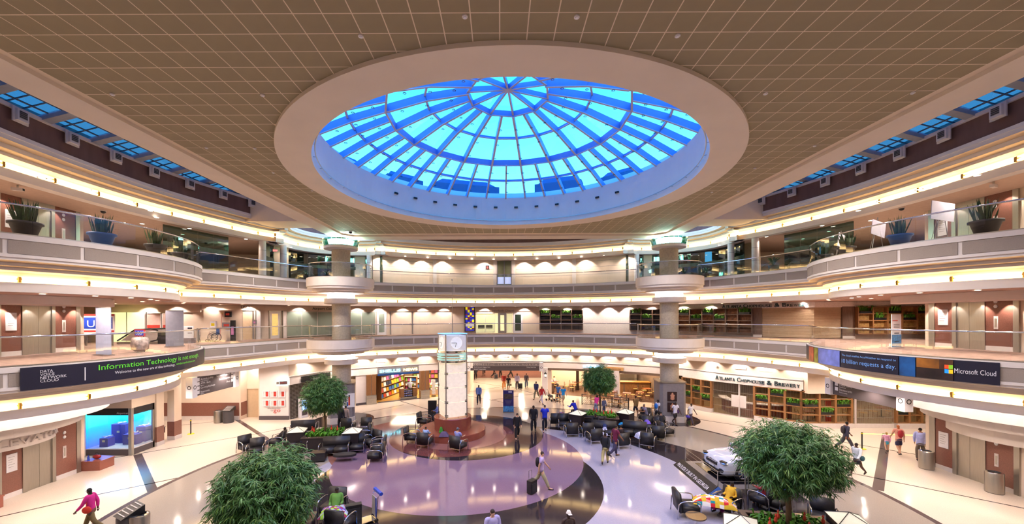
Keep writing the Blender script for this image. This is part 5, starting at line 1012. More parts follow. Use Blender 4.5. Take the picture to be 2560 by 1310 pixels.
for a in ((619, 1131, d_(55), 'black armchair at the far left of the left lounge group'), (640, 1141, d_(20), 'black armchair half hidden behind the big bush, left lounge group'), (694, 1118, d_(-75), 'black armchair in which a person reclines reading'),
  (893, 1130, d_(12), 'black armchair beside the two-seat sofa in front of the left planter'), (931, 1118, d_(-35), 'black armchair facing left at the right of the left lounge group'), (946, 1133, d_(-80), 'black armchair in the right-hand pair of the left lounge group'), (940, 1152, d_(-85), 'nearest black armchair at the right corner of the left lounge group'),
  (914, 1082, d_(8), 'farthest black armchair behind the left planter, facing the camera'), (909, 1098, d_(-70), 'black armchair right of the left planter, second behind the lantern box'), (914, 1110, d_(-75), 'black armchair right of the left lantern box pair'), (872, 1077, d_(175), 'black armchair turned away behind the left planter'),
  (1060, 1064, d_(80), 'black armchair left of the clock tower drum, rear one'), (1030, 1106, d_(85), 'black armchair farthest left by the clock tower'), (1063, 1117, d_(165), 'black armchair with its back to the camera left of the tower front'), (1146, 1127, d_(150), 'black armchair in which a man in a striped shirt sits'),
  (1388, 1063, d_(180), 'black armchair back beside the man in the blue shirt'), (1410, 1071, d_(0), 'black armchair facing the camera left of the middle lantern box'), (1428, 1090, d_(182), 'first dark chair back left of the middle planter sofas'), (1466, 1090, d_(186), 'second dark chair back in front of the middle planter'), (1485, 1107, d_(193), 'third and nearest dark chair back in front of the middle planter'),
  (1550, 1119, d_(20+180), 'black armchair behind the man in the burgundy shirt'), (1620, 1118, d_(150), 'dark chair back with white clothes hung over it'), (1644, 1099, d_(165), 'dark chair back at the right end of the middle lounge group'), (1664, 1090, d_(105), 'black armchair at the far right end of the middle lounge'), (1622, 1078, d_(-8), 'black armchair with blue sheen facing the camera, middle lounge right'), (1653, 1080, d_(-8), 'black armchair in which a dark-haired woman dozes'),
  (1612, 1053, d_(-30), 'black armchair beside the man in the grey shirt, rear of middle lounge'), (832, 1288, d_(-8), 'foreground black armchair facing the camera beside the luggage cart'), (851, 1330, d_(168), 'foreground black armchair with its back to the camera at the bottom edge'),
  (1716, 1287, d_(85), 'black armchair at the left of the person under the patchwork blanket'), (1818, 1283, d_(-60), 'black armchair in which the patchwork-blanket person leans back'), (1910, 1268, d_(205), 'black armchair of the person with the beige cap'), (1934, 1272, d_(-60), 'black armchair right of the person with the beige cap'), (2060, 1318, d_(-30), 'black armchair behind the right foreground tree')):
    seat(*a)
for a in ((838, 1137, d_(8), 'two-seat black sofa in front of the blue-lit left planter side'), (762, 1082, d_(190), 'two-seat black sofa turned away behind the left planter'), (748, 1124, d_(-10), 'two-seat black sofa on which a person lies left of the planter'), (1489, 1078, d_(-14), 'two-seat sofa with a sleeper against the middle planter, left'), (1512, 1092, d_(-14), 'nearer two-seat sofa against the middle planter'), (1585, 1093, d_(-25), 'two-seat sofa under the coral and turquoise blankets')):
    seat(*a, 's')
# planters, lantern boxes, trees
def lantern(x, y, rz, label):
    t = thing('lantern_box', label, 'lamp', (x, y, 0), rz)
    MB().box(-.46, .46, -.46, .46, .05, 1.08).build('box', mat('dark_laminate', '#2a2226', .3, var=.15), t)
    for s_ in (-1, 1): MB().box(-.48, .48, s_*.47-.01, s_*.47+.01, .05, .12).build('skirting', 'black', t)
    MB().add([(-.5, -.5, 1.09), (.5, -.5, 1.09), (.5, .5, 1.09), (-.5, .5, 1.09), (0, 0, 1.34)], [(0, 1, 4), (1, 2, 4), (2, 3, 4), (3, 0, 4)]).build('lit_pyramid', mat('lantern_panel', '#c4b8a4', .4, em=.22, emc=(1, .93, .78)), t)
    m_ = MB()
    for a, b in ((-.5, -.5), (.5, -.5), (.5, .5), (-.5, .5)): m_.tube([(a, b, 1.1), (0, 0, 1.36)], .014, 4)
    m_.build('ribs', 'dsteel', t); MB().box(-.51, .51, -.51, .51, 1.06, 1.095).build('rim', 'dsteel', t)
for a in ((-12.45, 24.5, .25, 'lantern box with lit pyramid top left of the left planter'), (-9.0, 24.3, .1, 'lantern box with lit pyramid top right of the left planter'), (5.5, 28.5, -.6, 'lantern box with lit pyramid top left of the middle planter'), (9.0, 28.8, -.75, 'lantern box with lit pyramid top right of the middle planter'), (8.0, 13.35, -.5, 'foreground lantern box with blue-edged pyramid top, lower right'), (11.75, 13.5, -.3, 'foreground lantern box at the right of the right foreground tree')): lantern(*a)
def bromeliad(px_, label_n): pass
def planter(x, y, rz, w, d, label, flowers, blue=False):
    t = thing('planter', label, 'planter', (x, y, 0), rz); P1 = mat('dark_laminate', '#2a2226', .3, var=.15)
    MB().box(-w, w, -d, -d+.12, 0, .82).box(-w, w, d-.12, d, 0, .82).box(-w, -w+.12, -d+.12, d-.12, 0, .82).box(w-.12, w, -d+.12, d-.12, 0, .82).build('wall_panel', P1, t)
    MB().box(-w-.05, w+.05, -d-.05, -d+.14, .82, .87).box(-w-.05, w+.05, d-.14, d+.05, .82, .87).box(-w-.05, -w+.14, -d+.14, d-.14, .82, .87).box(w-.14, w+.05, -d+.14, d-.14, .82, .87).build('granite_coping', mat('brown_granite', '#5c4c45', .2, var=.25, scale=40), t)
    MB().box(-w+.12, w-.12, -d+.12, d-.12, .6, .72).build('soil', 'soil', t)
    MB().box(-w-.55, -w-.06, -d, d-.3, 0, .45).build('ledge', P1, t)
    mb = MB(); rnd = random.Random(int(x*10)); plant(mb, 0, 0, .7, w-.25, d-.25, .38, 420, rnd); P_(mb.build('ground_cover', 'green', t), kind='stuff')
    for i, (a, b) in enumerate(flowers):
        f_ = MB().tube([(a, b, .75), (a, b, 1.12)], .012, 4).build('flower_stem', 'green', t); MB().lathe([(.02, 1.05), (.06, 1.12), (.045, 1.2), (.02, 1.26), (.04, 1.3), (.01, 1.36)], a, b, 6).build('flower_spike', mat('bromeliad_red', '#d8432b', .5, var=.2), f_)
    return t
planter(-10.75, 24.7, .12, 1.15, .85, 'granite-topped planter under the left tree with red bromeliads', [(-.8, -.1), (-.6, -.4), (-.1, .2), (.3, 0), (.7, -.2)])
planter(7.25, 28.9, -.25, 1.2, .85, 'granite-topped planter under the middle tree with red bromeliads', [(-.3, -.1), (.2, -.5), (.5, -.3), (.75, -.1), (-.5, .3)])
planter(9.85, 13.5, -.2, 1.3, .95, 'granite-topped foreground planter under the right tree', [(-.9, -.5), (-.6, -.2), (-.4, .1), (.4, .1), (.2, -.6), (.9, 0)]); planter(-7.85, 13.5, .2, 1.25, .95, 'granite-topped foreground planter under the big left bush', [(.8, -.3)])
def tree(x, y, zt, cz, rx, rz_, n, label, L=.24, droop=1.0, seed=1, zb=.7, tr=.07):
    rnd = random.Random(seed); t = thing('indoor_tree', label, 'tree', (x, y, zb))
    base = Vector((0, 0, 0)); cen = Vector((0, 0, cz-zb))
    MB().tube([(0, 0, -.1), (.03, .02, (cz-zb)*.3), (-.02, 0, (cz-zb)*.65), (0, 0, cz-zb)], [tr, tr*.9, tr*.8, tr*.5], 8).build('trunk', 'bark', t, True)
    br = MB(); tips = []
    for i in range(26):
        a = rnd.uniform(0, 2*pi); el = rnd.uniform(-.5, 1.3); r = rnd.uniform(.6, .95); d = Vector((cos(a)*cos(el)*rx*r, sin(a)*cos(el)*rx*r, sin(el)*rz_*r)); s0 = Vector((0, 0, (cz-zb)*rnd.uniform(.72, 1.0))); br.tube([s0, s0.lerp(cen+d, .5)+Vector((0, 0, .12)), cen+d], [.022, .014, .006], 4); tips.append(cen+d)
    br.build('branches', 'bark', t)
    lf = MB(); lf2 = MB(); ntw = n//16
    for i in range(ntw):
        a = rnd.uniform(0, 2*pi); u = rnd.uniform(-.95, 1); r = rnd.uniform(.25, 1.0)**.4; k = 1+.09*sin(3*a+seed)+.08*sin(7*a+3*u+seed)+rnd.uniform(-.08, .1)
        c = sqrt(1-u*u); hub = cen+Vector((cos(a)*c*rx*r*k, sin(a)*c*rx*r*k, u*rz_*r*(1 if u > 0 else .88)*k)); out = Vector((cos(a)*c, sin(a)*c, .5*u)); tw_ = (out+Vector((rnd.uniform(-.5, .5), rnd.uniform(-.5, .5), rnd.uniform(-.4, .3)))).normalized()*L*1.1
        young = rnd.random() < (.18 if u > 0 else .4)
        for q in range(16):
            p = hub+tw_*(q/16-.5); ang = rnd.uniform(0, 2*pi); sdv = Vector((cos(ang), sin(ang), rnd.uniform(-1.0, .25)*droop)); dirn = (sdv+tw_.normalized()*.5+Vector((0, 0, -.25*droop))).normalized(); l = L*rnd.uniform(.55, 1.15)
            sd = dirn.cross(Vector((rnd.uniform(-1, 1), rnd.uniform(-1, 1), 1))).normalized()*l*.062; m = p+dirn*l*.42+Vector((0, 0, .02)); (lf2 if young and q % 2 else lf).add([p, m-sd, p+dirn*l-Vector((0, 0, l*.12)), m+sd], [(0, 1, 2, 3)])
    lf.build('foliage', 'leaf', t); lf2.build('young_foliage', mat('young_leaf', '#5d7f33', .5, var=.4, scale=3), t); return t
tree(-10.85, 24.7, 0, 3.2, 1.22, 1.22, 20000, 'round-crowned weeping fig in the left planter by the column', seed=2); tree(7.2, 28.9, 0, 3.4, 1.08, 1.08, 17000, 'round-crowned weeping fig in the middle planter before the cafe', seed=5)
tree(9.7, 13.5, 0, 3.2, 1.5, 1.15, 23000, 'broad weeping fig at the lower right in front of the white car', L=.27, seed=9, tr=.1); tree(-7.85, 13.5, 0, 2.1, 1.5, 1.4, 28000, 'big dark green weeping bush at the lower left of the photo', L=.3, seed=4)
# tables
x, y = GZ(862, 1152); t = thing('oval_table', 'low oval black table in front of the left two-seat sofa', 'table', (x, y, 0), .15); m_ = MB().lathe([(.01, .40), (.62, .40), (.63, .37), (.62, .28), (.01, .28)], n=32); m_.v = [(a, b*.5, c) for a, b, c in m_.v]; m_.build('top', 'leather', t)
for a, b in ((-.4, -.1), (.4, -.1), (-.4, .12), (.4, .12)): MB().cyl(a, b, 0, .28, .02, n=6).build('leg', 'chrome', t)
x, y = GZ(797, 1152); t = thing('cube_table', 'black cube side table at the left end of the two-seat sofa', 'table', (x, y, 0), .25); MB().box(-.36, .36, -.3, .3, .06, .48).build('body', 'leather', t); MB().box(-.38, .38, -.32, .32, .48, .52).build('top', MATS['dark_laminate'], t)
x, y = GZ(1740, 1322); t = thing('round_table', 'round brass-toned side table at the bottom right foreground', 'table', (x, y, 0)); MB().lathe([(.01, .5), (.36, .5), (.37, .48), (.36, .45), (.01, .45)], n=32).build('top', mat('bronze_top', '#8f7d66', .15, .7), t); MB().cyl(0, 0, 0, .45, .04).build('pedestal', 'chrome', t); MB().cyl(0, 0, 0, .03, .25, n=20).build('foot', 'chrome', t)
for px, py, lb in ((1404, 1052, 'dark square side table left of the middle lantern box'), (1590, 1075, 'dark square side table behind the blankets'), (1470, 1040, 'long dark console table behind the middle planter')):
    x, y = GZ(px, py); t = thing('side_table', lb, 'table', (x, y, 0), -.4); w_ = 1.0 if px == 1470 else .42; MB().box(-w_, w_, -.3, .3, .42, .48).build('top', MATS['dark_laminate'], t)
    for a in (-1, 1):
        for b in (-1, 1): MB().box(a*(w_-.05)-.03, a*(w_-.05)+.03, b*.24-.03, b*.24+.03, 0, .42).build('leg', 'chrome', t)
# blankets, bags
def cloth(px, py, z, w, d, h, col, label, rz=0, cat='blanket', stripes=None, nm='blanket'):
    x, y = GZ(px, py, 0); rnd = random.Random(px); mb = MB(); N = 10; hs = {}
    for i in range(N+1):
        for j in range(N+1):
            u, v = i/N-.5, j/N-.5; r = max(abs(u), abs(v))*2; hs[i, j] = len(mb.v); mb.v.append((u*w*(1+.08*rnd.random()), v*d*(1+.08*rnd.random()), h*(1-r**2.5)+rnd.uniform(-.03, .03)*(1 if r < .99 else 0)))
    for i in range(N):
        for j in range(N): mb.f.append((hs[i, j], hs[i+1, j], hs[i+1, j+1], hs[i, j+1]))
    t = mb.build(nm, col if isinstance(col, str) and col in M else mat('cloth_%d' % px, col, .9, var=.2), None, True); t.location = (x, y, z); t.rotation_euler = (0, 0, rz); P_(t, label, cat)
    if stripes:
        for k, c in enumerate(stripes): t.data.materials.append(mat('patch_'+c[1:], c, .9))
        for p in t.data.polygons: p.material_index = rnd.randrange(0, len(stripes)+1)
    return t
cloth(1576, 1080, .45, .9, .5, .22, '#e8506e', 'coral blanket over a sleeper on the middle sofa', -.4); cloth(1560, 1078, .45, .7, .4, .15, '#1f8fd0', 'turquoise blanket beside the coral one', -.4); cloth(1600, 1112, .45, .5, .5, .35, '#c8c6de', 'pile of white clothes on the armchair in the middle lounge', .2, 'clothes'); cloth(1618, 1076, .45, .45, .4, .3, '#7a5fd0', 'violet jacket heaped on an armchair, middle lounge', 0, 'clothes')
# ---------------- signs, bins, posts ----------------
def hang_sign(x, y0, y1, z0, z1, sgn, label, lines, right=False):
    t = thing('hanging_sign', label, 'sign', (x, (y0+y1)/2, 0)); h = (y1-y0)/2
    bd = MB().box(-.06, .06, -h, h, z0, z1).build('board', 'sign', t)
    for s_ in (-1, 1):
        e_ = MB().box(-.2, .2, s_*(h+.2)-.2, s_*(h+.2)+.2, z0-.04, z1+.03).build('end_box', 'paper', t)
    o_ = MB(); m_ = MB().lathe([(.08, 0), (.12, 0)], n=16); 
    for s_ in (-1, 1):
        m2 = MB(); m2.v = [(sgn*.205, s_*(h+.2)+a*1, (z0+z1)/2+b) for a, b, c in m_.v]; m2.f = m_.f; m2.build('arrow_ring', 'dark', t)
        m3 = MB(); m3.v = [(a*1, -h-.405, (z0+z1)/2+b) for a, b, c in m_.v]; m3.f = m_.f
        if s_ < 0: m3.build('arrow_ring', 'dark', t)
    for s_ in (-.6, .6): MB().cyl(0, s_*h, z1, 4.42, .015, n=5).build('hanger_rod', 'steel', t)
    # lettering reads along -sgn*y
    for (txt, sz, u, z, w_, al) in lines:
        m_ = text_mb(txt, sz); xs = [v[0] for v in m_.v]; a, b = min(xs), max(xs); k = w_/(b-a); st = u if al == 'l' else u-w_
        m_.v = [(sgn*.065, sgn*(-h+st+(v[0]-a)*k), z+v[1]) for v in m_.v]; m_.build('lettering', 'paper', bd)
        if sz > .15:
            yy = sgn*(-h+(u-.3 if al == 'l' else u+.1)); Y = sorted((yy, yy+sgn*.2)); X = sorted((sgn*.06, sgn*.07)); MB().box(X[0], X[1], Y[0], Y[1], z-.03, z+.17).build('pictogram', 'paper', bd)
L_ = 3.5
hang_sign(-18.75, 24.5, 28.0, 3.2, 4.38, 1, 'hanging sign with four white left-hand entries under the left bay', [('Arrivals Lobby', .17, .45, 4.12, 1.1, 'l'), ('ATM / Bank', .17, .45, 3.86, .85, 'l'), ('Currency Exchange', .17, .45, 3.6, 1.25, 'l'), ('Restrooms', .17, .45, 3.34, .75, 'l'), ('Salida del vestíbulo', .1, .45, 4.02, .7, 'l'), ('Banco', .1, .45, 3.76, .3, 'l'), ('Baños', .1, .45, 3.24, .3, 'l'),
   ('North Domestic Baggage Claim', .17, 3.2, 4.12, 1.35, 'r'), ('Ground Transportation', .17, 3.2, 3.86, 1.1, 'r'), ('Shops', .17, 3.2, 3.6, .4, 'r')])
hang_sign(19.1, 19.1, 22.9, 3.5, 4.38, -1, 'long plain grey hanging sign with two entries under the right bay', [('Restrooms', .17, .45, 4.05, .8, 'l'), ('Baños', .1, .45, 3.95, .4, 'l'), ('Restaurants', .17, .45, 3.78, .8, 'l'), ('Restaurantes', .1, .45, 3.66, .5, 'l')])
def bin_(px, py, kind, label, rz=0):
    x, y = GZ(px, py); t = thing('trash_bin', label, 'bin', (x, y, 0), rz)
    if kind == 's':
        MB().lathe([(.3, .02), (.3, .88), (.28, .92)], n=28).build('body', 'steel', t, True); MB().lathe([(.29, 0), (.29, .03)], n=28).build('foot', 'black', t); MB().lathe([(.28, .92), (.2, .93), (.2, .85)], n=28).build('rim', 'chrome', t); MB().lathe([(.01, .86), (.2, .86)], n=20).build('opening', 'dark', t)
    else:
        MB().lathe([(.36, 0), (.36, .85), (.34, .9)], n=24).build('body', mat('charcoal_plastic', '#454347', .4), t, True); MB().add([(-.34, -.34, .9), (.34, -.34, .9), (.34, .34, 1.2), (-.34, .34, 1.2), (-.34, .34, .9), (.34, .34, .9)], [(0, 1, 2, 3), (3, 2, 5, 4), (0, 3, 4), (1, 5, 2)]).build('slanted_lid', 'black', t)
        for q in range(5): MB().cbox(0, -.22+q*.12, .965+q*.053, .56, .03, .02, 0, atan2(.3, .68)).build('lid_slat', 'trim', t)
bin_(546, 1056, 's', 'round brushed steel bin by the left far wall'); bin_(571, 1056, 'b', 'charcoal bin with a slanted lid by the left far wall'); bin_(2316, 1171, 's', 'round brushed steel bin at the left of the right elevator'); bin_(2486, 1231, 's', 'round brushed steel bin at the right of the right elevator'); bin_(323, 1348, 'b', 'charcoal bin with slatted lid at the bottom left edge', -.5); bin_(349, 1349, 's', 'round brushed steel bin at the bottom left edge')
def stanchion(px, py, label, yl=True):
    x, y = GZ(px, py); t = thing('stanchion', label, 'post', (x, y, 0)); MB().cyl(0, 0, 0, .02, .2, n=16).build('foot', 'yellow' if yl else 'black', t); MB().cyl(0, 0, .02, 1.0, .035, n=8).build('post', 'black', t); MB().cyl(0, 0, .9, .96, .045, n=8).build('head', 'yellow', t); return (x, y)
stanchion(477, 1085, 'black stanchion with yellow foot on the open floor left'); a = stanchion(2155, 1122, 'black stanchion holding the yellow tape'); 
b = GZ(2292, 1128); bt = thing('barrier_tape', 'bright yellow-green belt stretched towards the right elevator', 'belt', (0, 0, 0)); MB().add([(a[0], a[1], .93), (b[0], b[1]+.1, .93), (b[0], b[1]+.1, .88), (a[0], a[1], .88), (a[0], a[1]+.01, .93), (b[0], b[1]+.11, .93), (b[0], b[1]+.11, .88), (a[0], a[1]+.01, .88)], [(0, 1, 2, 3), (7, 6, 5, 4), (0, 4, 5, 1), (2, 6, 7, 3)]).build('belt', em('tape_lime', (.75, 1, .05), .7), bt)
x, y = GZ(1271, 1031); t = thing('banner_stand', 'purple and blue banner stand on the floor right of the tower', 'banner', (x, y, 0)); b_ = MB().box(-.44, .44, -.04, .04, .05, 1.85).build('panel', mat('violet_print', '#2c2466', .5), t); MB().box(-.36, .36, -.045, -.04, 1.1, 1.55).build('photo_print', mat('print_dark', '#4a3d3a', .5, var=.4), b_); MB().box(-.44, .44, -.045, -.04, .08, .55).build('lower_print', mat('print_blue', '#3f7fb8', .5, var=.5, scale=8), b_); MB().box(.0, .3, -.046, -.04, 1.68, 1.76).build('logo', 'paper', b_)
for q in range(4): MB().box(-.3+.04*q, .3-.04*q, -.046, -.04, .98-q*.09, 1.0-q*.09).build('text_line', 'grey', b_)
MB().box(-.46, .46, -.2, .2, 0, .05).build('base', 'steel', t)
x, y = GZ(1081, 1042); t = thing('info_kiosk', 'dark screen kiosk behind the left of the clock tower', 'kiosk', (x, y, 0), .1); MB().box(-.34, .34, -.1, .1, 0, 1.3).build('case', 'dark', t); MB().box(-.28, .28, -.11, -.1, .5, 1.2).build('screen', 'black', t)
for (x0, x1, y0, y1, lb) in ((-22.0, -21.1, 20.95, 22.0, 'red granite bench at the far side of the left elevator'), (-22.0, -21.2, 15.9, 17.2, 'red granite bench at the near side of the left elevator')):
    t = thing('granite_bench', lb, 'bench', (x0, y0, 0)); MB().prism([(0, 0), (x1-x0, .1), (x1-x0, y1-y0-.15), (0, y1-y0)], .0, .45).build('block', mat('salmon_granite', '#96594a', .25, var=.15, scale=60), t); MB().prism([(0, 0), (x1-x0+.03, .08), (x1-x0+.03, y1-y0-.13), (0, y1-y0)], .45, .5).build('top_slab', MATS['salmon_granite'], t)
hb = thing('handbag', 'red handbag lying on the granite bench by the left elevator', 'bag', (-21.6, 21.4, .5)); m_ = MB().ball(0, 0, .12, .22, .12, .12, 10, 6); m_.build('body', mat('red_leather', '#8e1f22', .4), hb, True); MB().tube([(-.12, 0, .2), (-.06, 0, .33), (.06, 0, .33), (.12, 0, .2)], .012, 5).build('strap', 'dark', hb); t = thing('bottle', 'blue bottle beside the red handbag', 'bottle', (-21.75, 21.1, .5)); MB().lathe([(.01, 0), (.05, 0), (.05, .2), (.02, .26), (.02, .3), (.01, .3)], n=10).build('body', 'blue', t); MB().cyl(0, 0, .3, .33, .022, n=8).build('cap', 'dark', t)
# ELEVATOR lettering on the curved fascia
def arc_text(body, cx, cy_, r, a0, a1, z, h, m, par, depth=.03, inward=False, nm='lettering'):
    mb = text_mb(body, h, depth); xs = [v[0] for v in mb.v]; x0, x1 = min(xs), max(xs)
    mb.v = [(cx+(r+d)*cos(a0+(a1-a0)*(x-x0)/(x1-x0)), cy_+(r+d)*sin(a0+(a1-a0)*(x-x0)/(x1-x0)), z+y) for x, y, d in mb.v]; return mb.build(nm, m, par)
el = thing('wall_lettering', 'cream relief letters ELEVATOR on the curved fascia over the left elevator', 'lettering', (0, 0, 0)); arc_text('ELEVATOR', BL[0], BL[1], 2.23, radians(-36), radians(42), 2.42, .42, 'trim', el, .05)
# ---------------- airport art case ----------------
ar = thing('display_case', 'glass art case glowing turquoise and blue with model planes', 'display', (0, 0, 0))
x0, x1, yf, yb = -24.2, -21.55, 23.35, 25.6
MB().box(x0, x1, yf, yf+.12, 0, .35).box(x1-.12, x1, yf+.12, 24.9, 0, .35).build('plinth', 'sign', ar); MB().box(x0, x1, yf, yb, .35, .40).build('shelf', 'trim', ar); MB().box(x0, x1, yf, yf+.1, 2.35, 2.75).box(x1-.1, x1, yf+.1, 24.9, 2.35, 2.75).build('header', 'dark', ar); flat_text('Airport art', .16, x1-.15, 2.42, yf-.01, 'paper', ar, .7, 'r')
bc_ = mat('art_glow_back', (.02, .25, .8), .5, var=0, em=1.5, emc=(.02, .35, .9)); n_ = bc_.node_tree; g_ = n_.nodes.new('ShaderNodeTexCoord'); sx = n_.nodes.new('ShaderNodeSeparateXYZ'); rm = n_.nodes.new('ShaderNodeValToRGB'); n_.links.new(g_.outputs['Generated'], sx.inputs[0]); n_.links.new(sx.outputs['Z'], rm.inputs[0])
rm.color_ramp.elements[0].color = (.03, .02, .35, 1); rm.color_ramp.elements[1].color = (.03, .75, .62, 1); q_ = rm.color_ramp.elements.new(.55); q_.color = (.0, .16, .8, 1); n_.links.new(rm.outputs[0], n_.nodes['Principled BSDF'].inputs['Emission Color'])
MB().box(x0, x1-.2, yb-.1, yb, .4, 2.4).box(x0, x0+.05, yf, yb, .4, 2.4).build('lit_backdrop', bc_, ar)
for a, b in ((x0, -22.9), (-22.9, x1-.14)): MB().box(a+.02, b-.02, yf+.04, yf+.05, .4, 2.35).build('glass_pane', 'clear_glass', ar)
MB().box(x1-.06, x1-.05, yf+.15, 24.8, .4, 2.35).build('glass_pane', 'clear_glass', ar); MB().box(x1-.16, x1+.02, yf-.02, yf+.14, 0, 2.75).box(x1-.1, x1, 24.8, 24.95, 0, 2.75).build('steel_post', 'steel', ar)
struct(MB().box(x0-.3, x1+.02, yf, yf+.3, 2.75, 4.44).box(x1-.3, x1, yf+.3, 24.95, 2.75, 4.44).box(-27.4, -24.2, 21.2, 21.4, 0, 4.44).box(-24.3, -24.2, 21.3, 25.6, 0, 4.44).box(-24.2, -21.8, 25.6, 25.75, 0, 4.44).build('wall_art', 'wall'))
VB = mat('violet_plinth', '#4c46a0', .6)
for i, (x, y, w_, h, lb) in enumerate(((-23.3, 24.6, .42, 1.15, 'tall'), (-23.5, 23.9, .25, .5, 'low front'), (-22.35, 24.3, .4, .6, 'right'), (-22.2, 24.9, .3, .9, 'rear right'))):
    t = thing('display_plinth', '%s violet plinth inside the blue art case' % lb, 'plinth', (x, y, .4)); MB().box(-w_, w_, -.22, .22, 0, h).build('block', VB, t); MB().box(-.08, .08, -.23, -.22, h*.55, h*.55+.12).build('caption', mat('caption_cream', '#e9d79a', .6), t)
    p = thing('model_plane', 'small pale model plane on the %s plinth in the art case' % lb, 'model', (x, y, .4+h+.06), .3*i); MB().tube([(-.26, 0, 0), (-.2, 0, .01), (.2, 0, .01), (.28, 0, .03)], [.01, .03, .03, .005], 6).build('fuselage', 'trim', p); MB().box(-.04, .05, -.25, .25, -.005, .01).build('wing', 'trim', p); MB().box(.2, .27, -.08, .08, .02, .03).box(.21, .27, -.005, .005, .02, .1).build('tail', 'trim', p)
light('case_lamp', 'AREA', (-22.9, 24.4, 2.3), 25, (.35, .6, 1), shape='RECTANGLE', size=2, size_y=1)
# fountain niche and piers right of the case
struct(MB().box(-21.75, -21.45, 24.95, 25.5, 1.2, 3.3).box(-21.9, -21.45, 26.3, 26.9, 1.2, 3.3).box(-22.0, -21.45, 24.95, 26.9, 3.3, 4.44).box(-22.6, -22.4, 25.5, 26.3, 0, 3.3).build('wall_niche_piers', 'wall')); struct(MB().box(-21.76, -21.44, 24.95, 25.5, .25, 1.2).box(-21.91, -21.44, 26.3, 26.9, .25, 1.2).box(-22.4, -22.36, 25.5, 26.3, .25, 1.2).build('trim_wainscot', 'granite')); struct(MB().box(-21.77, -21.42, 24.95, 25.5, 0, .25).box(-21.92, -21.42, 26.3, 26.9, 0, .25).build('baseboard_niche', 'trim'))
wf = thing('water_fountain', 'steel drinking fountain in the niche right of the art case', 'fountain', (-22.1, 25.9, 0)); MB().box(-.2, .2, -.22, .22, .55, .9).build('basin', 'chrome', wf); MB().box(-.22, .22, -.24, .24, .9, .95).build('rim', 'steel', wf); MB().tube([(-.1, 0, .95), (-.08, 0, 1.05), (0, 0, 1.06)], .015).build('spout', 'chrome', wf)
struct(MB().box(-34, -27.4, 17, 17.2, 0, 4.4).build('wall_left_inner', 'wall'))
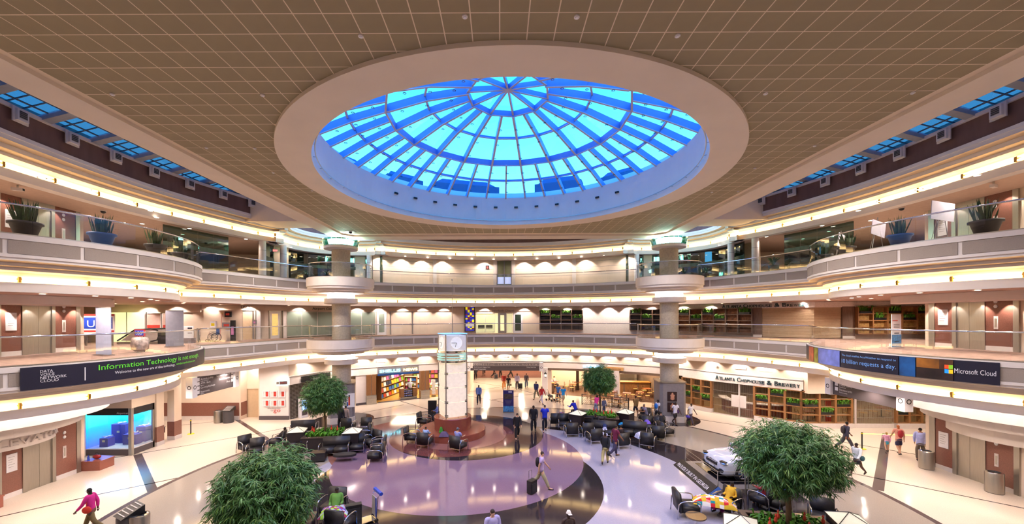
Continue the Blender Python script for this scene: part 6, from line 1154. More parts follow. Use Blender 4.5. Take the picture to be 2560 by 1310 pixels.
# ---------------- people ----------------
PEOPLE = []
TMP = bpy.data.scenes.new('skin_workshop')
def skin_obj(verts, edges, radii, root, sub=1):
    me = bpy.data.meshes.new('skin'); me.from_pydata(verts, edges, []); o = bpy.data.objects.new('skin', me); TMP.collection.objects.link(o)
    md = o.modifiers.new('s', 'SKIN'); md.use_smooth_shade = True; md.branch_smoothing = .6
    if not me.skin_vertices: me.attributes
    for i, r in enumerate(radii): me.skin_vertices[0].data[i].radius = r if isinstance(r, tuple) else (r, r)
    me.skin_vertices[0].data[root].use_root = True
    if sub: s2 = o.modifiers.new('d', 'SUBSURF'); s2.levels = sub; s2.render_levels = sub
    return o
def dirv(pitch, out=0.0): return Vector((sin(out), -sin(pitch)*cos(out), -cos(pitch)*cos(out)))
def person(label, x, y, rz, H=1.75, pose='walk', ph=1, shirt='#445', pants='#223', skin='#9a6a4a', hair='#1c1512', sleeve='long', shorts=False, z=0.0, grp=None, w=1.0, lean=None, bag=None, hat=None, skirt=None, amt=.42, arms=None, longhair=False, face=0.0):
    L = .235*H; S2 = .24*H; hw = .055*H; sw = .108*H*w; q = {}
    ln = {'walk': .06, 'stand': .02, 'sit': -.12, 'recline': -.75, 'sleep': .5}[pose] if lean is None else lean
    if pose == 'walk': th = (amt*ph, -amt*.8*ph); kn = (.12 if ph > 0 else .55, .55 if ph > 0 else .12); ar = ((-.4*ph, .35), (.4*ph, .35))
    elif pose == 'stand': th = (.04, -.04); kn = (.04, .03); ar = ((.05, .2), (.12, .35))
    elif pose == 'sit': th = (1.45, 1.4); kn = (1.5, 1.4); ar = ((.5, 1.1), (.45, 1.2))
    elif pose == 'recline': th = (1.45, 1.35); kn = (.35, .3); ar = ((.3, 1.3), (.3, 1.4))
    else: th = (1.45, 1.4); kn = (1.45, 1.5); ar = ((.6, .6), (.5, .8))
    if arms: ar = arms
    pel = Vector((0, 0, 0)); up = Vector((0, -sin(ln), cos(ln)))
    chest = pel+up*.20*H; neckb = pel+up*.315*H; neck = pel+up*.345*H; hd = neck+Vector((0, -.02*H-sin(face)*.03, .055*H)) if pose != 'sleep' else neck+up*.07*H
    q['hip'] = [pel+Vector((s*hw, 0, -.02*H)) for s in (-1, 1)]; q['knee'] = []; q['ank'] = []; q['toe'] = []
    for i, s in enumerate((-1, 1)):
        k = q['hip'][i]+dirv(th[i], s*.04)*L; a = k+dirv(th[i]-kn[i])*S2; fp = th[i]-kn[i]; q['knee'].append(k); q['ank'].append(a); q['toe'].append(a+Vector((0, -cos(min(0, fp))*.11*H*.9, -.022*H+min(0, fp)*.06*H)))
    sh = [neckb+Vector((s*sw, .0, -.01*H)) for s in (-1, 1)]; el = []; wr = []; hn = []
    for i, s in enumerate((-1, 1)):
        e_ = sh[i]+dirv(ar[i][0]+0*ln, s*.12)*.175*H; f_ = dirv(ar[i][0]+ar[i][1], -s*.08); wv = e_+f_*.15*H; el.append(e_); wr.append(wv); hn.append(wv+f_*.045*H)
    if pose in ('sit', 'recline', 'sleep'): off = Vector((0, .02, .44+.075))
    else: off = Vector((0, 0, -min(v.z for v in q['ank'])+.042*H))
    def T(v): return v+off
    V = [pel, chest*.5, chest, neckb, neck, hd+Vector((0, 0, -.02*H)), hd+Vector((0, 0, .035*H))]; R = [(.078*H*w, .058*H), (.068*H*w, .05*H), (.08*H*w, .055*H), (.05*H*w, .04*H), .028*H, (.038*H, .044*H), (.035*H, .043*H)]; E = [(0, 1), (1, 2), (2, 3), (3, 4), (4, 5), (5, 6)]
    def chain(start, pts, rs):
        k = start
        for p, r in zip(pts, rs): V.append(p); R.append(r); E.append((k, len(V)-1)); k = len(V)-1
    for i in (0, 1):
        chain(3, [sh[i], el[i], wr[i], hn[i]], [.034*H, .027*H, .018*H, (.022*H, .012*H)]); chain(0, [q['hip'][i], q['knee'][i], q['ank'][i], q['toe'][i]], [.055*H, .038*H, .024*H, .02*H])
    body = skin_obj([T(v) for v in V], E, R, 0)
    # fingers, nose, ears are joined to the body later
    ex = MB(); hp = T(hd)
    for i, s in enumerate((-1, 1)):
        f_ = (hn[i]-wr[i]).normalized(); sd = Vector((0, 1, 0)).cross(f_).normalized() if abs(f_.y) < .9 else Vector((0, 0, 1)); sd = f_.cross(Vector((1, 0, 0))).normalized()
        for k, (u, l) in enumerate(((-.016, .035), (-.006, .043), (.004, .041), (.013, .032))):
            b = T(hn[i])+f_*.008*H+sd*u*H; ex.tube([b-f_*.01, b+f_*l*.55*H, b+f_*l*H*.9+Vector((-s*.012, 0, 0))], [.0052*H, .0048*H, .0035*H], 4)
        b = T(wr[i])+f_*.018*H; ex.tube([b, b+f_*.02*H-sd*.024*H, b+f_*.038*H-sd*.03*H], [.007*H, .006*H, .004*H], 4)
    fy = hp.y-.044*H
    ex.add([(hp.x-.008*H, fy+.004, hp.z), (hp.x+.008*H, fy+.004, hp.z), (hp.x, fy-.012*H, hp.z-.008*H), (hp.x, fy+.002, hp.z+.022*H)], [(0, 1, 2), (0, 2, 3), (1, 3, 2)])
    for s in (-1, 1): ex.ball(hp.x+s*.038*H, hp.y+.004*H, hp.z+.004*H, .006*H, .010*H, .018*H, 6, 4)
    # shirt
    V = [pel+up*.0, chest*.5, chest, neckb+up*.006*H]; R = [(.096*H*w, .074*H), (.092*H*w, .068*H), (.102*H*w, .072*H), (.066*H*w, .052*H)]; E = [(0, 1), (1, 2), (2, 3)]
    for i in (0, 1):
        if sleeve == 'long': chain(3, [sh[i], el[i], wr[i]], [.045*H, .036*H, .026*H])
        elif sleeve == 'short': chain(3, [sh[i], sh[i].lerp(el[i], .7)], [.046*H, .040*H])
    so = skin_obj([T(v) for v in V], E, R, 0)
    def stack(rows):
        m_ = MB(); n_ = 12
        for (u, rx_, ry_) in rows:
            c_ = T(up*u*H)
            for k_ in range(n_): a_ = 2*pi*k_/n_; fw = Vector((0, cos(ln), sin(ln))); m_.v.append(tuple(c_+Vector((1, 0, 0))*rx_*H*w*cos(a_)+fw*ry_*H*sin(a_)))
        for r_ in range(len(rows)-1):
            for k_ in range(n_): m_.f.append((r_*n_+k_, r_*n_+(k_+1) % n_, (r_+1)*n_+(k_+1) % n_, (r_+1)*n_+k_))
        m_.f.append(tuple(range(n_-1, -1, -1))); m_.f.append(tuple((len(rows)-1)*n_+k_ for k_ in range(n_))); return m_
    tors = stack([(-.035, .094, .076), (.03, .090, .072), (.09, .086, .067), (.17, .097, .072), (.24, .106, .072), (.285, .108, .064), (.31, .082, .052), (.325, .045, .042)])
    hips = stack([(-.085, .060, .055), (-.06, .088, .070), (-.02, .093, .076), (.05, .086, .070)])
    if skirt: V = [pel+up*.03*H, pel-Vector((0, 0, .04*H)), q['knee'][0].lerp(q['knee'][1], .5)*.8]; R = [(.075*H, .06*H), (.088*H, .07*H), (.11*H, .085*H)]; E = [(0, 1), (1, 2)]
    else:
        V = [pel+up*.03*H, pel-up*.012*H]; R = [(.09*H*w, .07*H), (.094*H*w, .075*H)]; E = [(0, 1)]
        for i in (0, 1):
            kk = q['knee'][i]; aa = q['ank'][i]
            chain(1, [q['hip'][i], q['hip'][i].lerp(kk, .95)] if shorts else [q['hip'][i], kk, kk.lerp(aa, .93)], [.068*H, .056*H] if shorts else [.068*H, .052*H, .040*H])
    po = skin_obj([T(v) for v in V], E, R, 0)
    PEOPLE.append(dict(label=label, loc=(x, y, z), rz=rz, body=body, ex=ex, shirt=so, pants=po, tors=tors, hips=hips, H=H, hd=hp, sk=skin, sc=shirt, pc=skirt or pants, hc=hair, toes=[(T(a), T(t)) for a, t in zip(q['ank'], q['toe'])], hat=hat, lh=longhair, grp=grp, up=up, bag=bag, chest=T(chest), hands=[T(h) for h in hn], pose=pose, w=w))
def finish_people():
    vl = TMP.view_layers[0]; vl.update(); dg = vl.depsgraph
    def grab(o):
        me = bpy.data.meshes.new_from_object(o.evaluated_get(dg)); mb = MB(); mb.v = [tuple(v.co) for v in me.vertices]; mb.f = [tuple(p.vertices) for p in me.polygons]; bpy.data.meshes.remove(me); return mb
    for p in PEOPLE:
        t = thing('person', p['label'], 'person', p['loc'], p['rz'], p['grp']); H = p['H']; h = p['hd']
        b = grab(p['body']); b.add(p['ex'].v, p['ex'].f); b.build('body', mat('skin_'+p['sk'][1:], p['sk'], .6, var=.05), t, True)
        grab(p['shirt']).add(p['tors'].v, p['tors'].f).build('shirt', mat('cloth_'+p['sc'][1:], p['sc'], .85, var=.12), t, True); grab(p['pants']).add(p['hips'].v, p['hips'].f).build('trousers', mat('cloth_'+p['pc'][1:], p['pc'], .85, var=.12), t, True)
        m = MB(); m.ball(h.x, h.y+.012*H, h.z+.022*H, .043*H, .047*H, .046*H, 10, 7)
        if p['lh']: m.ball(h.x, h.y+.034*H, h.z-.03*H, .036*H, .022*H, .07*H, 8, 6)
        hc = mat('hair_'+p['hc'][1:], p['hc'], .8, var=.2); m.v = [(x, y, z if z > h.z-.02*H or p['lh'] else h.z-.02*H) for x, y, z in m.v]; m.v = [(x, max(y, h.y-.028*H) if z < h.z+.03*H else y, z) for x, y, z in m.v]; m.build('hair', hc, t, True)
        e_ = MB()
        for s in (-1, 1): e_.ball(h.x+s*.016*H, h.y-.040*H, h.z+.008*H, .0045*H, .003*H, .003*H, 5, 3)
        e_.build('eyes', 'dark', t); MB().cbox(h.x, h.y-.0415*H, h.z-.024*H, .022*H, .004*H, .004*H).build('mouth', mat('lips', '#7a3a34', .6), t)
        for a, to in p['toes']:
            d = to-a; MB().tube([a+Vector((0, .022*H, -.018*H)), a.lerp(to, .5)+Vector((0, 0, -.006*H)), to+Vector((0, -.01*H, 0))], [.023*H, .024*H, .017*H], 6).build('shoe', mat('shoe_dark', '#1e1b1c', .5), t, True)
        if p['hat']: MB().lathe([(.001, h.z+.085*H), (.03*H, h.z+.08*H), (.049*H, h.z+.035*H), (.049*H, h.z+.028*H)], h.x, h.y+.006*H, 14).cbox(h.x, h.y-.055*H, h.z+.03*H, .07*H, .045*H, .006*H).build('hat', mat('hat_'+p['hat'][1:], p['hat'], .85), t, True)
        if p['bag']:
            kind, col = p['bag']; c = p['chest']; bm_ = mat('bag_'+col[1:], col, .7, var=.15)
            if kind == 'pack': m = MB().ball(c.x, c.y+.10*H, c.z-.01*H, .085*H, .06*H, .13*H, 10, 8)
            elif kind == 'shoulder': m = MB().ball(c.x+.14*H, c.y+.02, c.z-.16*H, .04*H, .09*H, .08*H, 8, 6)
            else: k = p['hands'][0 if kind == 'left' else 1]; m = MB().ball(k.x, k.y, k.z-.10*H, .06*H, .12*H, .075*H, 10, 6)
            o = m.build('bag', bm_, t, True)
            if kind == 'pack': MB().tube([(c.x-.05*H, c.y+.05*H, c.z+.1*H), (c.x-.055*H, c.y-.05*H, c.z+.09*H), (c.x-.06*H, c.y-.06*H, c.z), (c.x-.07*H, c.y+.04*H, c.z-.08*H)], .007*H, 4).tube([(c.x+.05*H, c.y+.05*H, c.z+.1*H), (c.x+.055*H, c.y-.05*H, c.z+.09*H), (c.x+.06*H, c.y-.06*H, c.z), (c.x+.07*H, c.y+.04*H, c.z-.08*H)], .007*H, 4).build('strap', bm_, o)
            else: MB().tube([(c.x+(.06 if kind == 'shoulder' else 0)*H, c.y, c.z+.11*H) if kind == 'shoulder' else tuple(p['hands'][0 if kind == 'left' else 1]), ((c.x+.13*H, c.y-.02, c.z-.1*H) if kind == 'shoulder' else (p['hands'][0 if kind == 'left' else 1].x, p['hands'][0 if kind == 'left' else 1].y, p['hands'][0 if kind == 'left' else 1].z-.05*H))], .006*H, 4).build('strap', bm_, o)
def pp(px, py, **k):
    x, y = GZ(px, py, k.get('z', 0)); k.setdefault('rz', 0); lab = k.pop('label'); person(lab, x, y, k.pop('rz'), **k)
R90 = pi/2; DK, MD, LT = '#4a2e22', '#8a5c40', '#c99c80'
pp(228, 1330, rz=-R90+.3, label='woman in a magenta top with a red shoulder bag at the lower left', shirt='#c4217e', pants='#6b5a36', skin=DK, bag=('shoulder', '#c8321e'), H=1.7, ph=1, longhair=True)
pp(1197, 1011, rz=0, label='man in a light blue shirt walking right of the clock tower', shirt='#5d75b8', pants='#1d1c2c', skin=DK, H=1.78, amt=.15)
pp(1260, 974, rz=0, label='bald man in a red shirt behind the purple banner stand', shirt='#b23a35', pants='#d77f2e', skin=LT, hair='#b98a72', H=1.78, amt=.2); pp(1271, 977, rz=.2, label='woman in a black top and shorts behind the purple banner stand', shirt='#1b1a1e', pants='#6b6a5c', shorts=True, sleeve='short', skin=MD, H=1.6, amt=.15, bag=('right', '#6e5632'), longhair=True)
pp(1293, 974, rz=0, label='man in a pale lilac shirt with a trolley case in the corridor', shirt='#b9b0d8', pants='#3b3444', skin=MD, H=1.78, amt=.15); pp(1316, 970, rz=0, label='woman in a dark grey outfit in the corridor', shirt='#4a4454', pants='#4d5878', skin=MD, H=1.65, amt=.12, longhair=True, bag=('shoulder', '#a78a76'))
for px, py, rz, c, l in ((1236, 945, R90, '#22202a', 'far traveller in dark clothes pulling a case, left of two'), (1251, 944, 0, '#1b1a1c', 'far traveller in black standing in the corridor, middle'), (1277, 944, R90, '#22262c', 'far traveller in dark trousers striding right in the corridor'), (1189, 949, 0, '#28222a', 'woman in black at the left end of the back corridor'), (1210, 938, 0, '#2a1e22', 'far figure in dark clothes by the corridor glass')): pp(px, py, rz=rz, label=l, shirt=c, pants='#1c1a1e', skin=MD, H=1.75)
pp(1341, 998, rz=-.5, label='man in dark navy with a grey backpack in front of the cafe', shirt='#23285a', pants='#6f6c5a', skin=MD, bag=('pack', '#5d5f6c'), H=1.78); pp(1354, 1010, rz=.6, label='woman in a red jacket and pale trousers before the cafe', shirt='#b02028', pants='#cfc4d2', skin=MD, H=1.68, longhair=True, hair='#b09070'); pp(1396, 1002, rz=-.4, label='person in a mid blue shirt behind the bright blue one', shirt='#3a70b8', pants='#3a5888', skin=LT, H=1.6, sleeve='short'); pp(1408, 1011, rz=.2, label='person in a bright cyan t-shirt and khaki shorts', shirt='#1e8fd8', pants='#b8a888', skin=LT, shorts=True, sleeve='short', H=1.7)
pp(1293, 1098, rz=.15, label='woman in black with a backpack and maroon bag walking to the camera', shirt='#17161c', pants='#14131a', skin=LT, hair='#1d1716', bag=('shoulder', '#5e1a2a'), H=1.72, amt=.2, longhair=True); pp(1334, 1081, rz=-.1, label='man in a black suit with a white lanyard', shirt='#17151c', pants='#17151c', skin='#3a241b', H=1.88, amt=.15, w=1.08); pp(1362, 1080, rz=.1, label='man in a royal blue shirt and black trousers', shirt='#1c2fc0', pants='#151524', skin=LT, sleeve='short', H=1.88, amt=.15, w=1.05)
pp(1353, 1222, rz=R90-.1, label='man in a lilac shirt with a backpack pulling a case over the mauve circle', shirt='#b9a2cf', pants='#a39a7c', skin=LT, sleeve='short', bag=('pack', '#1c1618'), H=1.82, amt=.5, hair='#3a2a22')
pp(1231, 1412, rz=.5, label='dark-haired man in a pale lavender shirt at the bottom edge', shirt='#a9a2d2', pants='#33323c', skin=LT, hair='#2b1c16', H=1.8, pose='stand', w=1.1); pp(1421, 1410, rz=.3, label='dark-skinned person in a white knitted hat at the bottom edge', shirt='#3a2a26', pants='#2a2226', skin='#3a241b', sleeve='none', hat='#e6e2dc', H=1.72, pose='stand')
pp(1538, 1142, rz=R90+.3, label='man in a burgundy polo shirt in the middle of the hall', shirt='#6e1c3c', pants='#3a3450', skin=MD, sleeve='short', H=1.82, ph=-1, amt=.3); pp(1513, 1160, rz=R90+1.2, label='person in a black hooded top carrying a black duffel bag', shirt='#15151d', pants='#b3a56e', skin=DK, bag=('left', '#1a181a'), H=1.7, amt=.3)
pp(1589, 1043, rz=R90+.8, label='child in a brown jacket and dark shorts by the patio fence', shirt='#8a6a3e', pants='#2a2c3c', skin=MD, shorts=True, H=1.68, amt=.2); pp(1644, 1053, rz=-R90+.4+pi, label='boy in a white shirt with a bright blue backpack by the right column', shirt='#d8d6e4', pants='#16141a', skin=DK, shorts=True, sleeve='short', bag=('pack', '#1a6fd0'), H=1.68); pp(1688, 1062, rz=.3, label='boy in a white t-shirt and black cropped trousers', shirt='#dcd8ea', pants='#17151a', skin=DK, shorts=True, sleeve='short', bag=('shoulder', '#5c3a72'), H=1.72, amt=.35); pp(1727, 1061, rz=.5, label='child in a white top with a many-coloured bag', shirt='#e2dfe2', pants='#4b4150', skin=DK, sleeve='short', bag=('left', '#5a48b0'), H=1.6)
pp(2115, 1126, rz=R90-.2, label='man in a dark plaid shirt with a black backpack hurrying right', shirt='#34344c', pants='#3d3c44', skin=MD, bag=('pack', '#2b262b'), H=1.78, amt=.5); pp(2143, 1189, rz=-R90+.3, label='woman in a teal waistcoat and white sleeves walking left', shirt='#c6ccd4', pants='#20222c', skirt='#20222c', skin=DK, H=1.68, amt=.4, bag=('shoulder', '#1d4a58')); pp(2217, 1128, rz=2.6, label='small child in a striped bright skirt by the yellow tape', shirt='#e6a9c8', pants='#d8d23a', skirt='#3ab0d0', skin=LT, hair='#c9a05a', H=1.12, amt=.2, longhair=True); pp(2247, 1136, rz=2.9, label='red-haired woman in a peach top with red and black bags', shirt='#e4a08e', pants='#2c2c4c', shorts=True, skin=LT, sleeve='short', hair='#b5683a', bag=('pack', '#a3222c'), H=1.68, amt=.2, longhair=True); pp(2301, 1152, rz=2.4, label='man in a pale blue shirt beside the right elevator', shirt='#a8aee6', pants='#5f5348', skin=MD, H=1.8, pose='stand')
# seated and lounging people
pp(1146, 1124, rz=150*pi/180, pose='sit', label='man in a blue striped shirt seated by the clock tower', shirt='#8e94d0', pants='#b8bccf', skin=LT, hair='#4a4848', hat='#5a5b66', shorts=True, sleeve='short'); pp(1064, 1114, rz=165*pi/180, pose='sit', label='child in pale blue slumped in the armchair left of the tower', shirt='#9db6e4', pants='#2a3150', skin=MD, H=1.4, lean=.1); pp(1094, 1052, rz=-1.0, pose='sit', label='person in blue sitting behind the clock tower drum', shirt='#6878c0', pants='#20202c', skin=MD, H=1.7)
pp(694, 1116, rz=-75*pi/180, pose='recline', label='person reclining and reading at the left lounge', shirt='#2a2328', pants='#2b2b44', skin=DK); pp(748, 1122, rz=-100*pi/180, pose='recline', lean=-1.0, label='person in a navy top lying on the sofa left of the planter', shirt='#1f2740', pants='#6f6a86', skin=DK); pp(1616, 1052, rz=-1.5, pose='sit', lean=.3, label='grey-haired man in a grey t-shirt at the rear of the middle lounge', shirt='#8b86a4', pants='#3a3644', skin=MD, hair='#8c8078', sleeve='short')
pp(1655, 1078, rz=-.1, pose='recline', lean=-.4, label='dark-haired woman dozing in the right armchair of the middle lounge', shirt='#1a1a22', pants='#1c7f8a', skin=LT, longhair=True); pp(1489, 1076, rz=-14*pi/180, pose='sleep', label='sleeper in black on the left sofa of the middle planter', shirt='#16151c', pants='#1a1a2a', skin=DK); pp(1512, 1090, rz=-14*pi/180, pose='recline', label='person in dark blue lying back on the nearer middle sofa', shirt='#223060', pants='#b6b8d6', skin=DK); pp(1550, 1115, rz=200*pi/180, pose='sit', label='person in a dark patterned top seated beside the burgundy shirt', shirt='#2b1c22', pants='#1a1820', skin=MD)
pp(1820, 1281, rz=-60*pi/180, pose='recline', lean=-.55, label='sleeper under a many-coloured patchwork blanket, lower right', shirt='#d8a82a', pants='#8a1f6a', skin=DK, H=1.65, longhair=True); pp(1912, 1266, rz=205*pi/180, pose='sit', label='person in a red shirt and beige knitted cap, lower right', shirt='#9c2438', pants='#2a2a34', skin=MD, hat='#c9b08a', lean=-.2); pp(838, 1306, rz=0.2, pose='recline', lean=-.6, label='dark-haired sleeper in the foreground chairs at the bottom left', shirt='#5a8a3a', pants='#5c5f9a', skin=DK)
pp(851, 1077, rz=2.9, pose='stand', label='person in dark clothes standing behind the left planter', shirt='#191a24', pants='#1b1c26', skin=DK, H=1.8, w=1.1); pp(864, 1074, rz=2.9, pose='stand', label='person in a beige top standing behind the left planter', shirt='#b39a8e', pants='#2a2a38', skin=MD, H=1.7); pp(1490, 1036, rz=2.5, pose='stand', lean=.5, label='woman in a hot pink top bending behind the middle planter', shirt='#e23a96', pants='#8a94b8', skin=DK, H=1.6); pp(1510, 1037, rz=.4, pose='stand', label='child in blue and grey behind the middle tree trunk', shirt='#5d6288', pants='#3a4468', skin=MD, H=1.35); pp(1440, 1040, rz=-2.6, pose='sit', lean=.6, label='person in a royal blue top leaning over behind the middle lantern box', shirt='#2530c8', pants='#20202c', skin=DK)
pp(1379, 972, rz=1.4, pose='sit', label='man in a lilac shirt seated at the left cafe table', shirt='#8a88b8', pants='#17151a', skin=LT); pp(1387, 970, rz=1.0, pose='sit', label='dark-haired woman in pink seated at the left cafe table', shirt='#d8a8a8', pants='#2a2226', skin=LT, longhair=True); pp(1012, 968, rz=2.8, pose='stand', label='person in a long dark robe inside the newsstand', shirt='#57474a', pants='#1a1618', skirt='#1a1618', skin=DK, H=1.8); pp(1041, 958, rz=1.2, pose='stand', lean=.25, label='bald cashier in a pale blue shirt inside the newsstand', shirt='#9dabe0', pants='#1d1c26', skin=LT, hair='#c9a58e', H=1.72)
finish_people()
bpy.data.scenes.remove(TMP)
cloth(1786, 1290, .5, 1.5, .75, .3, '#d8b02a', 'patchwork blanket of red, teal, yellow and pink squares, lower right', -.4, stripes=('#c8202c', '#1a8a94', '#e88a7a', '#e6e0da', '#d8b02a')); cloth(836, 1316, .5, 1.0, .8, .25, '#9aa3b8', 'zigzag blanket of violet, green and grey in the foreground chair', .2, stripes=('#6a3fa0', '#9ac83a', '#b8bcc8', '#8a2a4a')); cloth(1789, 1292, .42, .45, .5, .2, '#8a1f6a', 'dark magenta bag below the patchwork blanket', 0, 'bag', nm='soft_bag'); cloth(1110, 1108, .45, .6, .45, .28, '#5b4a66', 'heap of purple and black bags on the tower drum', 0, 'bag', nm='soft_bag'); cloth(1103, 1099, .48, .25, .25, .35, '#3a8a2a', 'green bag on the tower drum', 0, 'bag', nm='soft_bag'); cloth(1404, 1050, .5, .5, .3, .1, '#8a3a3a', 'red and violet clutter on the side table', 0, 'clothes', stripes=('#8f90d8',))
# luggage
def case(px, py, rz, label, w_=.42, h=.62, col='black', handle=True):
    x, y = GZ(px, py); t = thing('suitcase', label, 'luggage', (x, y, 0), rz); MB().box(-w_/2, w_/2, -.13, .13, .05, h).build('shell', col, t)
    for a in (-1, 1): MB().cbox(a*(w_/2-.05), .1, .035, .03, .05, .07).build('wheel', 'dark', t)
    if handle: MB().tube([(-.1, .1, h), (-.1, .1, h+.4), (.1, .1, h+.4), (.1, .1, h)], .012, 4).build('handle', 'chrome', t)
    MB().box(-w_/2+.05, w_/2-.05, -.15, -.13, .12, h-.12).build('front_pocket', mat('case_pocket', '#26242a', .7), t)
case(1330, 1234, .8, 'black trolley case pulled by the man with the backpack'); case(1301, 972, .1, 'grey trolley case beside the man in the lilac shirt', col=MATS['charcoal_plastic']); case(1240, 947, .2, 'dark case of the far traveller', col='sign'); case(884, 1305, .4, 'big black suitcase beside the foreground luggage cart', .6, .7, handle=False); case(1428, 1052, 0, 'dark trolley case behind the middle left armchairs', handle=True)
def cart(px, py, rz, label):
    x, y = GZ(px, py); t = thing('luggage_cart', label, 'cart', (x, y, 0), rz); b = MATS['blue_plastic']
    MB().tube([(-.25, -.3, .12), (-.25, .35, .14), (-.25, .42, 1.0), (-.25, .58, 1.05), (.25, .58, 1.05), (.25, .42, 1.0), (.25, .35, .14), (.25, -.3, .12)], .016, 5).build('frame', 'chrome', t); MB().box(-.25, .25, -.35, .35, .12, .14).build('deck', 'chrome', t)
    MB().box(-.22, .22, .36, .38, .2, .95).build('back_panel', mat('panel_grey', '#a9a4a6', .4), t); MB().box(.16, .24, .34, .36, .2, .95).build('ad_strip', b, t)
    MB().tube([(-.34, .52, 1.1), (.34, .52, 1.1)], .07, 8).build('blue_roll', b, t)
    for a, c in ((-.2, -.28), (.2, -.28), (-.22, .36), (.22, .36)): w_ = MB(); m_ = MB().lathe([(.02, -.02), (.08, -.02), (.08, .02), (.02, .02)], n=12); w_.v = [(a+z_, c+x_, .08+y_) for x_, y_, z_ in m_.v]; w_.f = m_.f; w_.build('wheel', 'dark', t)
cart(913, 1308, -.9, 'luggage cart with rolled blue mats at the lower left'); cart(2003, 1300, 1.2, 'luggage cart behind the right foreground tree')
st = thing('stroller', 'dark stroller beside the man in navy before the cafe', 'stroller', (*GZ(1376, 1002), 0), .8); MB().tube([(-.2, -.3, .1), (-.2, .25, .6), (-.2, .5, 1.0), (.2, .5, 1.0), (.2, .25, .6), (.2, -.3, .1)], .015, 5).build('frame', 'black', st); MB().ball(0, 0, .45, .2, .3, .16, 10, 6).build('seat', 'sign', st)
for a in (-.22, .22):
    for c in (-.3, .3): w_ = MB(); m_ = MB().lathe([(.02, -.02), (.1, -.02), (.1, .02), (.02, .02)], n=12); w_.v = [(a+z_, c+x_, .1+y_) for x_, y_, z_ in m_.v]; w_.f = m_.f; w_.build('wheel', 'dark', st)
# ---------------- display car ----------------
pf = thing('car_platform', 'grey low platform with sloped black sign edge under the white car', 'platform', (0, 0, 0)); PG = mat('platform_grey', '#77706f', .3, var=.08)
MB().prism([(9.75, 18.0), (15.5, 18.0), (15.1, 21.5), (9.75, 21.5)], 0, .2).build('deck', PG, pf); MB().box(10.3, 14.9, 18.5, 21.2, .2, .21).build('glossy_top', mat('platform_black', '#16141a', .12, var=.03), pf)
sl = MB().add([(9.25, 17.9, .0), (9.75, 18.0, .32), (9.75, 21.5, .32), (9.25, 21.5, .0), (9.75, 18.0, 0), (9.75, 21.5, 0)], [(0, 1, 2, 3), (0, 4, 1), (3, 2, 5)]).build('sloped_sign', 'black', pf); tm_ = text_mb('PROUDLY BUILT IN GEORGIA', .3, 0); xs = [v[0] for v in tm_.v]; k = 3.1/(max(xs)-min(xs)); tm_.v = [(9.36+(v[1])*.95*.84, 21.3-(v[0]-min(xs))*k, .075+v[1]*.95*.54+.012) for v in tm_.v]; tm_.build('lettering', 'paper', sl)
MB().add([(9.25, 17.6, 0), (9.8, 17.75, .3), (9.8, 18.0, .32), (9.25, 17.9, 0)], [(0, 1, 2, 3)]).build('blue_corner', mat('deep_blue', '#0b3f7d', .4), sl); flat_text('CARS BUILT HERE' if 0 else 'BUILT HERE', .14, 12.4, .04, 17.99, 'paper', pf, 1.1)
rl = thing('cable_rail', 'low steel post and cable rail around the white car', 'railing', (0, 0, 0)); RP = [(9.85, 21.3), (9.85, 18.15), (11.2, 18.1), (13.2, 18.1), (15.3, 18.15), (14.9, 21.3)]
for x, y in RP: MB().cyl(x, y, .2, .95, .025, n=6).build('post', 'steel', rl)
for z in (.5, .75, .93): MB().tube([(x, y, z) for x, y in RP], .008 if z < .9 else .014, 4).build('cable', 'steel', rl)
ik = thing('info_stand', 'clear acrylic information stand in front of the white car', 'sign', (11.25, 17.8, 0), -.1); MB().box(-.36, -.33, -.05, .05, 0, 1.2).box(.33, .36, -.05, .05, 0, 1.2).build('side_post', 'steel', ik); MB().box(-.33, .33, -.01, .01, .1, 1.15).build('glass_panel', 'clear_glass', ik); s_ = MB().add([(-.36, -.12, 1.15), (.36, -.12, 1.15), (.36, .12, 1.45), (-.36, .12, 1.45)], [(0, 1, 2, 3)]).build('sloped_panel', 'paper', ik); MB().add([(.06, -.06, 1.235), (.3, -.06, 1.235), (.3, .08, 1.41), (.06, .08, 1.41)], [(0, 1, 2, 3)]).build('photo_print', mat('print_blue', '#3f7fb8', .5, var=.5, scale=8), s_)
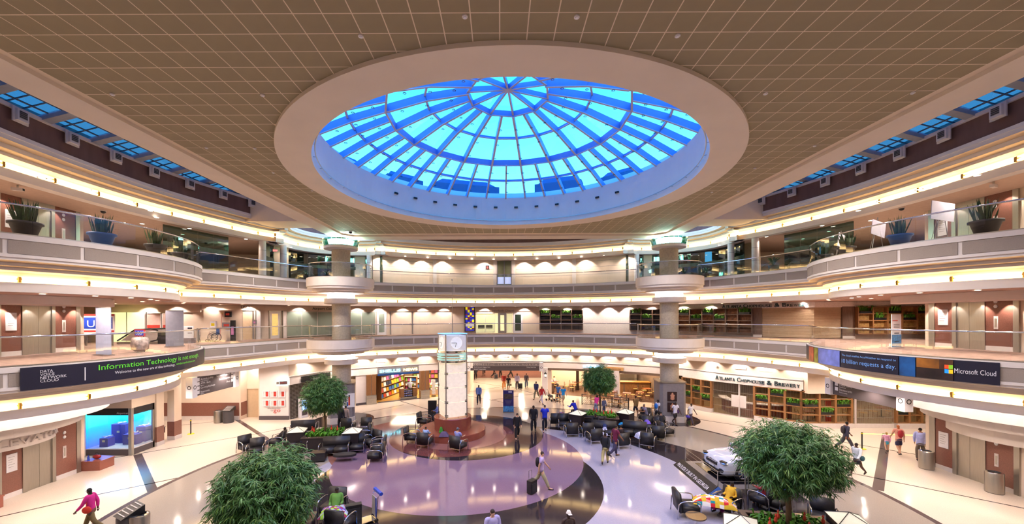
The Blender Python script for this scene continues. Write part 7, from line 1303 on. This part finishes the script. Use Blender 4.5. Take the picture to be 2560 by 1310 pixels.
def make_car(x, y, rz, label):
    t = thing('car', label, 'car', (x, y, .21), rz); WP_ = mat('white_car_paint', '#c3c8d6', .18, var=0, coat=1.0)
    # half sections along the car (nose at -x): x, half width, sill z, belt z, roof half width, roof z
    S_ = [(-2.36, .62, .34, .62, .5, .70), (-2.30, .80, .26, .74, .66, .82), (-2.1, .92, .24, .88, .74, .95), (-1.6, .945, .24, .96, .76, 1.04), (-1.05, .95, .24, 1.0, .76, 1.10), (-.55, .95, .24, 1.02, .66, 1.42), (-.1, .95, .24, 1.03, .62, 1.60), (.5, .95, .24, 1.04, .62, 1.66), (1.2, .95, .24, 1.06, .61, 1.63), (1.8, .94, .26, 1.08, .60, 1.55), (2.15, .90, .30, 1.08, .60, 1.38), (2.34, .82, .38, 1.0, .62, 1.10), (2.38, .72, .42, .8, .6, .86)]
    rows = []
    for (X, w_, zs, zb, rw, zr) in S_:
        zm = (zs+zb)/2; rows.append([(X, -w_*.9, zs), (X, -w_, zs+.1), (X, -w_*1.0, zm), (X, -w_*.985, zb-.05), (X, -w_*.94, zb), (X, -(rw+(w_-rw)*.22), zb+(zr-zb)*.55), (X, -rw, zr-.03), (X, -rw*.6, zr), (X, 0, zr+.015)])
    bm = bmesh.new(); G_ = []
    for r in rows:
        full = r+[(a, -b, c) for a, b, c in reversed(r[:-1])]; G_.append([bm.verts.new(p) for p in full])
    nn = len(G_[0])
    for i in range(len(G_)-1):
        for j in range(nn-1): bm.faces.new((G_[i][j], G_[i+1][j], G_[i+1][j+1], G_[i][j+1]))
        bm.faces.new((G_[i][-1], G_[i+1][-1], G_[i+1][0], G_[i][0]))
    bm.faces.new(list(reversed(G_[0]))); bm.faces.new(G_[-1]); bmesh.ops.recalc_face_normals(bm, faces=bm.faces[:]); bmesh.ops.subdivide_edges(bm, edges=bm.edges[:], cuts=1, use_grid_fill=True, smooth=.4)
    me = bpy.data.meshes.new('body'); bm.to_mesh(me); bm.free(); me.materials.append(WP_); me.polygons.foreach_set('use_smooth', [True]*len(me.polygons)); o = bpy.data.objects.new('body', me); C.objects.link(o); o.parent = t
    GLS = mat('car_glass', '#15191c', .05, var=0, spec=.8)
    def gl(pts, nm, m=GLS): return MB().add(pts, [tuple(range(len(pts)))]).build(nm, m, t)
    gl([(-1.04, -.68, 1.145), (-1.04, .68, 1.145), (-.16, .60, 1.625), (-.16, -.60, 1.625)], 'windscreen'); gl([(2.19, -.56, 1.36), (2.19, .56, 1.36), (2.37, .60, 1.06), (2.37, -.60, 1.06)], 'rear_window')
    for s in (-1, 1):
        for a, b, nm in ((-.78, .25, 'front_side_window'), (.32, 1.2, 'rear_side_window'), (1.26, 1.9, 'quarter_window')):
            ya = lambda z: s*(.935-(z-1.04)*.42); top = 1.5 if a > -.5 else 1.48
            gl([(a, ya(1.08), 1.08), (b, ya(1.08), 1.08), (b-.05, ya(top), top), ((-.2 if a < -.5 else a+.03), ya(top), top)], nm)
        for wx in (-1.45, 1.4):
            a_ = MB(); m_ = MB().lathe([(.01, .0), (.43, .0), (.43, .04)], n=24); a_.v = [(wx+p, s*(.925+q*.8), .37+r) for p, r, q in m_.v]; a_.f = m_.f; a_.build('wheel_arch', 'black', t)
            a_ = MB(); m_ = MB().lathe([(.24, -.1), (.35, -.1), (.37, -.06), (.37, .06), (.35, .10), (.24, .10)], n=28); a_.v = [(wx+p, s*(.88)+q*s, .37+r) for p, r, q in m_.v]; a_.f = m_.f; w_ = a_.build('tyre', 'black', t, True)
            a_ = MB(); m_ = MB().lathe([(.21, .06), (.25, .10), (.25, .06)], n=28)
            for k in range(10): an = 2*pi*k/10; m_.tube([(.03*cos(an), .03*sin(an), .09), (.23*cos(an+.1), .23*sin(an+.1), .08)], .014, 4)
            m_.cyl(0, 0, .06, .1, .045, n=10); a_.v = [(wx+p, s*(.89)+q*s, .37+r) for p, r, q in m_.v]; a_.f = m_.f; a_.build('alloy_wheel', 'chrome', w_)
        MB().cbox(-.62, s*1.02, 1.1, .14, .2, .15).build('mirror', WP_, t); MB().ball(-2.20, s*.72, .80, .19, .21, .075, 12, 6).build('headlamp', mat('headlamp', '#b8c6da', .08, .6), t); MB().cbox(-2.24, s*.73, .875, .22, .3, .025, -s*.45).build('lamp_brow', 'blackm', t); MB().ball(-2.30, s*.66, .44, .10, .17, .11, 10, 6).build('fog_lamp', 'black', t)
        MB().box(-1.0, 1.0, s*.955-.006, s*.955+.006, .26, .34).build('sill_trim', 'black', t)
        for dx in (.28, 1.22, -.80): MB().box(dx-.006, dx+.006, s*.957-.004, s*.957+.004, .35, 1.02).build('door_seam', 'sign', t)
        for dx in (.12, 1.02): MB().box(dx-.1, dx+.1, s*.965-.02, s*.965+.02, .86, .89).build('door_handle', 'chrome', t)
        MB().tube([(-.3, s*.62, 1.67), (1.6, s*.6, 1.66)], .018, 5).build('roof_rail', 'chrome', t)
    MB().box(-2.40, -2.34, -.42, .42, .60, .76).build('grille', 'black', t); MB().box(-2.42, -2.39, -.44, .44, .745, .765).box(-2.42, -2.39, -.4, .4, .595, .61).build('grille_surround', 'chrome', t); MB().box(-2.41, -2.33, -.62, .62, .30, .44).build('lower_grille', 'black', t); MB().ball(-2.41, 0, .80, .01, .08, .035, 10, 4).build('nose_badge', 'chrome', t); MB().box(-2.39, -2.385, -.2, .2, .46, .56).build('number_plate', 'paper', t)
    MB().box(2.34, 2.40, -.8, -.55, .85, 1.05).box(2.34, 2.40, .55, .8, .85, 1.05).build('tail_lamp', 'red', t); MB().box(-2.1, 2.1, -.8, .8, .15, .26).build('underbody', 'black', t)
make_car(12.75, 19.85, .07, 'white sport utility car on the low platform, nose to the left')
# ---------------- lower gallery furniture ----------------
def on2(px, py, z=Z2): return (*GZ(px, py, z), z)
def rollup(px, py, w_, h, rz, label, m, lines=False):
    t = thing('roll_up_banner', label, 'banner', on2(px, py), rz); b = MB().box(-w_/2, w_/2, -.01, .01, .08, h).build('fabric', m, t); MB().box(-w_/2-.02, w_/2+.02, -.12, .12, 0, .08).build('base', 'chrome', t); MB().cyl(0, .03, .08, h, .012, n=5).build('pole', 'steel', t); MB().box(-w_/2, w_/2, -.02, .02, h, h+.03).build('top_bar', 'steel', t)
    if lines:
        MB().box(-w_/2+.06, w_/2-.3, -.016, -.01, h-.32, h-.29).build('red_line', 'red', b); MB().box(-w_/2+.2, w_/2-.2, -.016, -.01, h-.95, h-.9).build('dark_line', 'navy', b); MB().box(-w_/2+.2, w_/2-.2, -.016, -.01, h-1.35, h-1.31).build('dark_line', 'navy', b)
        for q in range(4): MB().box(-w_/2+.15, w_/2-.15, -.016, -.01, h-.5-q*.08, h-.48-q*.08).build('text_line', 'sign', b)
        MB().box(-w_/2, w_/2, -.015, -.01, .1, .7).build('blue_lower_print', mat('print_blue', '#3f7fb8', .5, var=.5, scale=8), b)
PB_ = mat('pale_blue_fabric', '#a9aecb', .7, var=.05)
rollup(259, 890, 1.02, 2.15, -.3, 'pale blue back of a roll-up banner at the left gallery rail', PB_); rollup(437, 868, .9, 2.1, 1.15, 'grey roll-up banner seen nearly edge-on by the escalator', mat('grey_fabric', '#86838f', .7)); rollup(2241, 872, .78, 1.7, .35, 'printed roll-up banner by the right gallery rail', 'paper', True)
u = thing('sign_stand', 'round photo-printed bin with a red and blue USO board on top', 'stand', on2(350, 880), -.2); MB().lathe([(.01, .75), (.3, .72), (.36, .5), (.34, .15), (.2, .05)], n=20).build('photo_drum', mat('photo_print_mix', '#b9a59c', .6, var=.7, scale=5), u, True)
b_ = MB().box(-.3, .3, -.03, .03, .78, 1.12).build('board', 'red', u); MB().box(-.26, .26, -.04, -.03, .82, 1.08).build('blue_field', 'blue', b_); flat_text('USO', .22, 0, .87, -.05, 'paper', b_, .4, 'c'); MB().tube([(-.2, .05, 0), (-.15, .05, .8)], .015).tube([(.2, .05, 0), (.15, .05, .8)], .015).build('leg', 'black', u)
us = thing('wall_sign', 'big blue and red USO banner behind the left elevator on the lower gallery', 'sign', (-24.6, 24.6, Z2), .0); bb = MB().box(-1.0, .9, -.03, .03, .75, 1.95).build('board', 'paper', us); MB().box(-1.0, .9, -.035, -.03, 1.83, 1.95).box(-1.0, .9, -.035, -.03, .85, .95).build('red_stripe', 'red', bb); MB().box(-1.0, .8, -.036, -.03, 1.05, 1.75).build('blue_field', 'blue', bb); flat_text('USO', .6, .75, 1.15, -.045, 'paper', bb, 1.5, 'r'); MB().box(-.9, -.8, -.03, .03, 0, .75).box(.7, .8, -.03, .03, 0, .75).build('leg', 'steel', us)
es = thing('escalator', 'top of an escalator with rounded black handrails on the left lower gallery', 'escalator', on2(395, 858)); 
for a in (-.55, .55):
    m_ = MB().tube([(-2.2, a, .2), (-1.0, a, .95), (0, a, .98), (.42, a, .9), (.56, a, .6), (.42, a, .25), (0, a, .15)], .05, 6); m_.build('handrail', 'black', es, True)
    MB().add([(-2.0, a, .2), (-1.0, a, .9), (0, a, .93), (.4, a, .84), (.5, a, .6), (.38, a, .3), (0, a, .2)], [(0, 1, 2, 3, 4, 5, 6)]).build('side_panel', 'trim', es)
MB().box(-2.2, .6, -.6, .6, 0, .14).build('comb_plate', 'steel', es); MB().box(.75, 1.5, -.9, .5, 0, .85).build('newel_cabinet', 'black', es)
sbx = thing('notice_stand', 'white notice board on a grey cabinet right of the escalator', 'sign', on2(467, 858)); MB().box(-.45, .45, -.2, .2, 0, .35).build('cabinet', 'grey', sbx); n_ = MB().box(-.48, .48, -.05, .0, .35, 1.15).build('board', 'paper', sbx); MB().box(.1, .4, -.055, -.05, .95, 1.05).build('logo', 'navy', n_); MB().box(.1, .4, -.055, -.05, .65, .7).build('text_line', 'grey', n_)
for k, px in enumerate((385, 425)):
    t = thing('ticket_booth', 'pale booth panel with a red strip behind the escalator, %s' % ('left', 'right')[k], 'booth', (*[(px-X0)/F*28.6, 28.6], Z2), 0); MB().box(-.62, .62, -.04, .0, .0, 2.0).build('panel', mat('booth_pink', '#dcbcb0', .6), t); MB().box(-.45, .45, -.06, -.04, .98, 1.2).build('red_strip', 'red', t); MB().box(-.64, -.6, -.06, 0, 0, 2.04).box(.6, .64, -.06, 0, 0, 2.04).box(-.64, .64, -.06, 0, 2.0, 2.04).build('frame', 'trim', t)
gp = thing('lit_glass_partition', 'greenish-yellow lit glass partition left of the booths', 'window', ((318-X0)/F*28.6, 28.6, Z2)); MB().box(-1.2, 1.4, -.03, 0, 0, 2.1).build('glass_pane', mat('lime_lit_glass', '#cfd08e', .4, em=.5, emc=(.8, .8, .35)), gp); MB().box(-.02, .02, -.06, 0, 0, 2.1).box(1.36, 1.42, -.06, 0, 0, 2.1).build('mullion', 'steel', gp)
wc = thing('wheelchair', 'wheelchair with a dark blue backrest on the lower gallery', 'wheelchair', ((536-X0)/F*28.2, 28.2, Z2), -.6)
for s in (-.3, .3):
    a_ = MB(); m_ = MB().lathe([(.29, -.015), (.32, -.015), (.32, .015), (.29, .015), (.29, -.015)], n=24)
    for k in range(10): an_ = 2*pi*k/10; m_.tube([(0, 0, 0), (.3*cos(an_), .3*sin(an_), 0)], .006, 3)
    a_.v = [(s+q, p, .32+r) for p, r, q in m_.v]; a_.f = m_.f; a_.build('wheel', 'black', wc); a_ = MB(); m_ = MB().lathe([(.05, -.015), (.09, -.015), (.09, .015), (.05, .015)], n=12); a_.v = [(s*.9+q, -.38+p, .09+r) for p, r, q in m_.v]; a_.f = m_.f; a_.build('caster', 'dark', wc)
    MB().tube([(s*.9, .2, .5), (s*.9, .22, .95), (s*.9, .32, .97)], .014, 5).tube([(s*.9, .2, .7), (s*.9, -.2, .7), (s*.9, -.25, .5)], .014, 5).tube([(s*.7, -.2, .45), (s*.7, -.42, .12), (s*.5, -.52, .1)], .012, 5).build('frame', 'chrome', wc)
MB().box(-.24, .24, -.22, .2, .46, .5).build('seat', 'navy', wc); MB().box(-.25, .25, .2, .24, .52, .92).build('backrest', mat('deep_blue', '#0b3f7d', .4), wc)
for px, z0, z1, w_, nm, lb, m in ((532, .95, 1.45, .2, 'first_aid_box', 'white wall box with a yellow tag above the wheelchair', 'paper'), (566, .95, 1.35, .32, 'phone_box', 'grey and red emergency phone box on the gallery wall', 'grey'), (581, 0, 1.5, .16, 'vending_column', 'slim black machine with a pink panel by the USO door', 'black'), (569, 1.75, 2.15, .22, 'picture', 'small dark square picture on the gallery wall', 'dark'), (636, 1.2, 1.5, .1, 'wall_panel', 'small grey control panel right of the USO door', 'grey')):
    y_ = 29.0; t = thing(nm, lb, 'fixture', ((px-X0)/F*y_, y_+.12, Z2+z0), 0); MB().box(-w_, w_, -.12, .0, 0, z1-z0).build('case', m, t); MB().box(-w_*.6, w_*.6, -.13, -.12, (z1-z0)*.3, (z1-z0)*.7).build('face', 'yellow' if 'yellow' in lb else 'red' if nm in ('phone_box', 'picture') else mat('pink_panel', '#c77fb0', .5), t)
struct(MB().sweepc([(-21.6, 29.15), (-18.9, 29.3)], [(0, Z2), (0, Z2+2.25), (.1, Z2+2.25), (.1, Z2)]).build('wall_gallery_recess', 'wall'))
fp_ = thing('flag_pole', 'thin red pole leaning by the wall box', 'pole', ((549-X0)/F*28.9, 28.9, Z2)); MB().tube([(0, 0, 0), (.15, .05, 2.0)], .012, 5).build('pole', 'red', fp_); MB().ball(.15, .05, 2.02, .03).build('knob', 'yellow', fp_)
# ---------------- banners on the parapets ----------------
def parapet_banner(cx, cy_, R, pa, pb, z0, z1, label, m, n=24):
    t = thing('parapet_banner', label, 'banner', (0, 0, 0)); pts = arcp(cx, cy_, R+.05, pa, pb, .3); MB().sweepc(pts, [(-.03, z0), (-.03, z1), (0, z1), (0, z0)]).build('panel', m, t); return t
def ang_of(cx, cy_, R, px):     # angle on a bay circle seen at a photo column (nearer crossing)
    k = (px-X0)/F; best = None
    for i in range(1440):
        a = 2*pi*i/1440; x, y = cx+R*cos(a), cy_+R*sin(a)
        if y > 1 and abs(x/y-k) < .004:
            if best is None or hypot(x, y) < best[0]: best = (hypot(x, y), a)
    return best[1]-2*pi if best[1] > pi*1.3 and cx < 0 else best[1]
def ban_text(body, cx, cy_, R, pa, pb, z, h, m, par, flip=False):
    mb = text_mb(body, h, 0); xs = [v[0] for v in mb.v]; x0, x1 = min(xs), max(xs)
    mb.v = [(cx+(R+.095)*cos(pa+(pb-pa)*(x-x0)/(x1-x0)), cy_+(R+.095)*sin(pa+(pb-pa)*(x-x0)/(x1-x0)), z+y) for x, y, d in mb.v]; return mb.build('lettering', m, par)
cx, cy_, R = BL; A = lambda px: ang_of(cx, cy_, R+.05, px)
a0, a1 = A(53), radians(40); zt_, zb_ = Z2-.04, Z2-.84
bn = parapet_banner(cx, cy_, R, a0, a1, zb_, zt_, 'long black curved banner with green and white lettering on the left bay', 'navy')
for i, wds in enumerate(('DATA', 'VOICE', 'NETWORK', 'CLOUD')): ban_text(wds, cx, cy_, R, A(100), A((132, 138, 166, 146)[i]), Z2-.26-i*.115, .14, 'paper', bn)
MB().sweepc(arcp(cx, cy_, R+.09, A(213), A(213)+.004, .01), [(-.003, Z2-.7), (-.003, Z2-.2), (0, Z2-.2), (0, Z2-.7)]).build('divider', 'paper', bn)
ban_text('Information Technology is not enough.', cx, cy_, R, A(247), A(497), Z2-.36, .30, mat('banner_green', '#5ec832', .5, em=.15), bn); ban_text('Welcome to the new era of idea technology.', cx, cy_, R, A(287), A(438), Z2-.58, .16, 'paper', bn); ban_text('windstreambusiness.com', cx, cy_, R, A(441), A(488), Z2-.56, .14, MATS['banner_green'], bn)
MB().sweepc(arcp(cx, cy_, R+.085, a1-.045, a1-.02, .1), [(-.003, Z2-.5), (-.003, Z2-.15), (0, Z2-.15), (0, Z2-.5)]).build('green_mark', MATS['banner_green'], bn)
cx, cy_, R = BR; B = lambda px: ang_of(cx, cy_, R+.05, px)
b0, b1 = radians(140), B(2495); bn = parapet_banner(cx, cy_, R, b1, b0, zb_, zt_, 'long curved picture banner in dark blue and orange on the right bay', 'navy')
def patch(pa, pb, m, nm, z0=Z2-.83, z1=Z2-.05, o=.088): MB().sweepc(arcp(cx, cy_, R+o, B(pb) if pb else b1, B(pa), .2), [(-.003, z0), (-.003, z1), (0, z1), (0, z0)]).build(nm, m, bn)
patch(2020, 2032, mat('ban_red', '#a8431f', .5, var=.5, scale=3), 'red_photo'); patch(2033, 2043, mat('ban_olive', '#8a8420', .5, var=.4, scale=3), 'olive_photo'); patch(2044, 2098, mat('ban_violet', '#6f7fd0', .5, var=.35, scale=2), 'snow_photo'); patch(2100, 2245, mat('ban_dark', '#14142c', .5, var=.3), 'dark_field'); patch(2246, 2287, mat('ban_teal', '#0f4f8c', .5, var=.5, scale=2), 'teal_photo'); patch(2289, 2345, mat('ban_orange', '#9a5f1c', .5, var=.55, scale=1.5), 'sunset_photo', Z2-.42); patch(2289, 2380, mat('ban_umber', '#2c1c18', .5, var=.5, scale=2), 'shore_photo', Z2-.83, Z2-.42)
patch(2346, 2380, mat('ban_umber2', '#4a2c1a', .5, var=.6, scale=2), 'tree_photo', Z2-.42)
def bt2(body, pa, pb, z, h, m):
    mb = text_mb(body, h, 0); xs = [v[0] for v in mb.v]; x0, x1 = min(xs), max(xs); A0, A1 = B(pa), B(pb)
    mb.v = [(cx+(R+.1)*cos(A0+(A1-A0)*(x-x0)/(x1-x0)), cy_+(R+.1)*sin(A0+(A1-A0)*(x-x0)/(x1-x0)), z+y) for x, y, d in mb.v]; mb.build('lettering', m, bn)
bt2('The cloud enables AccuWeather to respond to', 2104, 2238, Z2-.27, .13, mat('ban_lightblue', '#6f9fe0', .5, em=.1)); bt2('10 billion requests a day.', 2104, 2240, Z2-.6, .28, MATS['ban_lightblue']); bt2('Microsoft Cloud', 2384, 2490, Z2-.52, .26, 'paper')
for i, (c, u, v) in enumerate((('#f04a22', 0, 1), ('#7fba2c', 1, 1), ('#1e8fe0', 0, 0), ('#f5b81e', 1, 0))): 
    A0, A1 = B(2361+u*10), B(2370+u*10); MB().sweepc(arcp(cx, cy_, R+.1, A1, A0, .1), [(-.003, Z2-.56+v*.17), (-.003, Z2-.41+v*.17), (0, Z2-.41+v*.17), (0, Z2-.56+v*.17)]).build('colour_square', mat('logo_'+c[1:], c, .5, em=.2), bn)
# ---------------- upper gallery plants and boards ----------------
ringL = arcp(BL[0], BL[1], 7.25, radians(-60), radians(50), .2); ringR = arcp(BR[0], BR[1], 7.75, radians(240), radians(130), .2)
def snake_plant(path, px, label, s=1.0, blue=False):
    x, y, a = hit(path, px); t = thing('potted_snake_plant', label, 'plant', (x, y, Z3+.01)); pm_ = mat('blue_lit_pot', '#2d4f8a', .5) if blue else mat('charcoal_pot', '#3a3436', .55)  # blue variant: blue light on a dark pot, put into its colour
    MB().lathe([(.01, 0), (.26*s, 0), (.4*s, .46*s), (.46*s, .48*s), (.46*s, .56*s), (.42*s, .56*s), (.38*s, .5*s), (.01, .5*s)], n=24).build('pot', pm_, t, True); rnd = random.Random(px); mb = MB()
    for i in range(46):
        an_ = rnd.uniform(0, 2*pi); r = rnd.uniform(0, .26)*s; l = rnd.uniform(.55, 1.0)*s; tl = rnd.uniform(.05, .35); b = Vector((r*cos(an_), r*sin(an_), .48*s)); d = Vector((cos(an_)*tl, sin(an_)*tl, 1)).normalized(); sd = Vector((-sin(an_+.8), cos(an_+.8), 0))*.035*s
        mb.add([b-sd*.7, b+sd*.7, b+d*l*.6+sd, b+d*l, b+d*l*.6-sd], [(0, 1, 2, 3, 4)])
    mb.build('leaves', 'leaf2', t)
for px, lb, s in ((65, 'snake plant in a dark pot nearest the left edge, upper left bay', 1.0), (256, 'snake plant in a dark pot bathed in blue light, upper left bay', 1.0), (390, 'third snake plant from the left edge, upper left bay', .95), (452, 'fourth snake plant from the left edge, upper left bay', .9), (481, 'last snake plant at the far end of the upper left bay', .85)): snake_plant(ringL, px, lb, s, px == 256)
for px, lb, s in ((2465, 'snake plant in a dark pot nearest the right edge, upper right bay', 1.0), (2250, 'snake plant in a blue-lit pot, upper right bay', .95), (2117, 'third snake plant from the right edge, upper right bay', .85), (2062, 'last snake plant at the far end of the upper right bay', .85)): snake_plant(ringR, px, lb, s, px == 2250)
def easel(path, px, w_, h, label, tilt, z0=.95):
    x, y, a = hit(path, px); t = thing('easel_board', label, 'sign', (x, y, Z3), a+pi if False else 0.0); MB().cbox(0, 0, z0+h/2, w_, .02, h, tilt*.6, 0, tilt*.35).build('board', mat('foam_board', '#b9b6c4', .7, var=.04), t)
    MB().tube([(-.3, .05, 0), (0, .03, 1.7)], .015, 4).tube([(.3, .05, 0), (0, .03, 1.7)], .015, 4).tube([(0, .5, 0), (0, .03, 1.7)], .015, 4).build('easel', 'steel', t)
ringR2 = arcp(BR[0], BR[1], 7.1, radians(240), radians(130), .2)
easel(ringR2, 2358, 1.15, .75, 'large pale board on an easel, upper right bay', .25); easel(ringR2, 2197, .95, .7, 'middle pale board on an easel, upper right bay', .5, .8); easel(ringR2, 2105, .7, .75, 'smallest pale board on an easel, upper right bay', .7, .75)
def palm(x, y, z, label, s=1.0):
    t = thing('potted_palm', label, 'plant', (x, y, z)); MB().lathe([(.01, 0), (.2*s, 0), (.26*s, .4*s), (.23*s, .4*s), (.01, .36*s)], n=18).build('pot', 'black', t, True); rnd = random.Random(int(x*7)); mb = MB()
    for i in range(26):
        an_ = rnd.uniform(0, 2*pi); l = rnd.uniform(.6, 1.0)*s; el_ = rnd.uniform(.5, 1.3)
        for q in range(5): 
            t0, t1_ = q/5, (q+1)/5; f = lambda u: Vector((cos(an_)*l*u*cos(el_), sin(an_)*l*u*cos(el_), .4*s+l*1.3*(u*sin(el_)-.55*u*u))); sd = Vector((-sin(an_), cos(an_), 0))*.06*s*(1-abs(t0-.4)); mb.add([f(t0)-sd*.6, f(t0)+sd*.6, f(t1_)+sd, f(t1_)-sd], [(0, 1, 2, 3)])
    mb.build('fronds', 'leaf', t)
for px, y_, lb, s in ((767, 31.6, 'potted palm left of the left column on the upper gallery', 1.0), (816, 31.2, 'bushy potted palm on the ring balcony of the left column', .95), (1934, 27.6, 'tall potted palm by the dark glass on the right upper gallery', 1.25), (1765, 31.6, 'potted palm right of the right column on the upper gallery', 1.0), (1712, 32.2, 'bushy green palm on the ring balcony of the right column', 1.1)): palm((px-X0)/F*y_, y_, Z3+.01, lb, s)
for px, py, lb, path in ((44, 470, 'security camera on the left upper gallery ceiling', 0), (2484, 462, 'security camera on the right upper gallery ceiling', 0), (258, 533, 'black dome camera on the left upper gallery ceiling', 1), (2254, 526, 'black dome camera on the right upper gallery ceiling', 1)):
    x, y = GZ(px, py-4, 13.5); t = thing('security_camera', lb, 'camera', (x, y, 13.54))
    if path: MB().ball(0, 0, -.05, .11, .11, .09, 12, 6).build('dome', 'black', t, True); MB().cyl(0, 0, -.03, .02, .13, n=14).build('collar', 'trim', t)
    else: MB().cbox(0, 0, -.16, .34, .14, .12, .4).build('housing', 'trim', t); MB().cyl(0, 0, -.12, .02, .03, n=8).build('mount', 'steel', t); MB().cbox(.16, .07, -.16, .03, .09, .08, .4).build('lens', 'dark', t)
x, y = GZ(876, 581, 14.2); t = thing('security_camera', 'black dome camera in a white plate at the left ceiling corner', 'camera', (x, y, 14.26)); MB().box(-.3, .3, -.3, .3, -.02, 0).build('plate', 'white', t); MB().ball(0, 0, -.04, .12, .12, .12, 12, 6).build('dome', 'black', t, True)
